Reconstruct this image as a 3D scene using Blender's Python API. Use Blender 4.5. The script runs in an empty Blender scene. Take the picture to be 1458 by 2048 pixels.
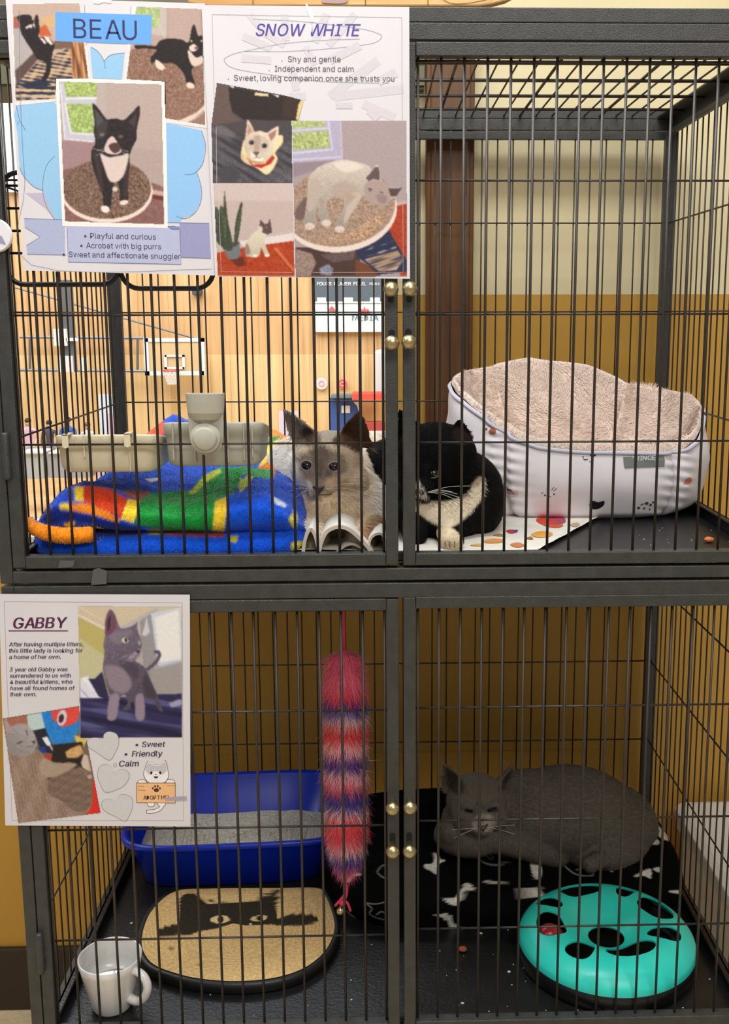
import bpy, bmesh, math, random
import numpy as np
from mathutils import Vector, Matrix
from mathutils.bvhtree import BVHTree

random.seed(7)
RNG = np.random.default_rng(11)
SC = bpy.context.scene
COL = SC.collection
FLOOR = -0.975          # floor level below the seam between the two cages

# ------------------------------------------------------------------ camera
CF, CPX, CPY = 2033.045, 804.493, 972.799
CPOS = np.array([-0.02871, -1.13639, 0.30439])
YAW, PITCH, ROLL = 0.02679, 0.16819, 0.00239
_fw = np.array([math.sin(YAW) * math.cos(PITCH), math.cos(YAW) * math.cos(PITCH), -math.sin(PITCH)])
_r = np.array([math.cos(YAW), -math.sin(YAW), 0.0])
_d = np.cross(_fw, _r)
CR = math.cos(ROLL) * _r + math.sin(ROLL) * _d
CD = -math.sin(ROLL) * _r + math.cos(ROLL) * _d
CFW = _fw
cam_data = bpy.data.cameras.new('camera')
cam = bpy.data.objects.new('camera', cam_data)
COL.objects.link(cam)
cam_data.sensor_fit = 'VERTICAL'
cam_data.sensor_height = 36.0
cam_data.sensor_width = 36.0
cam_data.lens = CF * 36.0 / 2048.0
cam_data.shift_x = -(CPX - 729.0) / 2048.0
cam_data.shift_y = (CPY - 1024.0) / 2048.0
cam_data.clip_start = 0.02
cam_data.clip_end = 200.0
cam.matrix_world = Matrix(((CR[0], -CD[0], -CFW[0], CPOS[0]),
                           (CR[1], -CD[1], -CFW[1], CPOS[1]),
                           (CR[2], -CD[2], -CFW[2], CPOS[2]),
                           (0, 0, 0, 1)))
SC.camera = cam

# ------------------------------------------------------------------ light and exposure
SC.view_settings.view_transform = 'Standard'
SC.view_settings.look = 'None'
SC.view_settings.exposure = 0.0
SC.view_settings.gamma = 1.0
SC.view_settings.use_curve_mapping = False
world = bpy.data.worlds.new('room_ambience')
SC.world = world
world.use_nodes = True
world.node_tree.nodes['Background'].inputs[0].default_value = (1.0, 0.965, 0.91, 1)
world.node_tree.nodes['Background'].inputs[1].default_value = 0.37


def area(name, loc, size, size_y, power, color, target):
    l = bpy.data.lights.new(name, 'AREA')
    l.shape = 'RECTANGLE'
    l.size, l.size_y, l.energy, l.color = size, size_y, power, color
    o = bpy.data.objects.new(name, l)
    COL.objects.link(o)
    o.location = loc
    o.rotation_euler = (Vector(target) - Vector(loc)).to_track_quat('-Z', 'Y').to_euler()
    return o


area('lobby_ceiling_light', (-0.12, -0.42, 1.85), 1.1, 0.35, 33, (0.92, 0.97, 1.0), (-0.12, -0.38, 0))
area('lobby_rear_ceiling_light', (0.5, -2.2, 1.85), 1.2, 0.6, 34, (1.0, 0.95, 0.87), (0.1, 0, -0.1))
area('lobby_left_fill_light', (-1.5, -0.55, 1.85), 0.6, 1.0, 15, (1.0, 0.96, 0.9), (-0.9, 0.5, -0.6))  # added fill with no visible fixture, brightens the wall left of the cage
area('gym_ceiling_light_array', (-5, 22, 7.5), 24, 9, 3300, (1.0, 0.97, 0.92), (-4, 30, -1))
area('gym_near_light_array', (-3, 5.5, 6.5), 8, 4, 700, (0.86, 0.94, 1.0), (-0.2, 0.8, 0))


# ------------------------------------------------------------------ helpers
def lin(c):
    c = np.asarray(c, float) / 255.0
    return np.where(c <= 0.04045, c / 12.92, ((c + 0.055) / 1.055) ** 2.4)


def C4(c):
    l = lin(c)
    return (float(l[0]), float(l[1]), float(l[2]), 1.0)


def ray(u, v):
    return CFW + (u - CPX) / CF * CR + (v - CPY) / CF * CD


def at(u, v, Y):
    """point on the vertical plane at depth Y seen at photo pixel u, v"""
    k = ray(u, v)
    return CPOS + k * ((Y - CPOS[1]) / k[1])


def atz(u, v, Z):
    k = ray(u, v)
    return CPOS + k * ((Z - CPOS[2]) / k[2])


def prj(P):
    q = np.asarray(P, float) - CPOS
    dep = q @ CFW
    return np.stack([CPX + CF * (q @ CR) / dep, CPY + CF * (q @ CD) / dep], -1)


def inside(pts, poly):
    x, y = pts[..., 0], pts[..., 1]
    poly = np.asarray(poly, float)
    res = np.zeros(x.shape, bool)
    n = len(poly)
    for i in range(n):
        x1, y1 = poly[i]
        x2, y2 = poly[(i + 1) % n]
        if y1 == y2:
            continue
        c = ((y1 > y) != (y2 > y)) & (x < (x2 - x1) * (y - y1) / (y2 - y1) + x1)
        res ^= c
    return res


def smooth(pts, n=6, closed=True):
    p = np.asarray(pts, float)
    m = len(p)
    out = []
    for i in range(m if closed else m - 1):
        if closed:
            a, b, c, d = p[(i - 1) % m], p[i], p[(i + 1) % m], p[(i + 2) % m]
        else:
            a, b, c, d = p[max(i - 1, 0)], p[i], p[i + 1], p[min(i + 2, m - 1)]
        for t in np.linspace(0, 1, n, endpoint=False):
            out.append(0.5 * ((2 * b) + (-a + c) * t + (2 * a - 5 * b + 4 * c - d) * t * t + (-a + 3 * b - 3 * c + d) * t ** 3))
    if not closed:
        out.append(p[-1])
    return np.array(out)


MATS = {}


def mat(name, color, rough=0.55, metal=0.0, noise=0.0, nscale=40.0, bump=0.0, bscale=300.0, coat=0.0, spec=0.5, sub=0.0):
    if name in MATS:
        return MATS[name]
    m = bpy.data.materials.new(name)
    m.use_nodes = True
    nt = m.node_tree
    b = nt.nodes['Principled BSDF']
    b.inputs['Roughness'].default_value = rough
    b.inputs['Metallic'].default_value = metal
    b.inputs['Specular IOR Level'].default_value = spec
    b.inputs['Coat Weight'].default_value = coat
    if sub:
        b.inputs['Subsurface Weight'].default_value = sub
        b.inputs['Subsurface Radius'].default_value = (0.01, 0.008, 0.006)
        b.inputs['Subsurface Scale'].default_value = 0.5
    tc = nt.nodes.new('ShaderNodeTexCoord')
    if noise > 0:
        n = nt.nodes.new('ShaderNodeTexNoise')
        n.inputs['Scale'].default_value = nscale
        n.inputs['Detail'].default_value = 4
        nt.links.new(tc.outputs['Object'], n.inputs['Vector'])
        r = nt.nodes.new('ShaderNodeValToRGB')
        c = np.array(C4(color))
        lo, hi = c * (1 - noise), np.minimum(c * (1 + noise), 1)
        lo[3] = hi[3] = 1
        r.color_ramp.elements[0].position, r.color_ramp.elements[1].position = 0.3, 0.7
        r.color_ramp.elements[0].color, r.color_ramp.elements[1].color = lo, hi
        nt.links.new(n.outputs['Fac'], r.inputs['Fac'])
        nt.links.new(r.outputs['Color'], b.inputs['Base Color'])
    else:
        b.inputs['Base Color'].default_value = C4(color)
    if bump > 0:
        n2 = nt.nodes.new('ShaderNodeTexNoise')
        n2.inputs['Scale'].default_value = bscale
        n2.inputs['Detail'].default_value = 2
        nt.links.new(tc.outputs['Object'], n2.inputs['Vector'])
        bp = nt.nodes.new('ShaderNodeBump')
        bp.inputs['Strength'].default_value = bump
        bp.inputs['Distance'].default_value = 0.002
        nt.links.new(n2.outputs['Fac'], bp.inputs['Height'])
        nt.links.new(bp.outputs['Normal'], b.inputs['Normal'])
    MATS[name] = m
    return m


def vmat(name, rough=0.7, noise=0.12, nscale=200.0, bump=0.0, bscale=400.0, sheen=0.0, spec=0.3):
    """material that reads the dye or print colour of each point of the surface"""
    if name in MATS:
        return MATS[name]
    m = bpy.data.materials.new(name)
    m.use_nodes = True
    nt = m.node_tree
    b = nt.nodes['Principled BSDF']
    b.inputs['Roughness'].default_value = rough
    b.inputs['Specular IOR Level'].default_value = spec
    b.inputs['Sheen Weight'].default_value = sheen
    a = nt.nodes.new('ShaderNodeAttribute')
    a.attribute_name = 'Col'
    tc = nt.nodes.new('ShaderNodeTexCoord')
    src = a.outputs['Color']
    if noise > 0:
        n = nt.nodes.new('ShaderNodeTexNoise')
        n.inputs['Scale'].default_value = nscale
        nt.links.new(tc.outputs['Object'], n.inputs['Vector'])
        mr = nt.nodes.new('ShaderNodeMapRange')
        mr.inputs['From Min'].default_value, mr.inputs['From Max'].default_value = 0.3, 0.7
        mr.inputs['To Min'].default_value, mr.inputs['To Max'].default_value = 1 - noise, 1 + noise
        nt.links.new(n.outputs['Fac'], mr.inputs['Value'])
        mx = nt.nodes.new('ShaderNodeVectorMath')
        mx.operation = 'SCALE'
        nt.links.new(src, mx.inputs[0])
        nt.links.new(mr.outputs['Result'], mx.inputs['Scale'])
        src = mx.outputs['Vector']
    nt.links.new(src, b.inputs['Base Color'])
    if bump > 0:
        n2 = nt.nodes.new('ShaderNodeTexNoise')
        n2.inputs['Scale'].default_value = bscale
        nt.links.new(tc.outputs['Object'], n2.inputs['Vector'])
        bp = nt.nodes.new('ShaderNodeBump')
        bp.inputs['Strength'].default_value = bump
        bp.inputs['Distance'].default_value = 0.003
        nt.links.new(n2.outputs['Fac'], bp.inputs['Height'])
        nt.links.new(bp.outputs['Normal'], b.inputs['Normal'])
    MATS[name] = m
    return m


class MB:
    """collects shapes and links them as ONE mesh object"""

    def __init__(self):
        self.v, self.f, self.c = [], [], []
        self.cur = (1, 1, 1)

    def add(self, v, f, c=None):
        k = len(self.v)
        self.v.extend([tuple(map(float, q)) for q in v])
        self.f.extend([tuple(i + k for i in q) for q in f])
        if c is None:
            self.c.extend([self.cur] * len(v))
        else:
            self.c.extend([tuple(q) for q in c])
        return self

    def color(self, rgb):
        self.cur = tuple(lin(rgb))
        return self

    def box(self, a, b):
        x0, y0, z0 = np.minimum(a, b)
        x1, y1, z1 = np.maximum(a, b)
        v = [(x0, y0, z0), (x1, y0, z0), (x1, y1, z0), (x0, y1, z0), (x0, y0, z1), (x1, y0, z1), (x1, y1, z1), (x0, y1, z1)]
        return self.add(v, [(3, 2, 1, 0), (4, 5, 6, 7), (0, 1, 5, 4), (1, 2, 6, 5), (2, 3, 7, 6), (3, 0, 4, 7)])

    def tube(self, pts, r, n=8, closed=False, caps=True):
        p = np.asarray(pts, float)
        m = len(p)
        rr = np.full(m, r) if np.isscalar(r) else np.asarray(r, float)
        V, up = [], None
        for i in range(m):
            a = p[(i - 1) % m] if (closed or i) else p[i]
            b = p[(i + 1) % m] if (closed or i < m - 1) else p[i]
            t = b - a
            t = t / (np.linalg.norm(t) + 1e-12)
            if up is None:
                up = np.array([0, 0, 1.0]) if abs(t[2]) < 0.9 else np.array([0, 1.0, 0])
            s = np.cross(t, up)
            s /= np.linalg.norm(s) + 1e-12
            up = np.cross(s, t)
            for k in range(n):
                w = 2 * math.pi * k / n
                V.append(p[i] + rr[i] * (math.cos(w) * s + math.sin(w) * up))
        F = []
        for i in range(m if closed else m - 1):
            j = (i + 1) % m
            for k in range(n):
                k2 = (k + 1) % n
                F.append((i * n + k, i * n + k2, j * n + k2, j * n + k))
        if caps and not closed:
            F.append(tuple(range(n - 1, -1, -1)))
            F.append(tuple((m - 1) * n + k for k in range(n)))
        return self.add(V, F)

    def lathe(self, prof, c=(0, 0, 0), n=48, axis='Z', a0=0.0, a1=2 * math.pi):
        full = abs(a1 - a0 - 2 * math.pi) < 1e-6
        m = n if full else n + 1
        V, F = [], []
        for r, z in prof:
            for k in range(m):
                w = a0 + (a1 - a0) * k / n
                x, y = r * math.cos(w), r * math.sin(w)
                q = (x, y, z) if axis == 'Z' else ((x, z, y) if axis == 'Y' else (z, x, y))
                V.append(np.array(q) + c)
        for i in range(len(prof) - 1):
            for k in range(n):
                k2 = (k + 1) % m
                F.append((i * m + k, i * m + k2, (i + 1) * m + k2, (i + 1) * m + k))
        return self.add(V, F)

    def ell(self, c, r, n=24, m=14, rot=None):
        V, F = [(0, 0, 1)], []
        for i in range(1, m):
            t = math.pi * i / m
            for k in range(n):
                w = 2 * math.pi * k / n
                V.append((math.sin(t) * math.cos(w), math.sin(t) * math.sin(w), math.cos(t)))
        V.append((0, 0, -1))
        V = np.array(V) * np.asarray(r, float)
        if rot is not None:
            V = V @ np.array(rot).T
        V = V + np.asarray(c, float)
        for k in range(n):
            F.append((0, 1 + k, 1 + (k + 1) % n))
            F.append((len(V) - 1, 1 + (m - 2) * n + (k + 1) % n, 1 + (m - 2) * n + k))
        for i in range(m - 2):
            for k in range(n):
                k2 = (k + 1) % n
                F.append((1 + i * n + k, 1 + (i + 1) * n + k, 1 + (i + 1) * n + k2, 1 + i * n + k2))
        return self.add(V, F)

    def loft(self, rings, close=False, cap0=True, cap1=True):
        n = len(rings[0])
        V = [q for r in rings for q in r]
        F = []
        for i in range(len(rings) - 1):
            for k in range(n):
                k2 = (k + 1) % n
                F.append((i * n + k, i * n + k2, (i + 1) * n + k2, (i + 1) * n + k))
        if cap0:
            F.append(tuple(range(n - 1, -1, -1)))
        if cap1:
            F.append(tuple((len(rings) - 1) * n + k for k in range(n)))
        return self.add(V, F)

    def grid(self, P, c=None, flip=False):
        h, w = P.shape[:2]
        idx = np.arange(h * w).reshape(h, w)
        F = np.stack([idx[:-1, :-1], idx[:-1, 1:], idx[1:, 1:], idx[1:, :-1]], -1).reshape(-1, 4)
        if flip:
            F = F[:, ::-1]
        return self.add(P.reshape(-1, 3), F.tolist(), None if c is None else np.asarray(c).reshape(-1, 3))

    def prism(self, front, back):
        n = len(front)
        V = list(front) + list(back)
        F = [tuple(range(n)), tuple(range(2 * n - 1, n - 1, -1))]
        for k in range(n):
            k2 = (k + 1) % n
            F.append((k, n + k, n + k2, k2))
        return self.add(V, F)

    def build(self, name, m, parent=None, sm=False, bevel=0.0, fix=False, vcol=True):
        me = bpy.data.meshes.new(name)
        me.from_pydata(self.v, [], self.f)
        if vcol:
            a = me.color_attributes.new('Col', 'FLOAT_COLOR', 'POINT')
            cc = np.ones((len(self.v), 4), np.float32)
            cc[:, :3] = np.asarray(self.c, np.float32).reshape(-1, 3)
            a.data.foreach_set('color', cc.ravel())
        if fix:
            bm = bmesh.new()
            bm.from_mesh(me)
            bmesh.ops.recalc_face_normals(bm, faces=bm.faces)
            bm.to_mesh(me)
            bm.free()
        if sm:
            me.polygons.foreach_set('use_smooth', [True] * len(me.polygons))
        me.update()
        o = bpy.data.objects.new(name, me)
        COL.objects.link(o)
        me.materials.append(m)
        if parent is not None:
            put_under(o, parent)
        if bevel:
            md = o.modifiers.new('edge', 'BEVEL')
            md.width, md.segments, md.limit_method = bevel, 2, 'ANGLE'
        return o


def put_under(o, p):
    o.parent = p
    o.matrix_parent_inverse = Matrix.Translation(-p_world(p))


def p_world(p):
    v = Vector((0, 0, 0))
    while p is not None:
        v = v + p.location + (p.matrix_parent_inverse.translation if p.parent else Vector((0, 0, 0)))
        p = p.parent
    return v


def tag(o, label, cat, group=None, kind=None):
    o['label'], o['category'] = label, cat
    if group:
        o['group'] = group
    if kind:
        o['kind'] = kind
    return o


def struct(o):
    o['kind'] = 'structure'
    return o


def empty(name, loc):
    o = bpy.data.objects.new(name, None)
    COL.objects.link(o)
    o.location = loc
    o.empty_display_size = 0.05
    return o


def bvh_of(o):
    me = o.data
    V = [v.co.copy() for v in me.vertices]
    return BVHTree.FromPolygons(V, [tuple(p.vertices) for p in me.polygons])


def hit(bvh, u, v, off=0.0):
    k = Vector(ray(u, v)).normalized()
    loc, nrm, i, d = bvh.ray_cast(Vector(CPOS), k)
    if loc is None:
        return None, None
    if nrm.dot(k) > 0:
        nrm = -nrm
    return np.array(loc + nrm * off), np.array(nrm)


def decal(bvh, poly, off=0.0006, mb=None, rgb=None, n=1):
    """a printed patch lying on a curved surface"""
    mb = mb or MB()
    if rgb is not None:
        mb.color(rgb)
    p = np.asarray(poly, float)
    c = p.mean(0)
    rings = []
    steps = 4
    for s in range(1, steps + 1):
        ring = []
        for q in p:
            h, _ = hit(bvh, *(c + (q - c) * s / steps), off)
            if h is None:
                return mb
            ring.append(h)
        rings.append(ring)
    ctr, _ = hit(bvh, c[0], c[1], off)
    if ctr is None:
        return mb
    k = len(p)
    V = [ctr] + [q for r in rings for q in r]
    F = [(0, 1 + i, 1 + (i + 1) % k) for i in range(k)]
    for s in range(steps - 1):
        for i in range(k):
            j = (i + 1) % k
            F.append((1 + s * k + i, 1 + (s + 1) * k + i, 1 + (s + 1) * k + j, 1 + s * k + j))
    return mb.add(V, F)


def circ(u, v, r, ry=None, n=14, rot=0.0):
    ry = ry or r
    t = np.linspace(0, 2 * math.pi, n, endpoint=False)
    x, y = r * np.cos(t), ry * np.sin(t)
    return np.stack([u + x * math.cos(rot) - y * math.sin(rot), v + x * math.sin(rot) + y * math.cos(rot)], -1)


def stroke(pts, w):
    """outline polygon of a thick px line"""
    p = np.asarray(pts, float)
    t = np.gradient(p, axis=0)
    t /= np.linalg.norm(t, axis=1, keepdims=True) + 1e-9
    nrm = np.stack([-t[:, 1], t[:, 0]], -1)
    ww = np.full(len(p), w / 2.0) if np.isscalar(w) else np.asarray(w) / 2.0
    return np.concatenate([p + nrm * ww[:, None], (p - nrm * ww[:, None])[::-1]])


def fur(mb_v, mb_f, cols, n, length, width, comb, lift=0.35, jit=0.35, rng=RNG, keep=None, tipcol=None, dens=None):
    """short ribbons of hair growing from a triangle soup; returns verts, faces, colours"""
    V = np.asarray(mb_v, float)
    F = np.asarray(mb_f, int)
    a, b, c = V[F[:, 0]], V[F[:, 1]], V[F[:, 2]]
    nr = np.cross(b - a, c - a)
    ar = np.linalg.norm(nr, axis=1)
    w = ar.copy()
    if dens is not None:
        w = w * dens((a + b + c) / 3)
    idx = rng.choice(len(F), n, p=w / w.sum())
    r1, r2 = np.sqrt(rng.random(n)), rng.random(n)
    p = a[idx] * (1 - r1)[:, None] + b[idx] * (r1 * (1 - r2))[:, None] + c[idx] * (r1 * r2)[:, None]
    nn = nr[idx] / (ar[idx][:, None] + 1e-15)
    d = comb(p, nn)
    d = d - nn * np.sum(d * nn, 1, keepdims=True)
    d /= np.linalg.norm(d, axis=1, keepdims=True) + 1e-9
    d = d + rng.normal(0, jit, (n, 3))
    d = d - nn * np.sum(d * nn, 1, keepdims=True)
    d /= np.linalg.norm(d, axis=1, keepdims=True) + 1e-9
    L = (length(p) if callable(length) else np.full(n, length)) * rng.uniform(0.7, 1.2, n)
    lf = lift * rng.uniform(0.6, 1.4, n)
    s = np.cross(nn, d)
    W = width * rng.uniform(0.7, 1.3, n)
    p0 = p - nn * 0.0008
    p1 = p + (nn * (lf * 1.1)[:, None] + d * 0.75) * (L * 0.55)[:, None]
    p2 = p + (nn * (lf * 0.8)[:, None] + d) * L[:, None]
    vv = np.stack([p0 - s * W[:, None], p0 + s * W[:, None], p1 - s * (W * 0.75)[:, None], p1 + s * (W * 0.75)[:, None], p2], 1).reshape(-1, 3)
    base = np.arange(n) * 5
    q = np.stack([base, base + 1, base + 3, base + 2], 1)
    t = np.stack([base + 2, base + 3, base + 4], 1)
    cc = cols(p)
    tc = cc if tipcol is None else tipcol(p, cc)
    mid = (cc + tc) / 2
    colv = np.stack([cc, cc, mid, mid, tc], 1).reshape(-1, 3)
    return vv, q.tolist() + t.tolist(), colv


def tris_of(me):
    me.calc_loop_triangles()
    F = np.empty(len(me.loop_triangles) * 3, np.int32)
    me.loop_triangles.foreach_get('vertices', F)
    V = np.empty(len(me.vertices) * 3, np.float64)
    me.vertices.foreach_get('co', V)
    return V.reshape(-1, 3), F.reshape(-1, 3)


def remeshed(mb, voxel, smooth_iter=6, factor=0.5):
    """melts overlapping closed shapes into one continuous skin"""
    me = bpy.data.meshes.new('skin')
    me.from_pydata(mb.v, [], mb.f)
    o = bpy.data.objects.new('skin', me)
    COL.objects.link(o)
    md = o.modifiers.new('melt', 'REMESH')
    md.mode, md.voxel_size, md.use_smooth_shade = 'VOXEL', voxel, True
    if smooth_iter:
        s = o.modifiers.new('soften', 'SMOOTH')
        s.iterations, s.factor = smooth_iter, factor
    dg = bpy.context.evaluated_depsgraph_get()
    out = bpy.data.meshes.new_from_object(o.evaluated_get(dg))
    bpy.data.objects.remove(o)
    bpy.data.meshes.remove(me)
    return tris_of(out)


def vnoise(P, s, seed=0):
    """cheap smooth noise from sines"""
    r = np.random.default_rng(seed)
    out = np.zeros(P.shape[:-1])
    for k in range(6):
        w = r.normal(0, 1, P.shape[-1]) * s * (0.6 + 0.3 * k)
        out += np.sin(P @ w + r.uniform(0, 6.28)) / (1 + 0.5 * k)
    return out / 3.0


M_FRAME = mat('hammered_charcoal_paint', (57, 57, 55), 0.4, 0.1, 0.18, 60, 0.35, 800)
M_WIRE = mat('dark_wire_enamel', (54, 48, 44), 0.38, 0.3, 0.15, 80)
M_BLACK = mat('black_wire', (16, 14, 14), 0.4)
M_BRASS = mat('brushed_brass', (184, 170, 132), 0.36, 1.0, 0.15, 300)
M_SLOT = mat('dark_slot', (8, 8, 8), 0.8)

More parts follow.
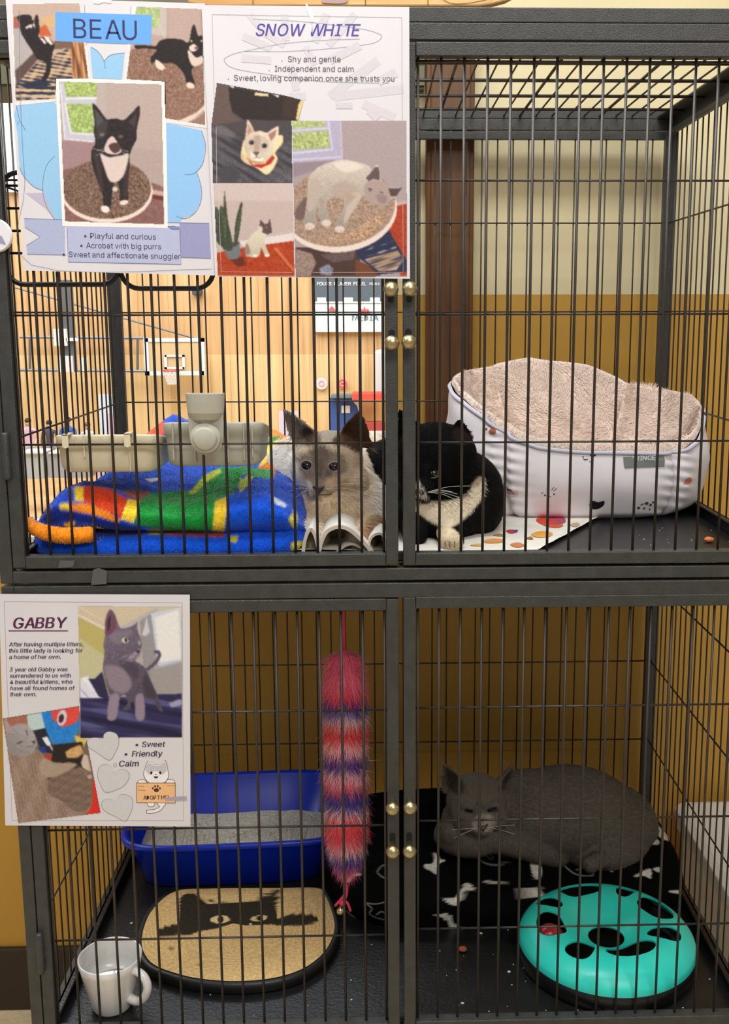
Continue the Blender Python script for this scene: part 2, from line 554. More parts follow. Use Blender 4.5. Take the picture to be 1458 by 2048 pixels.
# letter shapes: advance, outline points, triangles (thousandths of an em)
GLYPHS = {
    '!': (196, '106,-4 88,-1 74,9 63,24 60,41 63,58 74,73 88,83 106,86 123,83 138,73 148,58 151,41 148,24 138,9 123,-1 75,160 71,509 140,509 136,160', '16,18,17 16,19,18 7,9,8 6,9,7 6,10,9 5,10,6 5,11,10 4,11,5 4,12,11 3,12,4 3,13,12 2,13,3 2,14,13 1,14,2 1,15,14 0,15,1'),
    ',': (188, '125,-119 155,71 224,71 171,-119', '0,2,1 0,3,2'),
    '.': (188, '106,-4 88,-1 74,9 63,24 60,41 63,59 74,73 88,83 106,87 124,83 138,73 148,59 152,41 148,24 138,9 124,-1', '7,9,8 6,9,7 6,10,9 5,10,6 5,11,10 4,11,5 4,12,11 3,12,4 3,13,12 2,13,3 2,14,13 1,14,2 1,15,14 0,15,1'),
    '3': (453, '234,-7 190,-3 149,10 114,30 87,57 68,91 60,132 126,132 131,107 143,87 160,71 182,59 207,52 235,50 265,53 291,61 314,74 331,93 342,116 346,145 342,172 332,196 315,217 291,234 259,244 217,248 173,248 173,299 304,448 304,452 86,452 86,509 389,509 389,461 228,278 228,289 280,288 325,276 361,253 387,222 404,186 409,145 404,103 387,66 360,36 325,12 283,-2', '30,32,31 30,33,32 30,29,33 29,28,33 28,34,33 27,35,28 35,34,28 26,35,27 26,36,35 26,37,36 26,38,37 26,25,38 25,24,38 24,39,38 23,39,24 22,39,23 22,40,39 21,40,22 20,40,21 20,41,40 19,41,20 18,41,19 18,42,41 5,7,6 5,8,7 17,42,18 5,9,8 17,43,42 16,43,17 4,9,5 4,10,9 15,43,16 4,11,10 15,44,43 14,44,15 4,12,11 3,12,4 13,44,14 3,13,12 3,44,13 3,45,44 2,45,3 2,46,45 1,46,2 1,0,46'),
    '4': (453, '60,105 60,158 267,509 331,509 129,166 129,163 434,163 434,105 302,0 302,121 302,146 302,318 363,318 363,0', '1,3,2 1,4,3 10,12,11 10,13,12 1,5,4 1,6,5 1,10,6 10,7,6 0,10,1 0,9,10 13,7,10 0,8,9 8,7,0 8,13,7'),
    'A': (480, '60,0 245,509 320,509 507,0 439,0 331,302 320,334 308,372 293,420 276,478 289,478 271,419 257,371 244,333 234,302 129,0 154,142 154,199 413,199 413,142', '0,9,1 9,2,1 9,10,2 10,3,2 0,17,9 17,11,9 11,8,9 11,8,10 8,18,10 18,3,10 7,18,8 17,12,11 6,18,7 17,13,12 5,18,6 17,14,13 17,16,14 16,15,14 4,19,5 19,18,5 0,16,17 16,18,17 16,19,18 19,3,18 0,15,16 4,3,19'),
    'B': (456, '60,0 60,509 241,509 289,504 329,491 359,469 381,442 394,410 398,374 395,344 387,320 373,301 356,286 336,275 315,267 315,262 339,257 363,245 385,227 402,203 414,173 418,136 413,100 400,67 377,39 344,18 301,4 247,0 125,57 245,57 296,63 330,80 349,105 355,137 352,161 342,184 327,203 306,218 279,228 248,231 125,231 125,285 238,285 265,288 288,296 308,309 323,326 333,348 336,372 330,403 313,429 283,446 240,452 125,452', '0,53,1 53,2,1 53,3,2 53,4,3 53,5,4 53,52,5 52,6,5 0,41,53 51,6,52 50,6,51 50,7,6 49,7,50 49,8,7 48,8,49 48,9,8 47,9,48 46,9,47 46,10,9 45,10,46 45,11,10 44,11,45 44,12,11 43,12,44 42,12,43 42,13,12 0,40,41 40,42,41 40,13,42 40,14,13 40,15,14 40,16,15 40,17,16 40,39,17 39,18,17 0,28,40 38,18,39 37,18,38 37,19,18 36,19,37 36,20,19 35,20,36 34,20,35 34,21,20 33,21,34 32,21,33 32,22,21 31,22,32 31,23,22 30,23,31 30,24,23 29,24,30 0,29,28 0,24,29 0,25,24 0,26,25 0,27,26'),
    'C': (510, '287,-7 225,1 170,25 124,63 89,115 67,179 60,254 67,329 89,393 124,445 170,484 225,508 287,516 325,513 360,504 393,490 422,471 447,447 468,418 483,385 493,348 428,348 420,373 409,395 395,413 377,428 357,440 335,449 312,454 287,456 243,450 203,432 170,403 145,364 129,314 123,254 129,194 145,145 170,105 204,76 243,59 287,53 312,55 335,60 357,69 377,81 395,96 409,114 420,136 428,160 493,160 483,124 468,91 447,62 422,38 393,19 360,5 325,-4', '11,13,12 11,14,13 10,14,11 10,15,14 10,16,15 9,16,10 9,29,16 29,17,16 9,30,29 28,17,29 27,17,28 9,31,30 26,17,27 26,18,17 8,31,9 25,18,26 8,32,31 24,18,25 24,19,18 23,19,24 8,33,32 22,19,23 7,33,8 22,20,19 21,20,22 7,34,33 6,34,7 6,35,34 5,35,6 5,36,35 5,37,36 4,37,5 48,50,49 48,51,50 4,38,37 47,51,48 47,52,51 3,38,4 46,52,47 3,39,38 45,52,46 45,53,52 44,53,45 3,40,39 43,53,44 2,40,3 43,54,53 42,54,43 2,41,40 41,54,42 2,54,41 2,55,54 1,55,2 1,56,55 1,57,56 0,57,1'),
    'D': (502, '219,0 96,0 96,57 215,57 272,63 318,81 354,110 379,149 394,198 399,255 394,312 379,361 354,399 320,428 275,446 221,452 93,452 93,509 225,509 294,501 353,478 399,441 433,391 455,329 462,255 455,181 433,119 398,68 351,31 291,8 125,509 125,0 60,0 60,509', '32,17,33 17,30,33 32,16,17 30,18,17 31,18,30 31,15,18 15,19,18 15,20,19 15,21,20 32,15,16 32,2,15 2,31,15 31,14,15 31,13,14 31,12,13 31,11,12 31,10,11 31,9,10 31,8,9 31,3,8 3,7,8 3,6,7 3,5,6 3,4,5 32,1,2 31,3,2'),
    'E': (419, '60,0 60,509 372,509 372,452 125,452 125,286 355,286 355,229 125,229 125,57 375,57 375,0', '0,4,1 4,2,1 4,3,2 0,5,4 0,8,5 8,6,5 8,7,6 0,9,8 0,10,9 0,11,10'),
    'F': (410, '125,0 125,509 434,509 434,452 189,452 189,278 411,278 411,221 189,221 189,0', '0,4,1 4,2,1 4,3,2 0,5,4 0,8,5 8,6,5 8,7,6 0,9,8'),
    'G': (520, '288,-7 225,1 169,25 123,64 89,116 67,179 60,254 67,329 89,393 123,445 169,484 223,508 285,516 324,513 360,504 393,489 423,469 448,445 469,416 484,384 494,349 428,349 419,372 407,393 393,411 376,427 357,439 335,448 311,454 285,456 242,450 203,432 170,404 145,364 129,314 123,254 129,194 145,145 171,105 204,76 244,59 288,53 329,57 364,71 394,93 416,123 430,160 435,202 454,199 302,199 302,256 498,256 498,200 491,141 471,91 439,50 396,19 346,0', '11,13,12 11,14,13 10,14,11 10,15,14 10,16,15 9,16,10 9,29,16 29,17,16 9,30,29 28,17,29 27,17,28 9,31,30 26,17,27 8,31,9 26,18,17 25,18,26 8,32,31 24,18,25 24,19,18 23,19,24 8,33,32 7,33,8 22,19,23 22,20,19 21,20,22 7,34,33 6,34,7 6,35,34 49,51,50 49,47,51 47,52,51 5,35,6 5,36,35 49,46,47 48,52,47 48,53,52 46,48,49 46,53,48 5,37,36 4,37,5 45,53,46 4,38,37 45,54,53 44,54,45 3,38,4 3,39,38 43,54,44 43,55,54 3,40,39 42,55,43 2,40,3 2,41,40 41,55,42 2,55,41 2,56,55 1,56,2 1,57,56 0,57,1'),
    'H': (517, '60,0 60,509 125,509 125,289 392,289 392,509 457,509 457,0 392,0 392,232 125,232 125,0', '0,2,1 0,3,2 4,6,5 4,7,6 0,10,3 10,4,3 10,9,4 9,7,4 0,11,10 8,7,9'),
    'I': (300, '60,0 60,57 147,57 147,452 60,452 60,509 298,509 298,452 212,452 212,57 298,57 298,0', '4,6,5 4,7,6 3,7,4 2,8,3 8,7,3 2,9,8 0,2,1 0,9,2 0,10,9 0,11,10'),
    'L': (393, '125,0 125,509 189,509 189,57 426,57 426,0', '0,2,1 0,3,2 0,4,3 0,5,4'),
    'M': (628, '60,0 60,509 152,509 277,187 282,174 287,159 293,141 299,123 305,103 311,84 317,65 322,49 307,49 312,65 318,83 324,102 330,121 336,140 342,158 348,174 352,187 476,509 568,509 568,0 504,0 504,291 504,308 504,327 505,347 505,369 506,391 506,413 507,435 507,457 513,457 505,433 498,409 490,386 482,363 474,341 467,322 461,305 456,291 342,0 286,0 170,291 165,304 159,321 152,340 145,361 137,384 129,408 121,432 112,457 119,457 119,437 120,416 120,394 121,372 121,350 122,328 122,309 122,291 122,0', '0,53,1 53,2,1 53,54,2 54,3,2 20,33,21 33,22,21 33,34,22 34,23,22 0,52,53 55,3,54 20,32,33 35,32,34 32,23,34 56,52,55 52,3,55 20,35,32 35,31,32 20,36,35 0,56,52 56,51,52 0,57,56 20,37,36 0,58,57 20,38,37 0,59,58 20,39,38 0,60,59 20,40,39 0,61,60 20,41,40 0,62,61 20,42,41 0,63,62 20,43,42 19,43,20 18,43,19 17,43,18 16,43,17 15,43,16 14,43,15 13,10,14 10,43,14 13,11,10 12,11,13'),
    'N': (523, '60,0 60,509 136,509 343,183 352,169 363,151 375,130 388,107 401,82 414,55 405,54 402,81 401,108 400,134 399,157 399,178 399,195 399,509 463,509 463,0 387,0 202,290 190,310 177,331 164,354 148,381 130,413 108,452 119,454 121,417 122,384 123,354 124,328 125,307 125,291 125,0', '0,27,1 27,2,1 27,28,2 28,3,2 16,18,17 16,19,18 29,26,28 26,3,28 0,29,27 29,26,27 0,30,29 25,3,26 0,31,30 24,3,25 23,3,24 0,32,31 22,3,23 0,33,32 21,3,22 0,34,33 0,35,34 20,3,21 15,19,16 20,4,3 14,19,15 20,5,4 13,19,14 20,6,5 12,19,13 20,7,6 11,19,12 20,8,7 20,10,8 10,9,8 10,19,11 20,19,10'),
    'O': (533, '287,-7 225,1 170,25 125,63 90,115 67,179 60,254 67,329 90,393 125,445 170,484 225,508 287,516 349,508 403,484 449,445 484,393 506,329 513,254 506,179 484,115 449,63 403,25 349,1 287,53 330,59 369,76 402,105 428,144 445,194 450,254 445,314 428,365 402,404 369,433 330,450 287,456 243,450 204,433 171,404 145,364 129,314 123,254 129,194 145,144 171,105 204,76 243,59', '11,13,12 10,13,11 10,14,13 9,14,10 9,36,14 36,15,14 9,37,36 35,15,36 34,15,35 9,38,37 8,38,9 34,16,15 33,16,34 8,39,38 32,16,33 8,40,39 7,40,8 32,17,16 31,17,32 7,41,40 6,41,7 31,18,17 30,18,31 6,42,41 5,42,6 5,43,42 29,18,30 29,19,18 5,44,43 28,19,29 4,44,5 28,20,19 4,45,44 27,20,28 3,45,4 27,21,20 3,46,45 26,21,27 3,47,46 25,21,26 25,22,21 2,47,3 2,24,47 24,22,25 2,22,24 1,22,2 1,23,22 1,0,23'),
    'P': (445, '60,0 60,509 235,509 289,503 332,487 366,462 390,430 404,391 409,348 404,304 390,265 366,233 332,207 289,191 235,186 109,186 109,242 233,242 269,246 297,256 318,272 333,294 342,319 344,348 342,376 333,402 318,423 297,439 268,449 232,452 125,452 125,0', '0,30,1 30,2,1 30,3,2 30,4,3 30,5,4 30,29,5 29,28,5 28,6,5 0,16,30 16,31,30 27,6,28 26,6,27 26,7,6 25,7,26 24,7,25 24,8,7 23,8,24 22,8,23 22,9,8 21,9,22 21,10,9 20,10,21 19,10,20 19,11,10 18,11,19 17,11,18 0,15,16 31,17,16 31,14,17 14,11,17 14,12,11 14,13,12 0,14,15 0,31,14'),
    'R': (449, '60,0 60,509 236,509 290,504 333,489 367,465 390,433 405,395 409,352 405,309 390,271 367,240 333,217 289,203 236,198 96,198 96,255 234,255 269,258 298,267 319,281 334,300 342,324 345,352 342,380 334,405 319,425 298,440 269,449 233,452 125,452 125,0 353,0 230,229 303,229 428,0', '0,16,1 16,30,1 30,2,1 30,3,2 30,4,3 30,5,4 30,29,5 29,28,5 28,6,5 16,31,30 27,6,28 26,6,27 26,7,6 25,7,26 24,7,25 24,8,7 23,8,24 22,8,23 22,9,8 21,9,22 21,10,9 20,10,21 19,10,20 19,11,10 18,11,19 17,11,18 0,15,16 31,17,16 31,33,17 33,11,17 33,34,11 34,12,11 31,14,33 14,32,33 35,12,34 13,35,12 14,35,13 0,14,15 0,31,14 32,35,14'),
    'S': (447, '245,-9 194,-4 149,9 113,31 86,60 68,96 60,137 126,137 132,110 145,88 164,71 188,59 216,52 245,49 278,52 308,60 332,74 351,92 363,114 367,139 364,161 354,179 338,193 318,205 294,214 267,222 206,239 150,260 108,289 82,326 74,372 80,413 97,448 124,476 159,498 202,511 249,516 296,511 338,498 373,476 399,449 416,415 423,378 359,378 348,412 324,437 289,453 247,459 216,456 189,448 167,435 151,418 140,398 137,376 141,352 153,334 170,319 191,308 213,300 234,293 286,279 309,272 333,264 358,252 381,238 400,220 416,198 427,171 430,139 425,99 408,64 382,34 345,11 300,-4', '35,37,36 34,37,35 34,38,37 33,38,34 33,39,38 33,40,39 32,47,33 47,40,33 32,48,47 46,40,47 32,49,48 45,40,46 45,41,40 31,49,32 31,50,49 44,41,45 31,51,50 31,52,51 44,42,41 30,52,31 43,42,44 30,53,52 30,54,53 29,54,30 29,55,54 29,56,55 28,56,29 28,57,56 28,58,57 28,59,58 28,60,59 27,60,28 27,61,60 27,62,61 27,63,62 26,63,27 26,64,63 25,64,26 25,65,64 24,65,25 24,66,65 23,66,24 22,66,23 22,67,66 21,67,22 20,67,21 20,68,67 19,68,20 18,68,19 18,69,68 5,7,6 5,8,7 17,69,18 5,9,8 17,70,69 4,9,5 16,70,17 4,10,9 15,70,16 4,11,10 15,71,70 14,71,15 3,11,4 3,12,11 13,71,14 3,13,12 3,71,13 3,72,71 2,72,3 2,73,72 1,73,2 1,0,73'),
    'T': (449, '125,452 125,509 510,509 510,452 350,452 350,0 285,0 285,452', '0,2,1 0,3,2 7,3,0 6,4,7 4,3,7 6,5,4'),
    'U': (517, '259,-8 203,-2 154,15 114,43 85,80 66,124 60,173 60,509 124,509 124,178 128,144 141,113 160,87 187,68 220,56 259,52 298,56 331,68 357,87 377,113 389,144 393,178 393,509 457,509 457,173 451,124 433,80 403,43 363,15 315,-2', '6,8,7 6,9,8 21,23,22 21,24,23 6,10,9 20,24,21 5,10,6 20,25,24 5,11,10 19,25,20 19,26,25 4,11,5 4,12,11 18,26,19 4,13,12 17,26,18 3,13,4 17,27,26 3,14,13 16,27,17 3,15,14 15,27,16 3,27,15 2,27,3 2,28,27 1,28,2 1,29,28 0,29,1'),
    'W': (686, '199,0 60,509 126,509 207,196 213,171 219,145 225,120 230,94 236,67 241,40 233,40 238,67 243,94 249,120 255,145 261,171 268,196 350,509 423,509 505,196 512,171 518,145 524,120 530,94 536,67 541,40 532,40 537,67 543,94 548,120 554,145 560,171 566,196 647,509 713,509 574,0 499,0 411,323 403,356 395,391 387,431 380,475 393,475 386,433 379,395 371,359 362,323 274,0', '0,2,1 0,3,2 16,41,17 41,18,17 41,42,18 42,19,18 32,34,33 32,35,34 16,43,41 43,40,41 43,40,42 40,19,42 16,44,43 39,19,40 16,45,44 38,19,39 16,46,45 37,19,38 16,47,46 36,19,37 0,4,3 15,47,16 36,20,19 31,35,32 0,5,4 14,47,15 36,21,20 30,35,31 0,6,5 13,47,14 36,22,21 29,35,30 0,7,6 12,47,13 36,23,22 28,35,29 0,8,7 11,47,12 36,24,23 27,35,28 0,10,8 10,9,8 10,47,11 36,26,24 26,25,24 26,35,27 0,47,10 36,35,26'),
    'Y': (472, '247,0 247,208 60,509 135,509 236,344 252,318 266,292 279,264 293,230 267,230 281,265 295,293 309,318 324,344 425,509 499,509 312,208 312,0', '1,3,2 1,4,3 13,15,14 13,16,15 1,5,4 12,16,13 11,16,12 1,6,5 10,16,11 1,7,6 9,8,10 8,16,10 1,8,7 1,16,8 0,16,1 0,17,16'),
    'a': (389, '189,-9 155,-5 124,5 98,22 77,45 64,73 60,108 63,138 73,161 88,179 107,193 130,203 155,211 181,216 208,220 239,224 263,227 282,230 295,235 303,243 305,255 305,257 303,279 296,297 285,311 270,322 250,329 225,331 200,329 179,322 161,313 147,301 137,288 130,274 71,291 87,322 108,346 134,364 163,375 193,382 224,384 245,383 269,379 293,372 315,360 336,343 352,320 363,290 366,251 366,0 306,0 306,52 302,52 294,38 282,25 265,12 245,1 220,-6 200,45 232,49 258,59 278,74 293,93 302,115 305,138 305,190 299,186 289,182 276,179 261,176 245,173 230,171 216,169 205,168 184,164 164,159 147,150 133,139 124,124 122,105 124,87 132,72 144,61 159,52 178,47', '39,41,40 39,42,41 38,42,39 38,43,42 37,43,38 37,44,43 36,44,37 36,45,44 35,45,36 35,27,45 27,46,45 35,28,27 26,46,27 35,29,28 25,46,26 35,30,29 34,30,35 24,46,25 24,47,46 34,31,30 23,47,24 34,32,31 22,47,23 33,32,34 22,48,47 21,48,22 20,48,21 19,48,20 19,49,48 18,49,19 17,65,18 65,49,18 16,65,17 15,65,16 14,65,15 13,65,14 12,65,13 11,65,12 10,65,11 9,65,10 9,66,65 64,49,65 9,67,66 9,68,67 8,68,9 8,69,68 8,70,69 8,71,70 8,72,71 8,73,72 8,74,73 8,75,74 7,75,8 7,76,75 7,77,76 7,78,77 63,49,64 6,78,7 6,79,78 62,49,63 5,79,6 5,80,79 61,51,62 51,49,62 5,81,80 60,51,61 4,81,5 4,82,81 4,83,82 59,52,60 52,51,60 4,84,83 59,53,52 50,49,51 58,53,59 4,58,84 4,53,58 3,53,4 3,54,53 3,55,54 2,55,3 2,56,55 1,56,2 1,57,56 0,57,1'),
    'b': (424, '237,-8 205,-5 180,4 160,17 145,31 134,46 126,59 119,59 119,0 60,0 60,509 121,509 121,319 126,319 134,331 145,346 159,360 179,373 204,381 237,384 281,378 320,361 353,332 377,293 393,245 398,189 393,133 377,84 353,45 321,16 282,-2 228,47 260,51 287,66 308,88 323,117 333,151 336,189 333,227 323,261 308,290 287,311 260,325 228,330 195,325 169,312 148,291 132,263 123,229 120,189 123,150 133,115 148,86 169,65 196,51', '9,11,10 9,12,11 18,20,19 17,20,18 17,21,20 16,21,17 16,22,21 15,22,16 14,22,15 14,43,22 43,42,22 42,23,22 13,43,14 13,44,43 13,45,44 41,23,42 9,13,12 9,47,13 47,46,13 46,45,13 40,23,41 40,24,23 39,24,40 9,48,47 38,24,39 38,25,24 9,49,48 37,25,38 9,50,49 36,25,37 36,26,25 35,26,36 9,51,50 35,27,26 34,27,35 9,7,51 7,52,51 33,27,34 7,53,52 33,28,27 32,28,33 7,6,53 6,54,53 9,8,7 5,54,6 31,28,32 5,31,54 5,28,31 4,28,5 4,29,28 3,29,4 2,29,3 2,30,29 1,30,2 1,0,30'),
    'c': (396, '233,-8 185,-2 143,16 108,46 82,85 66,133 60,187 66,243 82,291 108,330 143,360 185,378 233,384 260,383 286,377 310,368 331,356 350,341 366,322 378,301 388,277 329,262 324,276 316,289 307,301 296,311 283,319 268,325 251,329 233,330 199,325 171,310 150,287 134,258 125,224 122,187 125,151 134,117 150,89 171,66 199,51 233,46 252,48 269,52 284,58 297,66 308,76 318,89 325,102 330,117 389,102 380,78 367,56 351,37 332,21 311,9 287,-1 261,-6', '11,13,12 11,14,13 10,14,11 10,15,14 10,16,15 9,16,10 9,17,16 9,29,17 29,18,17 8,30,9 30,29,9 28,18,29 27,18,28 8,31,30 26,18,27 26,19,18 25,19,26 24,19,25 8,32,31 23,19,24 23,20,19 7,32,8 22,20,23 7,33,32 22,21,20 7,34,33 6,34,7 6,35,34 5,35,6 5,36,35 5,37,36 4,37,5 4,38,37 48,50,49 48,51,50 47,51,48 46,51,47 4,39,38 3,39,4 46,52,51 45,52,46 44,52,45 3,40,39 43,52,44 43,53,52 42,53,43 3,41,40 41,53,42 3,53,41 2,53,3 2,54,53 2,55,54 1,55,2 1,56,55 1,57,56 0,57,1'),
    'd': (424, '221,-8 177,-2 137,16 105,45 81,84 65,133 60,189 65,245 81,293 105,332 138,361 177,378 222,384 254,381 279,373 298,360 313,346 324,331 332,319 337,319 337,509 398,509 398,0 339,0 339,59 333,59 324,46 313,31 298,17 278,4 253,-5 230,47 262,51 289,65 310,86 325,115 335,150 338,189 335,229 326,263 310,291 289,312 263,325 230,330 198,325 171,311 149,290 134,261 125,227 122,189 125,151 135,117 150,88 171,66 198,51', '19,21,20 19,22,21 11,13,12 11,14,13 10,14,11 10,15,14 9,15,10 9,16,15 9,17,16 8,44,9 44,43,9 43,17,9 43,18,17 42,18,43 41,18,42 8,45,44 41,19,18 41,40,19 40,39,19 39,22,19 8,46,45 7,46,8 7,47,46 38,22,39 7,48,47 6,48,7 37,22,38 6,49,48 6,50,49 36,22,37 5,50,6 5,51,50 35,22,36 4,51,5 4,52,51 34,24,35 24,22,35 4,53,52 33,24,34 3,53,4 3,54,53 32,25,33 25,24,33 32,26,25 23,22,24 3,31,54 31,26,32 3,26,31 3,27,26 2,27,3 2,28,27 2,29,28 1,29,2 1,30,29 0,30,1'),
    'e': (404, '238,-8 187,-2 143,16 108,46 82,85 65,132 60,187 65,242 81,290 107,329 141,359 183,378 231,384 262,382 292,374 320,361 345,341 367,315 383,282 394,242 397,194 397,169 101,169 101,221 364,221 336,202 333,237 324,269 309,294 288,314 263,326 231,330 199,326 172,313 151,294 135,270 125,241 122,211 122,178 126,139 136,106 154,80 177,61 205,50 238,46 260,48 280,53 297,61 311,73 323,88 332,105 391,91 379,63 361,39 337,19 308,4 275,-5', '11,13,12 11,14,13 10,14,11 10,15,14 10,16,15 9,16,10 9,31,16 31,17,16 9,32,31 30,17,31 8,32,9 29,17,30 8,33,32 29,18,17 28,18,29 8,34,33 27,18,28 8,35,34 7,35,8 27,19,18 7,36,35 26,19,27 26,24,19 24,20,19 6,23,7 23,36,7 23,37,36 25,24,26 6,22,23 37,24,23 37,20,24 38,20,37 38,21,20 5,22,6 39,21,38 5,21,22 5,39,21 5,40,39 4,40,5 4,41,40 49,51,50 49,52,51 48,52,49 3,41,4 3,42,41 47,52,48 47,53,52 3,43,42 46,53,47 45,53,46 3,44,43 44,53,45 3,53,44 2,53,3 2,54,53 2,55,54 1,55,2 1,56,55 0,56,1'),
    'f': (254, '282,379 282,327 60,327 60,379 134,0 134,432 138,461 149,486 167,505 189,519 214,527 241,530 260,529 276,527 288,524 296,521 281,468 276,470 269,472 259,473 248,474 224,470 208,460 198,443 195,419 195,0', '10,12,11 10,13,12 9,13,10 9,14,13 9,15,14 9,16,15 8,17,9 17,16,9 7,19,8 19,18,8 18,17,8 6,20,7 20,19,7 6,21,20 6,22,21 5,22,6 5,23,22 5,24,23 4,24,5 4,25,24 2,0,3 2,1,0'),
    'g': (425, '233,-151 194,-148 160,-140 131,-127 108,-110 90,-91 76,-69 127,-41 136,-53 147,-66 162,-78 180,-88 204,-95 233,-97 275,-92 308,-75 330,-47 337,-6 337,68 332,68 324,56 313,41 298,28 278,16 253,8 221,5 177,10 139,27 106,53 81,90 65,136 60,191 65,246 81,293 106,332 138,361 177,378 222,384 254,382 279,373 299,360 314,346 325,331 334,319 339,319 339,379 398,379 398,-9 393,-54 376,-90 350,-117 316,-136 277,-147 231,59 263,63 290,75 311,95 326,121 335,154 338,193 335,231 326,264 311,291 290,312 263,325 231,330 198,325 171,312 150,290 135,262 125,229 122,193 125,155 135,123 150,96 171,76 198,63', '36,38,37 36,39,38 44,46,45 44,47,46 35,39,36 35,40,39 34,40,35 34,41,40 34,42,41 33,66,34 66,65,34 65,42,34 65,43,42 64,43,65 63,43,64 33,67,66 63,44,43 63,62,44 62,61,44 61,60,44 60,47,44 33,68,67 32,68,33 32,69,68 32,70,69 31,70,32 59,47,60 31,71,70 31,72,71 58,47,59 30,72,31 30,73,72 57,47,58 29,73,30 29,74,73 56,18,57 18,47,57 29,75,74 55,18,56 28,75,29 28,76,75 54,19,55 19,18,55 54,20,19 17,47,18 28,53,76 53,20,54 28,20,53 28,21,20 27,21,28 27,22,21 27,23,22 26,23,27 26,24,23 25,24,26 16,47,17 16,48,47 6,8,7 15,48,16 6,9,8 15,49,48 6,10,9 5,10,6 14,49,15 5,11,10 5,12,11 14,50,49 4,12,5 13,50,14 4,13,12 4,50,13 3,50,4 3,51,50 2,51,3 2,52,51 1,52,2 1,0,52'),
    'h': (410, '121,227 121,0 60,0 60,509 121,509 121,287 110,287 131,332 160,362 195,379 235,384 271,380 303,369 329,349 348,321 361,285 365,240 365,0 304,0 304,235 298,275 280,304 253,323 217,329 192,326 168,317 149,303 134,283 124,257', '2,4,3 2,6,4 6,5,4 9,11,10 9,12,11 8,12,9 8,13,12 7,13,8 7,23,13 23,14,13 6,25,7 25,24,7 24,23,7 22,14,23 21,14,22 21,15,14 6,26,25 20,15,21 6,27,26 2,28,6 28,27,6 20,16,15 19,16,20 2,0,28 19,17,16 18,17,19 2,1,0'),
    'i': (167, '102,443 86,446 73,455 63,468 60,483 63,499 73,512 86,521 102,524 119,521 133,512 142,499 145,483 142,468 133,455 119,446 71,0 71,379 132,379 132,0', '16,18,17 16,19,18 7,9,8 6,9,7 6,10,9 5,10,6 5,11,10 4,11,5 4,12,11 3,12,4 3,13,12 2,13,3 2,14,13 1,14,2 1,15,14 0,15,1'),
    'k': (381, '117,137 117,212 128,212 292,379 368,379 192,199 185,199 60,0 60,509 121,509 121,0 301,0 155,186 199,229 380,0', '7,9,8 7,1,9 1,10,9 2,4,3 2,13,4 13,5,4 2,12,13 5,14,13 7,0,1 10,2,1 10,12,2 0,5,6 0,14,5 10,11,12 7,14,0 10,14,7 11,14,10'),
    'l': (189, '147,-2 108,3 81,20 65,47 60,84 60,509 121,509 121,99 123,77 128,62 137,54 154,52 162,52 168,53 173,53 177,54 188,3 179,1 169,-1 158,-2', '4,6,5 4,7,6 4,8,7 3,8,4 3,9,8 3,10,9 3,11,10 14,16,15 13,16,14 12,16,13 11,16,12 3,16,11 2,16,3 1,16,2 0,16,1 0,17,16 0,18,17 0,19,18'),
    'm': (610, '60,0 60,379 119,379 120,295 115,295 125,323 140,346 158,363 180,376 203,384 227,386 265,380 295,361 316,331 328,295 320,295 330,321 345,343 365,361 388,375 415,383 444,386 476,383 505,372 529,354 548,328 560,296 564,255 564,0 503,0 503,254 497,289 480,313 455,326 426,330 402,328 382,320 365,307 353,290 345,270 343,247 343,0 282,0 282,260 276,288 260,311 237,326 207,330 185,328 165,320 147,307 133,289 124,266 121,238 121,0', '9,11,10 20,22,21 8,11,9 19,22,20 19,23,22 8,12,11 0,2,1 0,4,2 4,3,2 7,12,8 18,23,19 18,24,23 6,12,7 17,24,18 6,13,12 17,25,24 5,47,6 47,13,6 16,34,17 34,25,17 47,46,13 46,14,13 5,48,47 16,35,34 33,25,34 33,26,25 5,49,48 16,36,35 32,26,33 45,14,46 4,49,5 15,36,16 4,50,49 15,37,36 31,26,32 44,15,45 15,14,45 4,51,50 15,38,37 31,27,26 0,52,4 52,51,4 44,38,15 44,39,38 30,27,31 43,39,44 43,40,39 0,53,52 42,40,43 30,28,27 29,28,30 42,41,40 0,54,53'),
    'n': (410, '121,227 121,0 60,0 60,379 119,379 119,287 110,287 131,332 160,362 195,379 235,384 271,380 302,369 328,349 348,321 360,285 365,240 365,0 304,0 304,235 298,275 280,304 253,323 217,329 192,326 168,317 149,303 134,283 124,257', '9,11,10 9,12,11 2,4,3 2,6,4 6,5,4 8,12,9 8,13,12 7,13,8 7,23,13 23,14,13 6,25,7 25,24,7 24,23,7 22,14,23 21,14,22 21,15,14 6,26,25 20,15,21 6,27,26 2,28,6 28,27,6 20,16,15 19,16,20 2,0,28 19,17,16 18,17,19 2,1,0'),
    'o': (415, '233,-8 185,-2 143,16 108,46 82,85 66,133 60,187 66,243 82,291 108,330 143,360 185,378 233,384 282,378 325,360 359,330 385,291 402,243 407,187 402,133 385,85 359,46 325,16 282,-2 233,46 268,51 296,66 318,89 333,117 342,151 345,187 342,224 333,258 318,287 296,310 268,325 233,330 199,325 171,310 150,287 134,258 125,224 122,187 125,151 134,117 150,89 171,66 199,51', '11,13,12 10,13,11 10,14,13 9,14,10 9,15,14 8,37,9 37,36,9 36,15,9 36,35,15 35,16,15 8,38,37 34,16,35 8,39,38 33,16,34 7,39,8 33,17,16 7,40,39 32,17,33 7,41,40 31,17,32 6,41,7 31,18,17 6,42,41 30,18,31 5,42,6 5,43,42 29,18,30 29,19,18 5,44,43 28,19,29 28,20,19 4,44,5 4,45,44 27,20,28 4,46,45 26,20,27 3,46,4 26,21,20 3,47,46 25,21,26 3,24,47 24,21,25 3,21,24 2,21,3 2,22,21 1,22,2 1,23,22 0,23,1'),
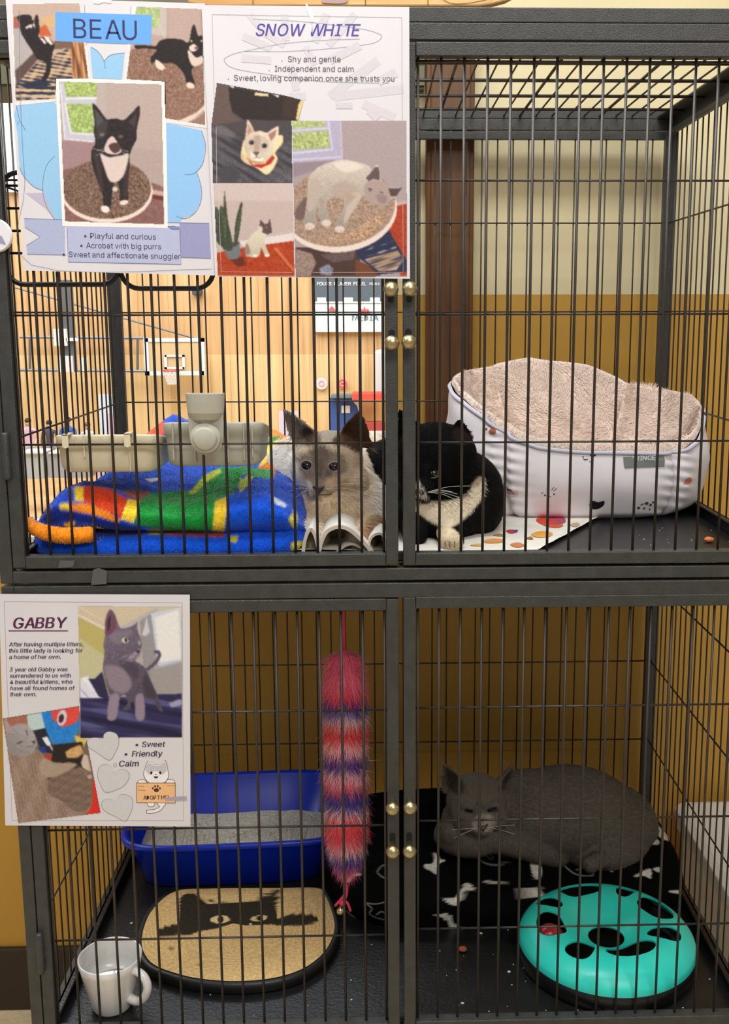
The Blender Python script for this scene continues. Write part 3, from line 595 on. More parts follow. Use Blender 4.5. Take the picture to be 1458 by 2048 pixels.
    'p': (424, '60,-143 60,379 119,379 119,319 126,319 134,331 145,346 159,360 179,373 204,381 237,384 281,378 320,361 353,332 377,293 393,245 398,189 393,133 377,84 353,45 321,16 282,-2 237,-8 205,-5 180,4 160,17 145,31 134,46 126,59 121,59 121,-143 228,47 260,51 287,66 308,88 323,117 333,151 336,189 333,227 323,261 308,290 287,311 260,325 228,330 195,325 169,312 148,291 132,263 123,229 120,189 123,150 133,115 148,86 169,65 196,51', '9,11,10 8,11,9 0,2,1 0,3,2 8,12,11 7,12,8 7,13,12 6,13,7 5,13,6 5,43,13 43,42,13 42,14,13 4,43,5 4,44,43 4,45,44 41,14,42 0,4,3 0,48,4 48,47,4 47,46,4 46,45,4 40,14,41 40,15,14 39,15,40 38,15,39 38,16,15 0,49,48 37,16,38 0,50,49 36,16,37 36,17,16 35,17,36 0,51,50 35,18,17 34,18,35 0,29,51 29,52,51 33,18,34 29,53,52 33,19,18 32,19,33 29,28,53 28,54,53 0,30,29 27,54,28 31,19,32 27,31,54 27,19,31 26,19,27 26,20,19 25,20,26 24,20,25 24,21,20 23,21,24 23,22,21'),
    'r': (259, '60,0 60,379 119,379 119,321 123,321 137,347 160,367 188,380 221,385 228,385 237,384 245,384 251,384 251,322 246,323 237,324 226,325 214,326 189,323 167,315 148,301 133,284 124,262 121,237 121,0', '7,9,8 7,10,9 7,11,10 7,12,11 7,13,12 6,13,7 0,2,1 0,3,2 5,13,6 4,17,5 17,16,5 16,15,5 15,14,5 14,13,5 4,18,17 4,19,18 0,4,3 0,22,4 22,21,4 21,20,4 20,19,4 0,23,22 0,24,23'),
    's': (365, '207,-8 169,-5 137,3 109,18 86,38 70,63 60,94 118,107 130,79 149,60 174,49 206,45 241,50 269,62 287,81 293,103 289,121 279,136 261,147 237,155 174,170 129,186 97,208 78,237 71,274 76,305 90,332 111,354 140,370 174,381 212,384 248,381 278,372 304,358 323,339 338,316 349,290 293,277 283,298 267,316 244,328 212,333 181,329 156,317 139,299 133,277 137,258 149,243 168,232 196,223 254,209 299,194 331,171 350,142 356,107 351,75 337,47 314,24 284,6 248,-5', '29,31,30 29,32,31 28,32,29 28,33,32 27,33,28 27,34,33 26,34,27 26,41,34 41,35,34 26,42,41 40,35,41 25,42,26 25,43,42 39,35,40 25,44,43 39,36,35 38,36,39 24,44,25 24,45,44 37,36,38 24,46,45 23,46,24 23,47,46 23,48,47 22,48,23 22,49,48 22,50,49 22,51,50 21,51,22 21,52,51 20,52,21 20,53,52 19,53,20 18,53,19 17,53,18 17,54,53 16,54,17 15,54,16 6,8,7 15,55,54 14,55,15 5,8,6 13,55,14 5,9,8 13,56,55 4,9,5 12,56,13 4,10,9 11,56,12 4,11,10 11,57,56 4,57,11 3,57,4 3,58,57 2,58,3 2,59,58 1,59,2 1,0,59'),
    't': (227, '257,379 257,327 60,327 60,379 118,471 180,471 180,98 182,76 190,61 203,53 224,50 231,50 239,51 247,52 255,54 267,2 257,-1 245,-3 234,-4 222,-4 178,2 146,21 125,52 118,93', '23,5,4 23,6,5 2,0,3 2,1,0 23,7,6 22,7,23 22,8,7 22,9,8 13,15,14 22,10,9 12,15,13 21,10,22 11,15,12 10,15,11 21,15,10 20,15,21 19,15,20 19,16,15 19,17,16 19,18,17'),
    'u': (410, '190,-5 154,-1 122,11 96,31 77,59 64,95 60,139 60,379 121,379 121,144 127,105 144,75 172,56 208,50 233,53 257,62 276,77 291,97 300,122 304,153 304,379 365,379 365,0 306,0 306,92 315,92 293,47 265,17 230,0', '6,8,7 6,9,8 19,21,20 19,22,21 18,22,19 6,10,9 5,10,6 17,25,18 25,22,18 5,11,10 16,24,17 24,25,17 4,11,5 16,26,24 26,23,24 26,22,25 15,26,16 4,12,11 14,26,15 3,12,4 3,13,12 13,26,14 3,26,13 3,27,26 23,22,26 2,27,3 2,28,27 1,28,2 1,0,28'),
    'v': (389, '205,0 60,379 127,379 208,155 220,121 230,87 239,53 248,21 227,21 236,53 245,87 255,121 267,155 348,379 414,379 269,0', '0,2,1 0,3,2 12,14,13 12,15,14 0,4,3 11,15,12 0,5,4 10,15,11 0,9,5 9,6,5 9,6,10 6,15,10 0,8,9 7,15,6 0,7,8 0,15,7'),
    'w': (567, '175,0 60,379 125,379 171,214 181,177 191,137 202,91 213,41 202,41 213,90 223,135 233,176 244,214 290,379 354,379 399,214 409,176 419,136 429,91 440,41 429,41 440,90 450,135 461,176 471,214 518,379 582,379 467,0 406,0 356,172 349,198 342,225 335,252 328,280 321,309 314,338 328,338 314,280 307,252 300,225 293,198 285,172 236,0', '0,2,1 0,3,2 12,35,13 35,14,13 35,36,14 36,15,14 24,26,25 24,27,26 12,34,35 34,15,36 12,37,34 37,33,34 12,38,37 12,39,38 12,40,39 0,4,3 11,40,12 23,27,24 11,41,40 0,5,4 22,27,23 10,41,11 10,42,41 0,6,5 21,27,22 9,42,10 0,8,6 8,7,6 20,19,21 8,42,9 0,42,8'),
    'y': (389, '90,-139 104,-86 114,-87 131,-90 146,-89 160,-84 173,-74 184,-58 193,-36 205,-1 60,379 127,379 208,155 220,121 229,87 239,53 248,21 226,21 236,53 245,87 255,121 267,155 348,379 414,379 247,-58 234,-85 219,-107 202,-124 182,-136 159,-143 134,-145 120,-145 107,-143 97,-141', '9,11,10 9,12,11 21,23,22 21,24,23 9,13,12 20,24,21 19,16,20 16,24,20 9,14,13 18,15,19 15,16,19 9,18,14 18,15,14 9,17,18 9,16,17 9,24,16 8,24,9 7,24,8 7,25,24 6,25,7 5,25,6 4,25,5 4,26,25 0,2,1 0,3,2 3,26,4 0,26,3 0,27,26 0,28,27 0,29,28 33,29,0 32,29,33 32,30,29 31,30,32'),
    '•': (389, '169,93 141,96 114,107 92,124 75,147 64,173 60,202 64,231 75,257 92,279 114,296 141,307 169,311 198,307 224,296 247,279 264,257 275,231 279,202 275,173 264,147 247,124 224,107 198,96', '11,13,12 10,13,11 10,14,13 9,14,10 9,15,14 8,15,9 8,16,15 7,16,8 7,17,16 6,17,7 6,18,17 5,18,6 5,19,18 4,19,5 4,20,19 3,20,4 3,21,20 2,21,3 2,22,21 1,22,2 1,23,22 0,23,1'),
    ' ': (188, '', ''),
}

# ================================================================== the room
WY = 0.60                      # wall plane behind the cage
WT = 0.16


def wall_paint():
    m = bpy.data.materials.new('two_tone_wall_paint')
    m.use_nodes = True
    nt = m.node_tree
    b = nt.nodes['Principled BSDF']
    b.inputs['Roughness'].default_value = 0.6
    tc = nt.nodes.new('ShaderNodeTexCoord')
    sp = nt.nodes.new('ShaderNodeSeparateXYZ')
    nt.links.new(tc.outputs['Object'], sp.inputs[0])
    gt = nt.nodes.new('ShaderNodeMath')
    gt.operation = 'GREATER_THAN'
    gt.inputs[1].default_value = 0.336
    nt.links.new(sp.outputs['Z'], gt.inputs[0])
    n = nt.nodes.new('ShaderNodeTexNoise')
    n.inputs['Scale'].default_value = 6
    n.inputs['Detail'].default_value = 5
    nt.links.new(tc.outputs['Object'], n.inputs['Vector'])
    mx = nt.nodes.new('ShaderNodeMix')
    mx.data_type = 'RGBA'
    mx.inputs['A'].default_value = C4((188, 142, 54))
    mx.inputs['B'].default_value = C4((218, 203, 160))
    nt.links.new(gt.outputs[0], mx.inputs['Factor'])
    mr = nt.nodes.new('ShaderNodeMapRange')
    mr.inputs['To Min'].default_value, mr.inputs['To Max'].default_value = 0.9, 1.08
    nt.links.new(n.outputs['Fac'], mr.inputs['Value'])
    sc = nt.nodes.new('ShaderNodeVectorMath')
    sc.operation = 'SCALE'
    nt.links.new(mx.outputs['Result'], sc.inputs[0])
    nt.links.new(mr.outputs['Result'], sc.inputs['Scale'])
    nt.links.new(sc.outputs['Vector'], b.inputs['Base Color'])
    n2 = nt.nodes.new('ShaderNodeTexNoise')
    n2.inputs['Scale'].default_value = 250
    nt.links.new(tc.outputs['Object'], n2.inputs['Vector'])
    bp = nt.nodes.new('ShaderNodeBump')
    bp.inputs['Strength'].default_value = 0.15
    nt.links.new(n2.outputs['Fac'], bp.inputs['Height'])
    nt.links.new(bp.outputs['Normal'], b.inputs['Normal'])
    return m


SILL = -0.085
EDGE = -0.004                  # right edge of the opening towards the gym
mw = wall_paint()
b = MB()
b.box((EDGE, WY, FLOOR), (2.2, WY + WT, 1.9))
b.box((-2.6, WY, FLOOR), (EDGE, WY + WT, SILL))
struct(b.build('wall_back', mw))
b = MB().box((-2.6, -2.6, FLOOR - 0.1), (2.2, WY + WT, FLOOR))
struct(b.build('floor', mat('pale_speckled_floor', (206, 184, 148), 0.35, 0, 0.12, 90)))
b = MB().box((-2.6, WY - 0.012, FLOOR), (2.2, WY, FLOOR + 0.125))
struct(b.build('baseboard_back', mat('dark_brown_cove_base', (44, 32, 22), 0.45), bevel=0.003))
b = MB().box((-2.6, WY - 0.004, SILL), (EDGE, WY + WT, SILL + 0.012))
struct(b.build('trim_1', mat('pale_sill_paint', (214, 204, 180), 0.5), bevel=0.002))


def wood(name, c1, c2, scale=(40, 40, 3), rough=0.5):
    m = bpy.data.materials.new(name)
    m.use_nodes = True
    nt = m.node_tree
    bb = nt.nodes['Principled BSDF']
    bb.inputs['Roughness'].default_value = rough
    tc = nt.nodes.new('ShaderNodeTexCoord')
    mp = nt.nodes.new('ShaderNodeMapping')
    mp.inputs['Scale'].default_value = scale
    nt.links.new(tc.outputs['Object'], mp.inputs['Vector'])
    n = nt.nodes.new('ShaderNodeTexNoise')
    n.inputs['Scale'].default_value = 1.0
    n.inputs['Detail'].default_value = 6
    nt.links.new(mp.outputs['Vector'], n.inputs['Vector'])
    r = nt.nodes.new('ShaderNodeValToRGB')
    r.color_ramp.elements[0].position, r.color_ramp.elements[1].position = 0.33, 0.67
    r.color_ramp.elements[0].color, r.color_ramp.elements[1].color = C4(c1), C4(c2)
    nt.links.new(n.outputs['Fac'], r.inputs['Fac'])
    nt.links.new(r.outputs['Color'], bb.inputs['Base Color'])
    return m


b = MB()
b.box((0.057, WY - 0.03, SILL), (0.135, WY, 1.9))
b.box((0.064, WY - 0.034, SILL), (0.128, WY - 0.03, 1.9))
struct(b.build('trim_2', wood('stained_post_wood', (74, 42, 12), (106, 66, 22), (60, 60, 3)), bevel=0.002))
b = MB()
b.box((-2.6, WY - 0.02, 0.66), (0.054, WY + 0.1, 0.9))
for k in range(6):
    b.box((-2.6, WY - 0.026, 0.665 + 0.038 * k), (0.054, WY - 0.018, 0.673 + 0.038 * k))
struct(b.build('trim_3', mat('olive_grey_blind_housing', (104, 98, 74), 0.6)))

# ------------------------------------------------------------------ the gym seen through the opening
GY = 30.0
GF = -4.6
m = wood('pale_gym_panel_wood', (206, 172, 116), (230, 204, 156), (7, 2.4, 0.25), 0.5)
m2 = wood('amber_gym_panel_wood', (188, 148, 100), (214, 178, 130), (7, 2.4, 0.25), 0.5)
b = MB()
x = -26.0
k = 0
while x < 12:
    b.box((x, GY, GF), (x + 0.595, GY + 0.1, -0.9))
    x += 0.6
struct(b.build('wall_gym_low', m))
b = MB()
x = -26.0
while x < 12:
    b.box((x, GY, -0.9), (x + 0.895, GY + 0.1, 8))
    x += 0.9
struct(b.build('wall_gym_high', m2))
b = MB().box((-26, 1.2, GF - 0.1), (12, GY, GF))
struct(b.build('floor_gym', wood('maple_gym_floor', (214, 178, 128), (234, 204, 158), (1, 8, 1), 0.3)))

M_STEEL = mat('grey_steel_tube', (120, 122, 126), 0.4, 0.5)
M_WHITEPL = mat('white_plastic', (232, 234, 236), 0.4)


def px_box(mb, u0, v0, u1, v1, Y, t):
    a, c = at(u0, v1, Y), at(u1, v0, Y)
    return mb.box((a[0], Y, a[2]), (c[0], Y + t, c[2]))


# basketball hoop on the gym wall
h = empty('basketball_hoop', at(348, 712, 29.0))
tag(h, 'basketball hoop with clear white-edged backboard on the far gym wall', 'basketball hoop')
Yb = 29.0
b = MB()
for r in ((290, 676, 408, 684), (290, 742, 408, 751), (290, 676, 296, 751), (402, 676, 408, 751)):
    px_box(b, *r, Yb, 0.08)
b.build('backboard_frame', mat('pale_blue_white_frame', (206, 222, 230), 0.4), h)
b = MB()
px_box(b, 296, 684, 402, 742, Yb + 0.03, 0.02)
b.build('backboard_panel', mat('hazy_backboard_acrylic', (206, 182, 138), 0.15), h)
b = MB()
for r in ((329, 710, 333, 738), (365, 710, 369, 738), (329, 710, 369, 714), (329, 734, 369, 738)):
    px_box(b, *r, Yb - 0.02, 0.03)
b.build('target_square', M_WHITEPL, h)
c = at(343, 741, Yb - 0.35)
b = MB()
t = np.linspace(0, 2 * math.pi, 24, endpoint=False)
b.tube([c + np.array((0.23 * math.cos(w), 0.23 * math.sin(w), 0)) for w in t], 0.025, 6, closed=True)
b.build('rim', mat('orange_red_rim', (226, 92, 58), 0.4), h)
b = MB()
for k in range(12):
    w0, w1 = 2 * math.pi * k / 12, 2 * math.pi * (k + 1) / 12
    for s in (0, 1):
        q = []
        for i in range(5):
            z = -0.4 * i / 4
            rr = 0.23 - 0.1 * i / 4
            w = w0 + (w1 - w0) * (i % 2 if s else 1 - i % 2)
            q.append(c + np.array((rr * math.cos(w), rr * math.sin(w), z)))
        b.tube(q, 0.014, 4)
b.build('net', M_WHITEPL, h)
b = MB()
for v in (676, 742):
    b.tube([at(40, v - 2, 29.3), at(290, v, 29.3)], 0.05, 6)
b.tube([at(30, 575, 29.3), at(398, 679, 29.2)], 0.03, 5)
for u in (60, 275, 262):
    b.tube([at(u, 676, 29.3), at(u, 742, 29.3)], 0.04, 5)
b.build('wall_bracket', M_STEEL, h)

mast = empty('hoop_mast', at(136, 560, 25))
tag(mast, 'grey hanging hoop mast with white fittings seen edge on, left of the far backboard', 'hoop mast')
b = MB()
px_box(b, 130, 560, 142, 742, 25.0, 0.15)
b.build('mast', M_STEEL, mast)
for r in ((108, 658, 132, 692), (116, 712, 144, 744), (160, 716, 172, 742), (132, 676, 156, 682)):
    b = MB()
    px_box(b, *r, 24.9, 0.12)
    b.build('fitting', M_WHITEPL, mast)

# scoreboard
s = empty('scoreboard', at(697, 664, 29.9))
tag(s, 'dark scoreboard with pale sponsor panel and red leaf mark on the gym wall', 'scoreboard')
b = MB()
px_box(b, 628, 545, 766, 604, 29.75, 0.235)
b.build('score_panel', mat('slate_scoreboard_face', (84, 96, 108), 0.5), s)
b = MB()
px_box(b, 628, 605, 766, 664, 29.75, 0.235)
b.build('sponsor_panel', mat('pale_cyan_sponsor_face', (216, 238, 240), 0.5), s)
b = MB()
px_box(b, 626, 603, 768, 606, 29.7, 0.05)
px_box(b, 634, 595, 652, 603, 29.73, 0.02)
px_box(b, 687, 595, 706, 603, 29.73, 0.02)
px_box(b, 740, 595, 760, 603, 29.73, 0.02)
b.build('light_strip', M_WHITEPL, s)


def flat_poly(mb, pts, Y, rgb=None):
    if rgb is not None:
        mb.color(rgb)
    V = [at(u, v, Y) for u, v in pts]
    if sum((V[i][0] * V[(i + 1) % len(V)][2] - V[(i + 1) % len(V)][0] * V[i][2]) for i in range(len(V))) < 0:
        V = V[::-1]
    return mb.add(V, [tuple(range(len(V)))])


def lettering(text, p0, p1, Y, m, parent, name='lettering', shear=0.0, bold=0.0, vscale=1.0, mb=None, rgb=None):
    """flat letters from pixel p0 to pixel p1 along their baseline, on the plane at depth Y"""
    V, F, pen = [], [], 0.0
    for ch in text:
        adv, ps, ts = GLYPHS[ch]
        for kk, dx in enumerate((0.0, -bold, bold) if bold and ps else (0.0,)):
            k0 = len(V)
            if ps:
                V += [(pen + int(p.split(',')[0]) / 1000 + dx, int(p.split(',')[1]) / 1000, kk) for p in ps.split()]
                F += [tuple(k0 + int(i) for i in t.split(',')) for t in ts.split()]
        pen += adv / 1000
    V = np.array(V, float)
    lay = V[:, 2].copy()
    V[:, 0] += shear * V[:, 1]
    a, c = at(*p0, Y), at(*p1, Y)
    x0, x1 = V[:, 0].min(), V[:, 0].max()
    ex = (c - a) / (x1 - x0)
    k = np.linalg.norm(ex)
    ez = np.cross(ex / k, (0, 1, 0))
    ez = -ez if ez[2] < 0 else ez
    W = a + (V[:, :1] - x0) * ex + V[:, 1:2] * (ez * k * vscale)
    W[:, 1] -= lay * 0.00001
    if mb is not None:
        if rgb is not None:
            mb.color(rgb)
        return mb.add(W, F)
    b = MB()
    if rgb is not None:
        b.color(rgb)
    b.add(W, F)
    return b.build(name, m, parent)


M_INKW = mat('white_print', (236, 238, 240), 0.6)
lettering('FOULS', (634, 571), (663, 571), 29.72, M_INKW, s, bold=0.02)
lettering('PLAYER', (668, 571), (702, 571), 29.72, M_INKW, s, bold=0.02)
lettering('FOUL', (707, 571), (732, 571), 29.72, M_INKW, s, bold=0.02)
lettering('FOULS', (739, 570), (759, 570), 29.72, M_INKW, s, bold=0.02)
lettering('MEDIA', (704, 641), (757, 641), 29.72, mat('grey_print', (120, 132, 144), 0.6), s, bold=0.02)
b = MB()
flat_poly(b, [(717, 626), (722, 617), (726, 620), (729, 612), (732, 620), (736, 617), (741, 626)], 29.71)
b.build('leaf_mark', mat('red_leaf_print', (228, 92, 104), 0.6), s)
b = MB()
flat_poly(b, [(656, 622), (660, 615), (664, 612), (668, 616), (672, 622)], 29.71)
b.build('leaf_mark', mat('red_leaf_print', (228, 92, 104), 0.6), s)

for (u, v, r, rgb, lab) in ((643, 767, 12, (226, 218, 222), 'pale round sign high on the gym wall, left of the red one'),
                            (685, 768, 9, (232, 96, 100), 'small red round sign on the gym wall')):
    b = MB()
    c = at(u, v, 29.85)
    rr = abs(at(u + r, v, 29.85)[0] - c[0])
    b.color(rgb).lathe([(0, 0), (rr, 0), (rr, 0.08), (0, 0.08)], c, 28, 'Y')
    b.color((236, 170, 176) if r > 10 else (250, 220, 220)).lathe([(rr * 0.35, -0.02), (rr * 0.5, -0.02), (rr * 0.5, 0.0)], c, 24, 'Y')
    o = b.build('wall_sign', vmat('sign_print', 0.6, 0.05), None)
    tag(o, lab, 'sign', 'round signs on the gym wall')

# market stall at the far side of the gym
st = empty('market_stall', at(708, 850, 28))
tag(st, 'market stall with navy banner and red canopy at the far side of the gym', 'stall')
b = MB()
px_box(b, 660, 795, 718, 862, 28.0, 0.06)
b.build('banner', mat('navy_banner_cloth', (58, 92, 164), 0.7), st)
b = MB()
px_box(b, 683, 811, 700, 826, 27.97, 0.02)
flat_poly(b, [(706, 803), (714, 812), (718, 826), (715, 838), (722, 838), (722, 803)], 27.97)
b.build('banner_emblem', M_INKW, st)
b = MB()
px_box(b, 662, 790, 712, 796, 27.6, 0.6)
b.build('banner_rail', mat('grey_green_rail', (112, 128, 130), 0.6), st)
b = MB()
px_box(b, 704, 788, 766, 800, 27.4, 1.0)
b.build('canopy', mat('red_canopy_cloth', (226, 84, 70), 0.7), st)
b = MB()
px_box(b, 722, 800, 768, 846, 28.6, 0.1)
b.build('back_panel', mat('tan_back_panel', (226, 190, 130), 0.7), st)
b = MB()
px_box(b, 722, 846, 770, 864, 27.5, 0.6)
b.build('table_cover', mat('brick_red_table_cover', (176, 74, 62), 0.8), st)
b = MB()
px_box(b, 728, 864, 772, 900, 27.2, 0.3)
b.build('front_cloth', mat('white_print_cloth', (226, 218, 212), 0.8, 0, 0.25, 6), st)

b = MB()
px_box(b, 750, 700, 772, 795, 28.8, 0.5)
tag(b.build('door_cabinet', mat('pale_grey_cabinet', (206, 212, 214), 0.6), None, bevel=0.1),
    'tall pale grey cabinet with rounded top against the gym wall', 'cabinet')
b = MB()
px_box(b, 0, 118, 40, 384, 29.6, 0.1)
tag(b.build('bright_window_panel', mat('pale_window_panel', (228, 238, 246), 0.6), None), 'tall pale blue-white panel standing for a bright window on the gym wall left of the cage', 'banner')  # bright gym window put in as a pale coloured panel
for (u0, v0, u1, v1, Y, rgb, lab) in ((205, 788, 240, 880, 28.4, (206, 224, 240), 'upright pale blue pull-up banner behind the gym tables'),
                                     (222, 826, 246, 880, 27.6, (222, 186, 218), 'pink pull-up banner behind the gym tables'),
                                     (560, 822, 596, 880, 27.5, (214, 206, 232), 'pale lilac pull-up banner behind the white cat')):
    b = MB()
    px_box(b, u0, v0, u1, v1 + 60, Y, 0.05)
    tag(b.build('pull_up_banner', mat(lab[:20].replace(' ', '_'), rgb, 0.6), None), lab, 'banner', 'pull-up banners in the gym')


def gym_table(u0, u1, v0, v1, Y, rgb, lab):
    t = empty('gym_table', at((u0 + u1) / 2, v1, Y))
    tag(t, lab, 'table', 'covered tables in the gym')
    b = MB()
    px_box(b, u0, v0, u1, v0 + 3, Y, 0.8)
    b.build('tabletop', M_WHITEPL, t)
    b = MB()
    px_box(b, u0 + 1, v0 + 3, u1 - 1, v1, Y + 0.05, 0.7)
    b.build('table_skirt', mat('skirt_%d' % rgb[0], rgb, 0.8), t)


gym_table(38, 86, 905, 958, 24.0, (196, 206, 212), 'pale skirted table leftmost in the gym')
gym_table(96, 178, 905, 956, 24.0, (176, 184, 196), 'grey skirted table in the gym behind the left feeding tray')
gym_table(190, 262, 902, 952, 24.0, (214, 206, 222), 'lilac skirted table in the gym behind the cage corner post')


b = MB()
px_box(b, 384, 578, 402, 590, 29.7, 0.3)
tag(b.build('wall_speaker', mat('dark_speaker_box', (70, 74, 82), 0.6), None, bevel=0.03), 'small dark box mounted high on the gym wall above the backboard', 'speaker')


def person(u, vtop, vbot, Y, shirt, legs, hair, lab, lean=0.0):
    """standing visitor grown over a joint skeleton"""
    foot = at(u, vbot, Y)
    H = at(u, vtop, Y)[2] - foot[2]
    J = [(0, 0, .53), (0, 0, .62), (0, 0.01, .72), (0, 0, .81), (0, 0, .86), (0, -.01, .90), (0, -.015, .95)]
    rad = [.075, .07, .085, .06, .032, .05, .058]
    E = [(i, i + 1) for i in range(6)]
    for sg in (-1, 1):
        k = len(J)
        J += [(sg * .055, 0, .5), (sg * .06, -.01, .28), (sg * .06, .01, .05), (sg * .065, -.07, .02)]
        rad += [.058, .042, .026, .022]
        E += [(0, k), (k, k + 1), (k + 1, k + 2), (k + 2, k + 3)]
        k = len(J)
        J += [(sg * .12, 0, .8), (sg * .15, -.02, .63), (sg * .13, -.1, .52), (sg * .12, -.14, .49)]
        rad += [.036, .028, .02, .018]
        E += [(3, k), (k, k + 1), (k + 1, k + 2), (k + 2, k + 3)]
    me = bpy.data.meshes.new('body')
    me.from_pydata([(foot[0] + x * H + lean * z * H, foot[1] + y * H, foot[2] + z * H) for x, y, z in J], E, [])
    o = bpy.data.objects.new('body', me)
    COL.objects.link(o)
    md = o.modifiers.new('skin', 'SKIN')
    for i, sv in enumerate(me.skin_vertices[0].data):
        sv.radius = (rad[i] * H, rad[i] * H * 0.8)
        sv.use_root = i == 0
    o.modifiers.new('sub', 'SUBSURF').levels = 2
    dg = bpy.context.evaluated_depsgraph_get()
    out = bpy.data.meshes.new_from_object(o.evaluated_get(dg))
    bpy.data.objects.remove(o)
    V, F = tris_of(out)
    z = (V[:, 2] - foot[2]) / H
    col = np.tile(lin((206, 164, 140)), (len(V), 1))
    col[z < 0.87] = lin(shirt)
    col[(z < 0.53)] = lin(legs)
    col[(z < 0.045)] = lin((40, 40, 44))
    p = MB()
    p.add(V, F.tolist(), col)
    o = p.build('person', vmat('visitor_clothes', 0.8, 0.1, 8), None, sm=True)
    tag(o, lab, 'person', 'visitors in the gym')
    hb = MB()
    hc = (foot[0] + lean * H * .95, foot[1] - 0.0 * H, foot[2] + .955 * H)
    hb.ell((hc[0], hc[1] + 0.012 * H, hc[2] + 0.012 * H), (.058 * H, .062 * H, .055 * H), 16, 10)
    hb.build('hair', mat('hair_%d' % hair[0], hair, 0.7), o, sm=True)


person(62, 838, 946, 26.5, (226, 190, 214), (190, 206, 220), (70, 50, 46), 'person in a pink top and pale trousers at the leftmost gym table')
person(104, 842, 946, 26.5, (84, 84, 96), (150, 160, 176), (50, 40, 38), 'person in a dark grey top behind the left feeding tray')
person(141, 836, 946, 26.5, (70, 112, 196), (120, 130, 150), (36, 34, 40), 'person in a bright blue top in the gym')
person(180, 846, 946, 26.5, (226, 232, 240), (170, 180, 200), (120, 90, 60), 'person in a white top in the gym')

# ================================================================== the cages
FX, DY = 0.457, 0.549          # half width and depth of a cage
TB = 0.0143                    # square tube


def wires(name, parent, segs, r=0.0015, m=None):
    b = MB()
    for s in segs:
        b.tube(s[:2], s[2] if len(s) > 2 else r, 6)
    return b.build(name, m or M_WIRE, parent, sm=True)


def knob(parent, x, z, up):
    b = MB()
    b.ell((x, -0.019, z), (0.0082, 0.0076, 0.0082), 24, 14)
    b.lathe([(0.004, 0), (0.0035, 0.014)], (x, -0.014, z), 14, 'Y')
    b.lathe([(0.0052, 0), (0.0056, 0.002), (0.0045, 0.003)], (x, -0.012, z), 16, 'Y')
    b.build('knob', M_BRASS, parent, sm=True)
    sb = MB()
    q = []
    zz = z + up * 0.004
    for k in range(20):
        w = 2 * math.pi * k / 20
        q.append((x + 0.0036 * math.cos(w), 0, zz + 0.0036 * math.sin(w) + up * (0.0065 if math.sin(w) * up > 0 else 0)))
    sb.prism([(a, -0.0004, c) for a, _, c in q], [(a, 0.002, c) for a, _, c in q])
    sb.build('slot', M_SLOT, parent)


def door(cage, x0, x1, z0, z1, knobs, hinges, xs, zs, dz=0.0):
    """one swinging door: frame, wire grid, knobs, hinge"""
    y0, y1 = 0.0, TB
    f = MB()
    z0, z1 = z0 + dz, z1 + dz
    f.box((x0, y0, z0 + 0.0008), (x0 + 0.0142, y1, z1 - 0.0006))
    f.box((x1 - 0.0142, y0, z0 + 0.0008), (x1, y1, z1 - 0.0006))
    f.box((x0 + 0.0145, y0 - 0.0006, z0), (x1 - 0.0145, y1, z0 + 0.0142))
    f.box((x0 + 0.0145, y0 - 0.0006, z1 - 0.0142), (x1 - 0.0145, y1, z1))
    d = f.build('cage_door', M_FRAME, cage, bevel=0.0011)
    seg = [((x, 0.0075, z0 + 0.006), (x, 0.0075, z1 - 0.006), 0.0016) for x in xs]
    seg += [((x0 + 0.006, 0.0102, z + dz), (x1 - 0.006, 0.0102, z + dz), 0.0013) for z in zs]
    wires('wire_grid', d, seg)
    kx = x1 - 0.0071 if x0 < 0 else x0 + 0.0071
    for z, up in knobs:
        knob(d, kx + random.uniform(-0.0012, 0.0012), z + random.uniform(-.001, .001), up)
    for hx, z in hinges:
        b = MB()
        b.lathe([(0, 0), (0.0042, 0.0), (0.0044, 0.002), (0.0044, 0.05), (0.0036, 0.0525), (0, 0.0525)], (hx, -0.003, z), 18)
        b.build('hinge', M_FRAME, d, sm=True)
    return d


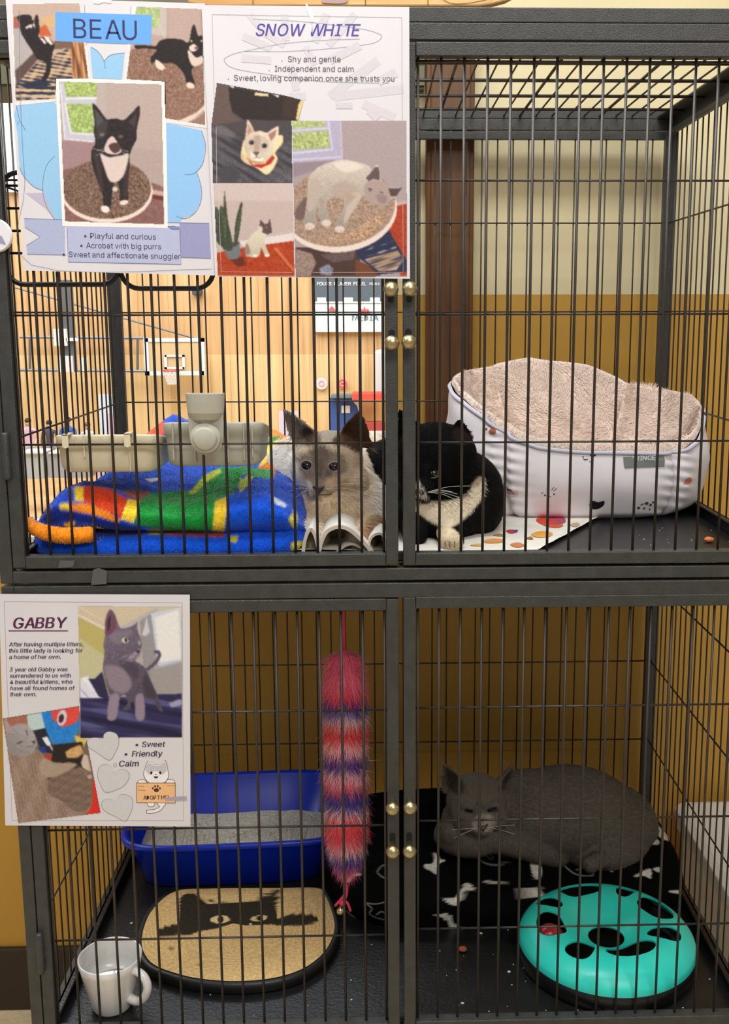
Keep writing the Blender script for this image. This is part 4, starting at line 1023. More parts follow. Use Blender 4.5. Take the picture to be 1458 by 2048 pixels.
def cage(name, label, z0, z1, ztray, hz, back_off, floor_z):
    """open-front unit: corner posts, rails, back and side wire panels, doors added by the caller"""
    c = empty(name, (0, DY / 2, z0))
    tag(c, label, 'cage', 'stacked two-door wire cages')
    for sx in (-1, 1):
        for y in (0.0, DY - TB):
            b = MB().box((sx * FX, y, z0), (sx * (FX - TB), y + TB, z1))
            b.build('corner_post', M_FRAME, c, bevel=0.0011)
    for y in (0.0, DY - TB):
        for za, zb in ((z0, z0 + TB), (z1 - 0.0175, z1)):
            b = MB().box((-FX + TB, y + 0.0002, za), (FX - TB, y + TB, zb))
            b.build('cross_rail', M_FRAME, c, bevel=0.0011)
    for sx in (-1, 1):
        for za, zb in ((z0, z0 + TB), (z1 - 0.0175, z1)):
            b = MB().box((sx * FX, TB, za), (sx * (FX - TB), DY - TB, zb))
            b.build('side_rail', M_FRAME, c, bevel=0.0011)
    # inner frames of the side and back panels
    p0, p1 = z0 + TB + 0.002, z1 - 0.0195
    for sx in (-1, 1):
        b = MB()
        xa, xb = sx * (FX - TB - 0.001), sx * (FX - TB - 0.010)
        b.box((xa, DY - TB - 0.013, p0), (xb, DY - TB - 0.001, p1))
        b.box((xa, TB + 0.006, p0), (sx * (FX - TB - 0.006), TB + 0.010, p1))
        b.box((xa, TB, p1 - 0.008), (sx * (FX - TB - 0.008), DY - TB - 0.013, p1))
        f = b.build('side_panel', M_FRAME, c, bevel=0.0008)
        xs = sx * (FX - TB + 0.004)
        seg = [((xs, TB + 0.012 + 0.0254 * k, z0 + 0.01), (xs, TB + 0.012 + 0.0254 * k, z1 - 0.012), 0.00125) for k in range(20)]
        seg += [((xs - sx * 0.0025, 0.012, z), (xs - sx * 0.0025, DY - 0.012, z), 0.0013) for z in hz]
        wires('wire_grid', f, seg)
    b = MB()
    yb = DY - TB
    b.box((-FX + TB + 0.001, yb - 0.002, p1 - 0.012), (FX - TB - 0.001, yb + 0.008, p1))
    f = b.build('back_panel', M_FRAME, c, bevel=0.0008)
    seg = []
    k = -18
    while k < 19:
        x = back_off + 0.0247 * k
        if abs(x) < FX - TB:
            seg.append(((x, yb + 0.001, z0 + 0.01), (x, yb + 0.001, z1 - 0.012), 0.00125))
        k += 1
    seg += [((-FX + 0.01, yb - 0.0012, z), (FX - 0.01, yb - 0.0012, z), 0.00125) for z in hz]
    wires('wire_grid', f, seg)
    return c


XR = [0.0197 + 0.02494 * k for k in range(17)]
XL = [-0.0193 - 0.0254 * k for k in range(17)]
up = cage('cat_cage', 'upper charcoal two-door wire cage holding the white cat and the black-and-white cat', 0.0016, 0.6072, 0.02,
          (0.447, 0.307, 0.163), -0.0044, 0.02)
lo = cage('cat_cage', 'lower charcoal two-door wire cage holding the grey cat and a blue litter box', -0.600, -0.0016, -0.575,
          (-0.144, -0.288, -0.431), 0.0172, -0.575)
door(up, -0.4415, -0.0028, 0.0192, 0.5878, ((0.3312, -1), (0.274, 1)), ((-0.4395, 0.123),), XL, (0.5707, 0.4475, 0.3036, 0.160))
door(up, 0.0028, 0.4415, 0.0192, 0.5878, ((0.3312, -1), (0.274, 1)), ((0.4395, 0.123),), XR, (0.5707, 0.4475, 0.3036, 0.160))
door(lo, -0.4415, -0.0028, -0.5797, -0.0183, ((-0.2702, -1), (-0.3245, 1)), ((-0.4395, -0.486),), XL, (-0.0345, -0.1577, -0.305, -0.4505), -0.0018)
door(lo, 0.0028, 0.4415, -0.5797, -0.0183, ((-0.2702, -1), (-0.3245, 1)), ((0.4395, -0.486),), XR, (-0.0330, -0.1577, -0.302, -0.4455))
# stand legs under the lower unit
for sx in (-1, 1):
    for y in (0.0, DY - TB):
        MB().box((sx * FX, y, FLOOR + 0.03), (sx * (FX - TB), y + TB, -0.6)).build('stand_leg', M_FRAME, lo, bevel=0.001)
        bb = MB()
        bb.lathe([(0, 0), (0.014, 0), (0.016, 0.008), (0.016, 0.022), (0.008, 0.03), (0, 0.03)], (sx * (FX - 0.007), y + 0.007, FLOOR), 18)
        bb.build('foot', M_BLACK, lo, sm=True)

# roof: frame, long wires front to back, cross rods
b = MB()
for y in (0.0, DY - TB):
    b.box((-FX, y, 0.6074), (FX, y + TB, 0.6226))
for sx in (-1, 1):
    b.box((sx * FX, TB, 0.6074), (sx * (FX - TB), DY - TB, 0.6226))
b.box((FX - TB - 0.022, TB, 0.6085), (FX - TB, DY - TB, 0.612))
roof = b.build('roof_panel', M_FRAME, up, bevel=0.0011)
seg = [((-0.4319 + 0.0254 * k, 0.01, 0.6115), (-0.4319 + 0.0254 * k, DY - 0.01, 0.6115), 0.0022 if k % 5 == 0 else 0.0014) for k in range(35)]
seg += [((-FX + 0.01, y, 0.6080), (FX - 0.01, y, 0.6080), 0.0024) for y in (0.083, 0.178, 0.273, 0.370, 0.465)]
wires('wire_grid', roof, seg)


def tray(label, z, lip, front):
    t = MB()
    x0, x1, y0, y1 = -0.437, 0.437, 0.017, 0.528
    t.box((x0, y0, z - 0.004), (x1, y1, z))
    for sx in (-1, 1):
        t.box((sx * 0.437, y0, z), (sx * 0.4325, y1, z + lip))
        t.box((sx * 0.437, y0, z + lip - 0.003), (sx * 0.427, y1, z + lip))
    t.box((-0.432, y1 - 0.0045, z), (0.432, y1, z + lip))
    t.box((-0.432, y0, z), (0.432, y0 + 0.0035, z + front))
    o = t.build('cage_tray', mat('worn_black_tray_plastic', (26, 26, 27), 0.34, 0, 0.35, 18, 0.25, 260), None, bevel=0.0012)
    tag(o, label, 'tray', 'black plastic cage trays')


tray('black plastic tray on the floor of the upper cage under the cats', 0.02, 0.018, 0.012)
tray('black plastic tray on the floor of the lower cage under the mug and mat', -0.575, 0.018, 0.004)
b = MB()
for k in range(11):
    x = -0.4 + 0.08 * k
    b.tube([(x, 0.007, 0.0125), (x, DY - 0.007, 0.0125)], 0.0022, 6)
b.build('tray_support', M_WIRE, up)
b = MB()
for k in range(11):
    x = -0.4 + 0.08 * k
    b.tube([(x, 0.007, -0.5825), (x, DY - 0.007, -0.5825)], 0.0022, 6)
b.build('tray_support', M_WIRE, lo)

# wooden sign lying along the top front edge
b = MB()
q = [(376, 7), (420, 13.5), (700, 13.2), (960, 12.6), (985, 9), (1012, 2), (1030, -8), (1035, -40), (1020, -70), (380, -80), (366, -40)]
b.prism([at(u, v, 0.02) for u, v in q], [at(u, v, 0.02) + np.array((0, 0.012, 0)) for u, v in q])
zmin = min(v[2] for v in b.v)
b.v = [(x, y, z + max(0, 0.6230 - zmin)) for x, y, z in b.v]
sg = b.build('wooden_sign', wood('honey_plank_wood', (206, 150, 82), (232, 188, 122), (8, 40, 90), 0.5), None, bevel=0.002, fix=True)
tag(sg, 'honey coloured wooden sign board standing on the front edge of the cage roof', 'sign')
b = MB()
flat_poly(b, smooth([(644, 4), (660, 7), (690, 6), (694, -6), (650, -8)], 4), 0.019)
b.build('painted_patch', mat('mauve_paint', (186, 150, 150), 0.6), sg)
b = MB()
flat_poly(b, stroke(smooth([(880, -6), (900, 6), (930, 7), (970, 0), (990, -8)], 6, False), 1.6), 0.019)
for u in (505, 730, 855):
    flat_poly(b, [(u, -20), (u + 1.6, -20), (u + 2, 12), (u + 0.4, 12)], 0.0185)
b.build('dark_line', mat('burnt_line', (120, 76, 36), 0.6), sg)


# black wire racks hanging inside the door, below the posters
def rack(u0, u1, v, label):
    a, c = at(u0, v, 0.024), at(u1, v, 0.024)
    x0, x1, zb = a[0], c[0], (a[2] + c[2]) / 2
    zt, r = zb + 0.12, 0.02
    p = []
    for cx, cz, a0 in ((x1 - r, zt - r, 0), (x0 + r, zt - r, 90), (x0 + r, zb + r, 180), (x1 - r, zb + r, 270)):
        for k in range(7):
            w = math.radians(a0 + 15 * k)
            p.append((cx + r * math.cos(w), 0.024, cz + r * math.sin(w)))
    b = MB()
    b.tube(p, 0.0028, 8, closed=True)
    for k in range(1, 5):
        z = zb + 0.12 * k / 5
        b.tube([(x0, 0.024, z + 0.01), (x1, 0.024, z + 0.01)], 0.0016, 6)
    for x in (x0 + 0.03, x1 - 0.03):
        b.tube([(x, 0.024, zt), (x, 0.02, zt + 0.008), (x, 0.0102, zt + 0.0115), (x, 0.005, zt + 0.006), (x, 0.006, zt)], 0.0018, 6)
    tag(b.build('wire_rack', M_BLACK, None, sm=True), label, 'wire rack', 'black wire racks inside the upper door')


rack(14, 240, 569, 'black wire rack with rounded corners inside the upper door, leftmost under the poster')
rack(243, 428, 577, 'black wire rack with rounded corners inside the upper door, right of the leftmost rack')

# ================================================================== posters
M_PAPER = mat('white_copy_paper', (216, 211, 215), 0.6, 0, 0.03, 12)
M_PRINT = vmat('printed_ink', 0.55, 0.03, 400)
M_INK = mat('black_ink', (58, 52, 70), 0.6)


class Canvas:
    """a printed snapshot: polygons, noise and soft edges rasterised to a fine coloured mesh"""

    def __init__(self, quad, step=1.3, base=(128, 128, 128)):
        self.q = np.asarray(quad, float)
        lo, hi = self.q.min(0), self.q.max(0)
        self.nx, self.ny = int((hi[0] - lo[0]) / step) + 2, int((hi[1] - lo[1]) / step) + 2
        u = np.linspace(lo[0], hi[0], self.nx)
        v = np.linspace(lo[1], hi[1], self.ny)
        self.U, self.V = np.meshgrid(u, v)
        self.P = np.stack([self.U, self.V], -1)
        self.img = np.ones((self.ny, self.nx, 3)) * np.asarray(base, float)
        self.rng = np.random.default_rng(int(lo[0] * 7 + lo[1]))

    @staticmethod
    def blur(a, k):
        for _ in range(k):
            p = np.pad(a, [(1, 1), (1, 1)] + [(0, 0)] * (a.ndim - 2), 'edge')
            a = (p[:-2, 1:-1] + p[2:, 1:-1] + p[1:-1, :-2] + p[1:-1, 2:] + 2 * p[1:-1, 1:-1]) / 6
        return a

    def mix(self, m, c):
        c = np.asarray(c, float)
        self.img = self.img * (1 - m[..., None]) + c * m[..., None]

    def poly(self, pts, c, soft=1, sm=False, nz=0, cell=1, alpha=1.0):
        pts = smooth(pts, 5) if sm else pts
        m = self.blur(inside(self.P, pts).astype(float), soft) * alpha
        col = np.ones_like(self.img) * np.asarray(c, float)
        if nz:
            n = self.rng.normal(0, nz, self.img.shape[:2])
            n = self.blur(n, cell) * (0.55 + 0.45 * cell)
            col = col + n[..., None]
        self.img = self.img * (1 - m[..., None]) + col * m[..., None]
        return self

    def line(self, pts, w, c, soft=1, sm=True, alpha=1.0):
        return self.poly(stroke(smooth(pts, 5, False) if sm and len(pts) > 2 else np.asarray(pts, float), w), c, soft, alpha=alpha)

    def ell(self, u, v, r, ry=None, c=(0, 0, 0), rot=0, soft=1, nz=0, cell=1):
        return self.poly(circ(u, v, r, ry, 24, math.radians(rot)), c, soft, False, nz, cell)

    def streaks(self, pts, cols, ang, freq, soft=1, seed=0, thr=0.2):
        m = self.blur(inside(self.P, pts).astype(float), soft)
        d = self.U * math.cos(ang) + self.V * math.sin(ang)
        e = -self.U * math.sin(ang) + self.V * math.cos(ang)
        n = vnoise(np.stack([d * freq * 0.15, e * freq], -1), 1.0, seed)
        self.mix(m * np.clip((n - thr) * 3, 0, 1), cols[0])
        self.mix(m * np.clip((-n - thr) * 3, 0, 1), cols[1])
        return self

    def shade(self, pts, dark, ang, sm=True):
        """tonal modelling of a photographed subject inside its outline"""
        m = self.blur(inside(self.P, smooth(pts, 5) if sm else pts).astype(float), 3)
        lo, hi = np.asarray(pts, float).min(0), np.asarray(pts, float).max(0)
        d = ((self.U - lo[0]) / (hi[0] - lo[0] + 1) - .5) * math.cos(ang) + ((self.V - lo[1]) / (hi[1] - lo[1] + 1) - .5) * math.sin(ang)
        self.img = self.img * (1 - (m * np.clip(d + .5, 0, 1) * dark)[..., None])
        return self

    def build(self, Y, parent, grain=3.0, name='photo_print', under=None):
        self.img = self.blur(self.img, 1)
        img = np.clip(self.img + self.rng.normal(0, grain, self.img.shape[:2])[..., None], 0, 255)
        keep = inside(self.P, self.q)
        # pull edge cells onto the cut edge by keeping cells whose centre lies inside
        k = ray(self.U.ravel()[:, None], self.V.ravel()[:, None])
        W = CPOS + k * ((Y - CPOS[1]) / k[:, 1:2])
        idx = np.arange(self.nx * self.ny).reshape(self.ny, self.nx)
        F = np.stack([idx[:-1, :-1], idx[1:, :-1], idx[1:, 1:], idx[:-1, 1:]], -1)
        cu = (self.P[:-1, :-1] + self.P[1:, 1:]) / 2
        F = F[inside(cu, self.q)]
        b = MB()
        b.add(W, F.tolist(), lin(img.reshape(-1, 3)))
        return b.build(name, M_PRINT, parent)


def sheet(name, corners, Y, label, thick=0.0004, bend=None):
    """one sheet of paper, gently bowed"""
    c = [np.array(at(u, v, Y)) for u, v in corners]
    n = 24
    P = np.zeros((n + 1, n + 1, 3))
    for i in range(n + 1):
        for j in range(n + 1):
            s, t = i / n, j / n
            P[i, j] = (c[0] * (1 - t) + c[1] * t) * (1 - s) + (c[3] * (1 - t) + c[2] * t) * s
            if bend:
                P[i, j] += bend(s, t)
    b = MB()
    b.grid(P, flip=True)
    b.grid(P + np.array((0, thick, 0)))
    o = b.build(name, M_PAPER, None, sm=True)
    tag(o, label, 'poster', 'adoption posters taped to the cages')
    return o


def ink(parent, name, polys, Y, m=None):
    out = None
    for i, (p, rgb) in enumerate(polys):
        b = MB()
        flat_poly(b, p, Y - i * 0.000008, rgb)
        out = b.build(name, m or M_PRINT, parent)
    return out


def B(p):
    return np.asarray(p, float) / 3.3136


def S(p):
    return np.asarray(p, float) / 3.3136 + np.array((400, 0))


def G(p):
    return np.asarray(p, float) / 3.645 + np.array((0, 1160))


GREENS = ((120, 160, 60), (196, 206, 120))
# ------------------------------------------------------------------ first poster
Y1 = -0.0030
beau = sheet('poster', [(11, -6), (410, 7), (430, 551), (47, 541)], Y1,
             'white poster with three photos of a black and white kitten over blue clouds')
y = Y1 - 0.0001
BL = (150, 194, 228)
clouds = [(smooth(B([(110, 702), (370, 687), (392, 1000), (410, 1300), (415, 1458), (358, 1450), (305, 1360), (285, 1262), (225, 1238), (160, 1172), (130, 1110), (118, 900)]), 3), BL),
          (B([(1098, 815), (1335, 865), (1352, 910), (1360, 965), (1345, 1080), (1302, 1140), (1332, 1230), (1332, 1335), (1282, 1418), (1208, 1446), (1192, 1474), (1110, 1472)]), (146, 192, 234)),
          (B([(597, 310), (640, 332), (690, 405), (735, 362), (825, 350), (808, 525), (615, 520)]), BL),
          (B([(160, 1448), (430, 1460), (430, 1690), (180, 1683), (175, 1628), (265, 1570), (165, 1505)]), (172, 178, 208)),
          (B([(170, 1280), (290, 1278), (360, 1450), (300, 1380)]), (188, 180, 200)),
          (B([(1190, 1476), (1386, 1480), (1398, 1712), (1192, 1706)]), (152, 152, 192))]
ink(beau, 'cloud_artwork', clouds, y)
navy = (74, 92, 128)
L = [([(362, 1035), (312, 1090), (287, 1180), (285, 1280), (308, 1365), (360, 1452)], 3), ([(130, 1110), (160, 1172), (225, 1238), (285, 1262)], 3),
     ([(1225, 1157), (1265, 1156), (1302, 1138), (1345, 1080), (1362, 965), (1335, 865)], 3), ([(1165, 1430), (1205, 1447), (1250, 1441), (1300, 1400), (1332, 1330), (1334, 1240), (1303, 1140)], 3),
     ([(605, 312), (650, 342), (686, 398), (698, 456)], 3), ([(690, 405), (735, 364), (825, 350)], 3), ([(160, 1448), (420, 1456)], 3), ([(165, 1505), (265, 1570), (175, 1628)], 3),
     ([(108, 702), (130, 800), (170, 865)], 3), ([(120, 800), (118, 830)], 3), ([(180, 1684), (440, 1690)], 3), ([(1197, 1706), (1398, 1712)], 3),
     ([(1110, 1474), (1386, 1480)], 3), ([(128, 70), (135, 650), (165, 1210), (208, 1756), (1402, 1783)], 2.4), ([(560, 30), (572, 300)], 2), ([(868, 40), (860, 300)], 2)]
ink(beau, 'outline', [(stroke(smooth(B(p), 5, False) if len(p) > 3 or p[0][0] in (605, 690) else B(p), w / 3.3), (96, 112, 146)) for p, w in L], y - 0.000066)
ink(beau, 'scroll_banner', [(B([(444, 1498), (1188, 1500), (1200, 1752), (452, 1736)]), (180, 184, 214))], y - 0.000088)
ink(beau, 'scroll_outline', [(stroke(B(p), 0.9), (70, 78, 120)) for p in ([(444, 1510), (452, 1736), (1200, 1752), (1192, 1520)],
    [(1110, 1500), (1140, 1520), (1185, 1520), (1192, 1508), (1150, 1498), (1110, 1500)])] + [(B([(1112, 1500), (1142, 1518), (1186, 1518), (1190, 1508), (1150, 1499)]), (132, 138, 184))], y - 0.000132)
ink(beau, 'photo_border', [(B([(72, 22), (532, 12), (606, 530), (380, 530), (368, 672), (100, 700)]), (226, 220, 218)),
                           (B([(872, 40), (1348, 52), (1372, 850), (1090, 812), (1090, 540), (820, 530)]), (226, 220, 218))], y - 0.000066)
ink(beau, 'photo_border', [(B([(366, 515), (1096, 538), (1113, 1511), (414, 1498)]), (238, 232, 228))], y - 0.000132)
# kitten reaching up
c = Canvas(B([(84, 26), (526, 22), (586, 522), (372, 520), (368, 655), (104, 668)]), base=(190, 164, 150))
c.poly(B([(84, 120), (240, 190), (230, 350), (100, 480)]), (176, 166, 164), 2)
c.poly(B([(84, 110), (150, 110), (130, 190), (85, 185)]), (166, 96, 80), 2)
c.poly(B([(270, 112), (372, 100), (366, 190), (280, 180)]), (206, 168, 124), 1)
c.poly(B([(255, 190), (300, 160), (345, 240), (262, 240)]), (196, 92, 56), 2)
c.poly(B([(100, 470), (228, 345), (262, 380), (110, 570)]), (92, 72, 66), 2)
c.poly(B([(104, 560), (250, 410), (480, 310), (480, 530), (104, 670)]), (168, 138, 112), 1)
c.streaks(B([(104, 560), (250, 410), (480, 310), (480, 530), (104, 670)]), ((58, 56, 72), (200, 170, 136)), 0.05, 0.55, 1, 3, 0.0)
c.poly(B([(120, 560), (300, 520), (372, 600), (250, 625)]), (44, 46, 66), 2)
c.streaks(B([(104, 600), (372, 560), (370, 655), (104, 668)]), ((50, 50, 68), (206, 176, 140)), 0.1, 0.6, 1, 5, 0.0)
c.poly(B([(460, 280), (556, 282), (586, 522), (482, 515)]), (166, 112, 74), 1)
c.streaks(B([(460, 280), (556, 282), (586, 522), (482, 515)]), ((108, 66, 40), (204, 152, 108)), 1.5, 0.4, 1, 8, 0.1)
c.poly(B([(368, 270), (470, 275), (480, 320), (300, 330)]), (120, 88, 74), 2)
body = B([(112, 112), (150, 98), (190, 98), (215, 118), (226, 145), (233, 108), (252, 106), (262, 200), (256, 245), (300, 245), (345, 272), (362, 312), (350, 345), (342, 400), (332, 480), (310, 525), (275, 532), (305, 465), (300, 412), (250, 392), (212, 335), (165, 262), (138, 210), (130, 150)])
c.poly(body, (40, 32, 34), 1, True, 6)
c.poly(B([(165, 182), (200, 160), (216, 165), (210, 188), (190, 182), (180, 194)]), (210, 190, 180), 1)
c.poly(B([(215, 165), (228, 140), (232, 190)]), (200, 180, 172), 1)
c.poly(B([(262, 255), (278, 248), (310, 285), (296, 292)]), (228, 208, 196), 1)
c.poly(B([(285, 238), (320, 248), (352, 290), (340, 300), (310, 275)]), (232, 212, 200), 1)
c.ell(*B((215, 126)), 2, 2, (200, 190, 120))
c.build(y - 0.000132, beau)
# kitten lying down
c = Canvas(B([(905, 44), (1340, 60), (1358, 828), (1096, 782), (1090, 540), (838, 524), (868, 290)]), base=(182, 156, 146))
c.poly(B([(905, 44), (1060, 46), (1110, 60), (1112, 240), (900, 220)]), (190, 176, 170), 1)
c.poly(B([(905, 44), (1060, 48), (1056, 186), (980, 176), (905, 100)]), (164, 182, 120), 1, nz=18, cell=2)
c.line(B([(1000, 44), (1090, 250)]), 2, (200, 188, 180))
c.line(B([(1112, 50), (1112, 250)]), 3, (166, 146, 138))
c.poly(B([(860, 330), (1000, 300), (1340, 320), (1370, 700), (1200, 800), (820, 800)]), (140, 106, 90), 2, nz=26, cell=1)
c.poly(B([(1180, 800), (1300, 750), (1360, 690), (1360, 720), (1280, 790), (1220, 830)]), (224, 200, 184), 1)
c.poly(B([(1230, 815), (1300, 790), (1360, 740), (1362, 840)]), (150, 116, 102), 1)
kb = B([(895, 300), (960, 300), (1030, 305), (1060, 270), (1120, 256), (1200, 262), (1250, 280), (1270, 190), (1290, 165), (1312, 235), (1342, 245), (1346, 380), (1320, 430), (1285, 440), (1270, 480), (1290, 560), (1240, 560), (1220, 490), (1150, 420), (1080, 420), (1040, 400), (1005, 420), (1000, 380), (1040, 330), (960, 322), (900, 322)])
c.poly(kb, (38, 30, 30), 1, True, 6)
c.poly(B([(1030, 395), (1060, 410), (1092, 445), (1075, 465), (1045, 455), (1030, 425)]), (232, 206, 190), 1, True)
c.poly(B([(1235, 555), (1262, 545), (1288, 565), (1280, 585), (1245, 582)]), (232, 206, 190), 1, True)
c.poly(B([(1248, 330), (1300, 380), (1340, 370), (1340, 420), (1285, 440), (1255, 400)]), (214, 192, 180), 1, True)
c.poly(B([(1255, 310), (1285, 292), (1312, 318), (1290, 340), (1262, 335)]), (222, 200, 186), 1, True)
c.ell(*B((1300, 318)), 3.5, 3, (110, 76, 72))
c.ell(*B((1268, 272)), 2.6, 2.4, (190, 170, 110))
c.ell(*B((1336, 272)), 2.6, 2.4, (190, 170, 110))
c.build(y - 0.000132, beau)
# kitten standing on the carpeted disc
c = Canvas(B([(392, 540), (1070, 560), (1088, 1486), (432, 1466)]), base=(176, 156, 150))
c.poly(B([(660, 555), (1072, 560), (1080, 1000), (640, 960)]), (182, 162, 154), 3)
c.poly(B([(392, 930), (640, 945), (640, 1100), (400, 1130)]), (160, 128, 130), 3)
c.poly(B([(392, 540), (662, 550), (640, 940), (425, 925)]), (194, 190, 202), 1)
c.poly(B([(640, 550), (700, 552), (700, 720), (650, 960), (630, 930)]), (184, 168, 162), 2)
c.poly(B([(424, 543), (640, 548), (643, 640), (440, 642)]), (164, 180, 104), 1, nz=26, cell=3)
c.poly(B([(437, 688), (620, 690), (622, 886), (474, 876)]), (158, 176, 104), 1, nz=26, cell=3)
c.line(B([(432, 655), (645, 650)]), 3.5, (226, 222, 224), sm=False)
c.line(B([(432, 680), (470, 882), (620, 892)]), 3, (228, 226, 228), sm=False)
c.line(B([(400, 560), (430, 920), (620, 940)]), 2.5, (226, 222, 224), sm=False)
c.poly(B([(400, 1130), (640, 1080), (1088, 1240), (1088, 1486), (430, 1470)]), (136, 96, 90), 2, nz=10, cell=2)
c.poly(B([(1000, 1255), (1086, 1270), (1088, 1300), (1000, 1285)]), (196, 168, 160), 1)
c.poly(B([(1000, 1288), (1088, 1304), (1088, 1330), (1000, 1315)]), (110, 50, 44), 1)
c.poly(circ(*B((708, 1272)), 92, 62, 40), (234, 212, 202), 1)
c.poly(circ(*B((706, 1252)), 89, 60, 40), (122, 94, 80), 1, nz=34, cell=1)
kb = B([(612, 692), (640, 705), (690, 770), (710, 790), (770, 785), (820, 795), (880, 740), (922, 702), (926, 760), (908, 850), (905, 920), (880, 970), (858, 1035), (858, 1110), (846, 1230), (846, 1330), (800, 1342), (790, 1240), (765, 1195), (746, 1260), (730, 1380), (690, 1385), (680, 1290), (650, 1205), (615, 1110), (604, 1010), (632, 945), (622, 870), (626, 800)])
c.poly(kb, (44, 36, 38), 1, True, 12)
c.poly(B([(640, 800), (720, 800), (700, 900), (640, 930)]), (66, 56, 56), 5)
c.poly(B([(615, 1000), (650, 1020), (690, 1260), (670, 1280)]), (64, 52, 50), 4)
c.poly(B([(830, 1060), (855, 1060), (845, 1300), (815, 1310)]), (62, 50, 48), 4)
c.poly(B([(625, 720), (650, 745), (690, 800), (640, 850)]), (78, 76, 78), 2)
c.poly(B([(910, 740), (895, 850), (850, 810)]), (70, 56, 54), 2)
c.poly(B([(665, 1020), (720, 1040), (800, 1030), (852, 1020), (840, 1100), (815, 1170), (770, 1207), (725, 1197), (690, 1110)]), (216, 196, 188), 2, True)
c.poly(B([(732, 906), (758, 912), (782, 955), (802, 1000), (780, 1022), (720, 1020), (690, 995), (704, 945)]), (214, 190, 182), 1, True)
c.poly(B([(722, 962), (775, 945), (800, 985), (772, 1014), (738, 1002)]), (84, 58, 58), 1, True)
c.ell(*B((676, 892)), 5, 3.5, (110, 108, 100))
c.ell(*B((800, 905)), 5, 3.5, (90, 86, 82))
for q in ([(690, 985), (640, 1000)], [(690, 1000), (640, 1030)], [(800, 990), (850, 1005)], [(800, 1000), (845, 1030)], [(700, 1005), (620, 985)]):
    c.line(B(q), 0.9, (200, 196, 200), sm=False)
c.ell(*B((698, 1386)), 9, 7, (236, 222, 212), 25)
c.ell(*B((822, 1342)), 9, 5, (230, 212, 200), -10)
c.ell(*B((762, 1254)), 5.5, 5, (214, 196, 186))
c.build(y - 0.000198, beau)
ink(beau, 'title_panel', [(B([(366, 80), (1006, 100), (1002, 296), (368, 272)]), (104, 164, 232))], y - 0.000198)
lettering('BEAU', B((487, 252)), B((908, 266)), y - 0.000264, mat('navy_ink', (44, 46, 92), 0.6), beau, 'title_lettering')
for s, p0, p1 in (('• Playful and curious', (558, 1580), (1033, 1588)), ('• Acrobat with big purrs', (532, 1643), (1068, 1652)), ('• Sweet and affectionate snuggler', (415, 1702), (1195, 1718))):
    lettering(s, B(p0), B(p1), y - 0.000220, M_INK, beau, 'text_line')
ink(beau, 'tape', [(B([(620, -4), (740, -4), (735, 22), (690, 14), (650, 26), (618, 20)]), (246, 244, 242))], y - 0.000264)  # small white highlight on the tape, painted as a patch

# ------------------------------------------------------------------ second poster
Y2 = -0.0052
snow = sheet('poster', [(403, 10), (818.5, 14), (820, 557.5), (430.5, 553)], Y2,
             'white poster with three photos of a cream cat under violet slanted lettering')
y = Y2 - 0.0001
flk = [([(860, 640), (1180, 400)], 60), ([(890, 640), (1350, 590)], 60), ([(1080, 690), (1290, 780)], 56), ([(700, 640), (590, 640)], 50),
       ([(640, 600), (600, 430)], 50), ([(760, 430), (700, 310)], 46), ([(840, 90), (760, 280)], 52), ([(1030, 90), (850, 300)], 50), ([(330, 95), (420, 210), (560, 300)], 46),
       ([(560, 95), (570, 270)], 46), ([(285, 240), (470, 320)], 50), ([(275, 385), (470, 400)], 50), ([(1060, 300), (860, 400)], 56), ([(1180, 540), (1300, 480)], 60), ([(1120, 730), (1180, 790)], 50), ([(900, 700), (1010, 700)], 40)]
ink(snow, 'snowflake_artwork', [(np.concatenate([stroke(S(p), w / 3.3)]), (206 + 2 * (i % 3), 201, 207)) for i, (p, w) in enumerate(flk)], y)
ln = [([(345, 126), (700, 145), (1060, 190), (1180, 222), (1204, 246), (1150, 285), (980, 310), (760, 330), (540, 341), (290, 340)], 2.6),
      ([(1060, 258), (800, 268), (560, 288), (400, 318), (240, 352), (175, 380), (160, 402), (200, 442), (300, 470), (560, 508), (800, 538), (1000, 547), (1250, 551)], 2.6)]
bd = [([(80, 96), (700, 107), (1337, 116)], 2.4), ([(80, 96), (95, 700), (140, 1800)], 2.0), ([(1337, 116), (1340, 800)], 2.2)]
ink(snow, 'outline', [(stroke(smooth(S(p), 6, False), w / 3.3), (138, 134, 146)) for p, w in ln] + [(stroke(S(p), w / 3.3), (150, 146, 156)) for p, w in bd], y - 0.000088)
lettering('SNOW WHITE', S((370, 237)), S((1066, 239)), y - 0.000154, mat('violet_ink', (78, 62, 152), 0.6), snow, 'title_lettering', shear=0.22, bold=0.008)
for s, p0, p1 in (('Shy and gentle', (583, 411), (932, 412)), ('Independent and calm', (496, 474), (1018, 476)), ('Sweet, loving companion once she trusts you', (225, 535), (1288, 540)),
                  ('.', (539, 407), (546, 407)), ('.', (455, 470), (461, 470)), ('.', (184, 528), (191, 528)), ('.', (717, 344), (724, 344))):
    lettering(s, S(p0), S(p1), y - 0.000154, mat('soft_black_ink', (78, 72, 88), 0.6), snow, 'text_line')
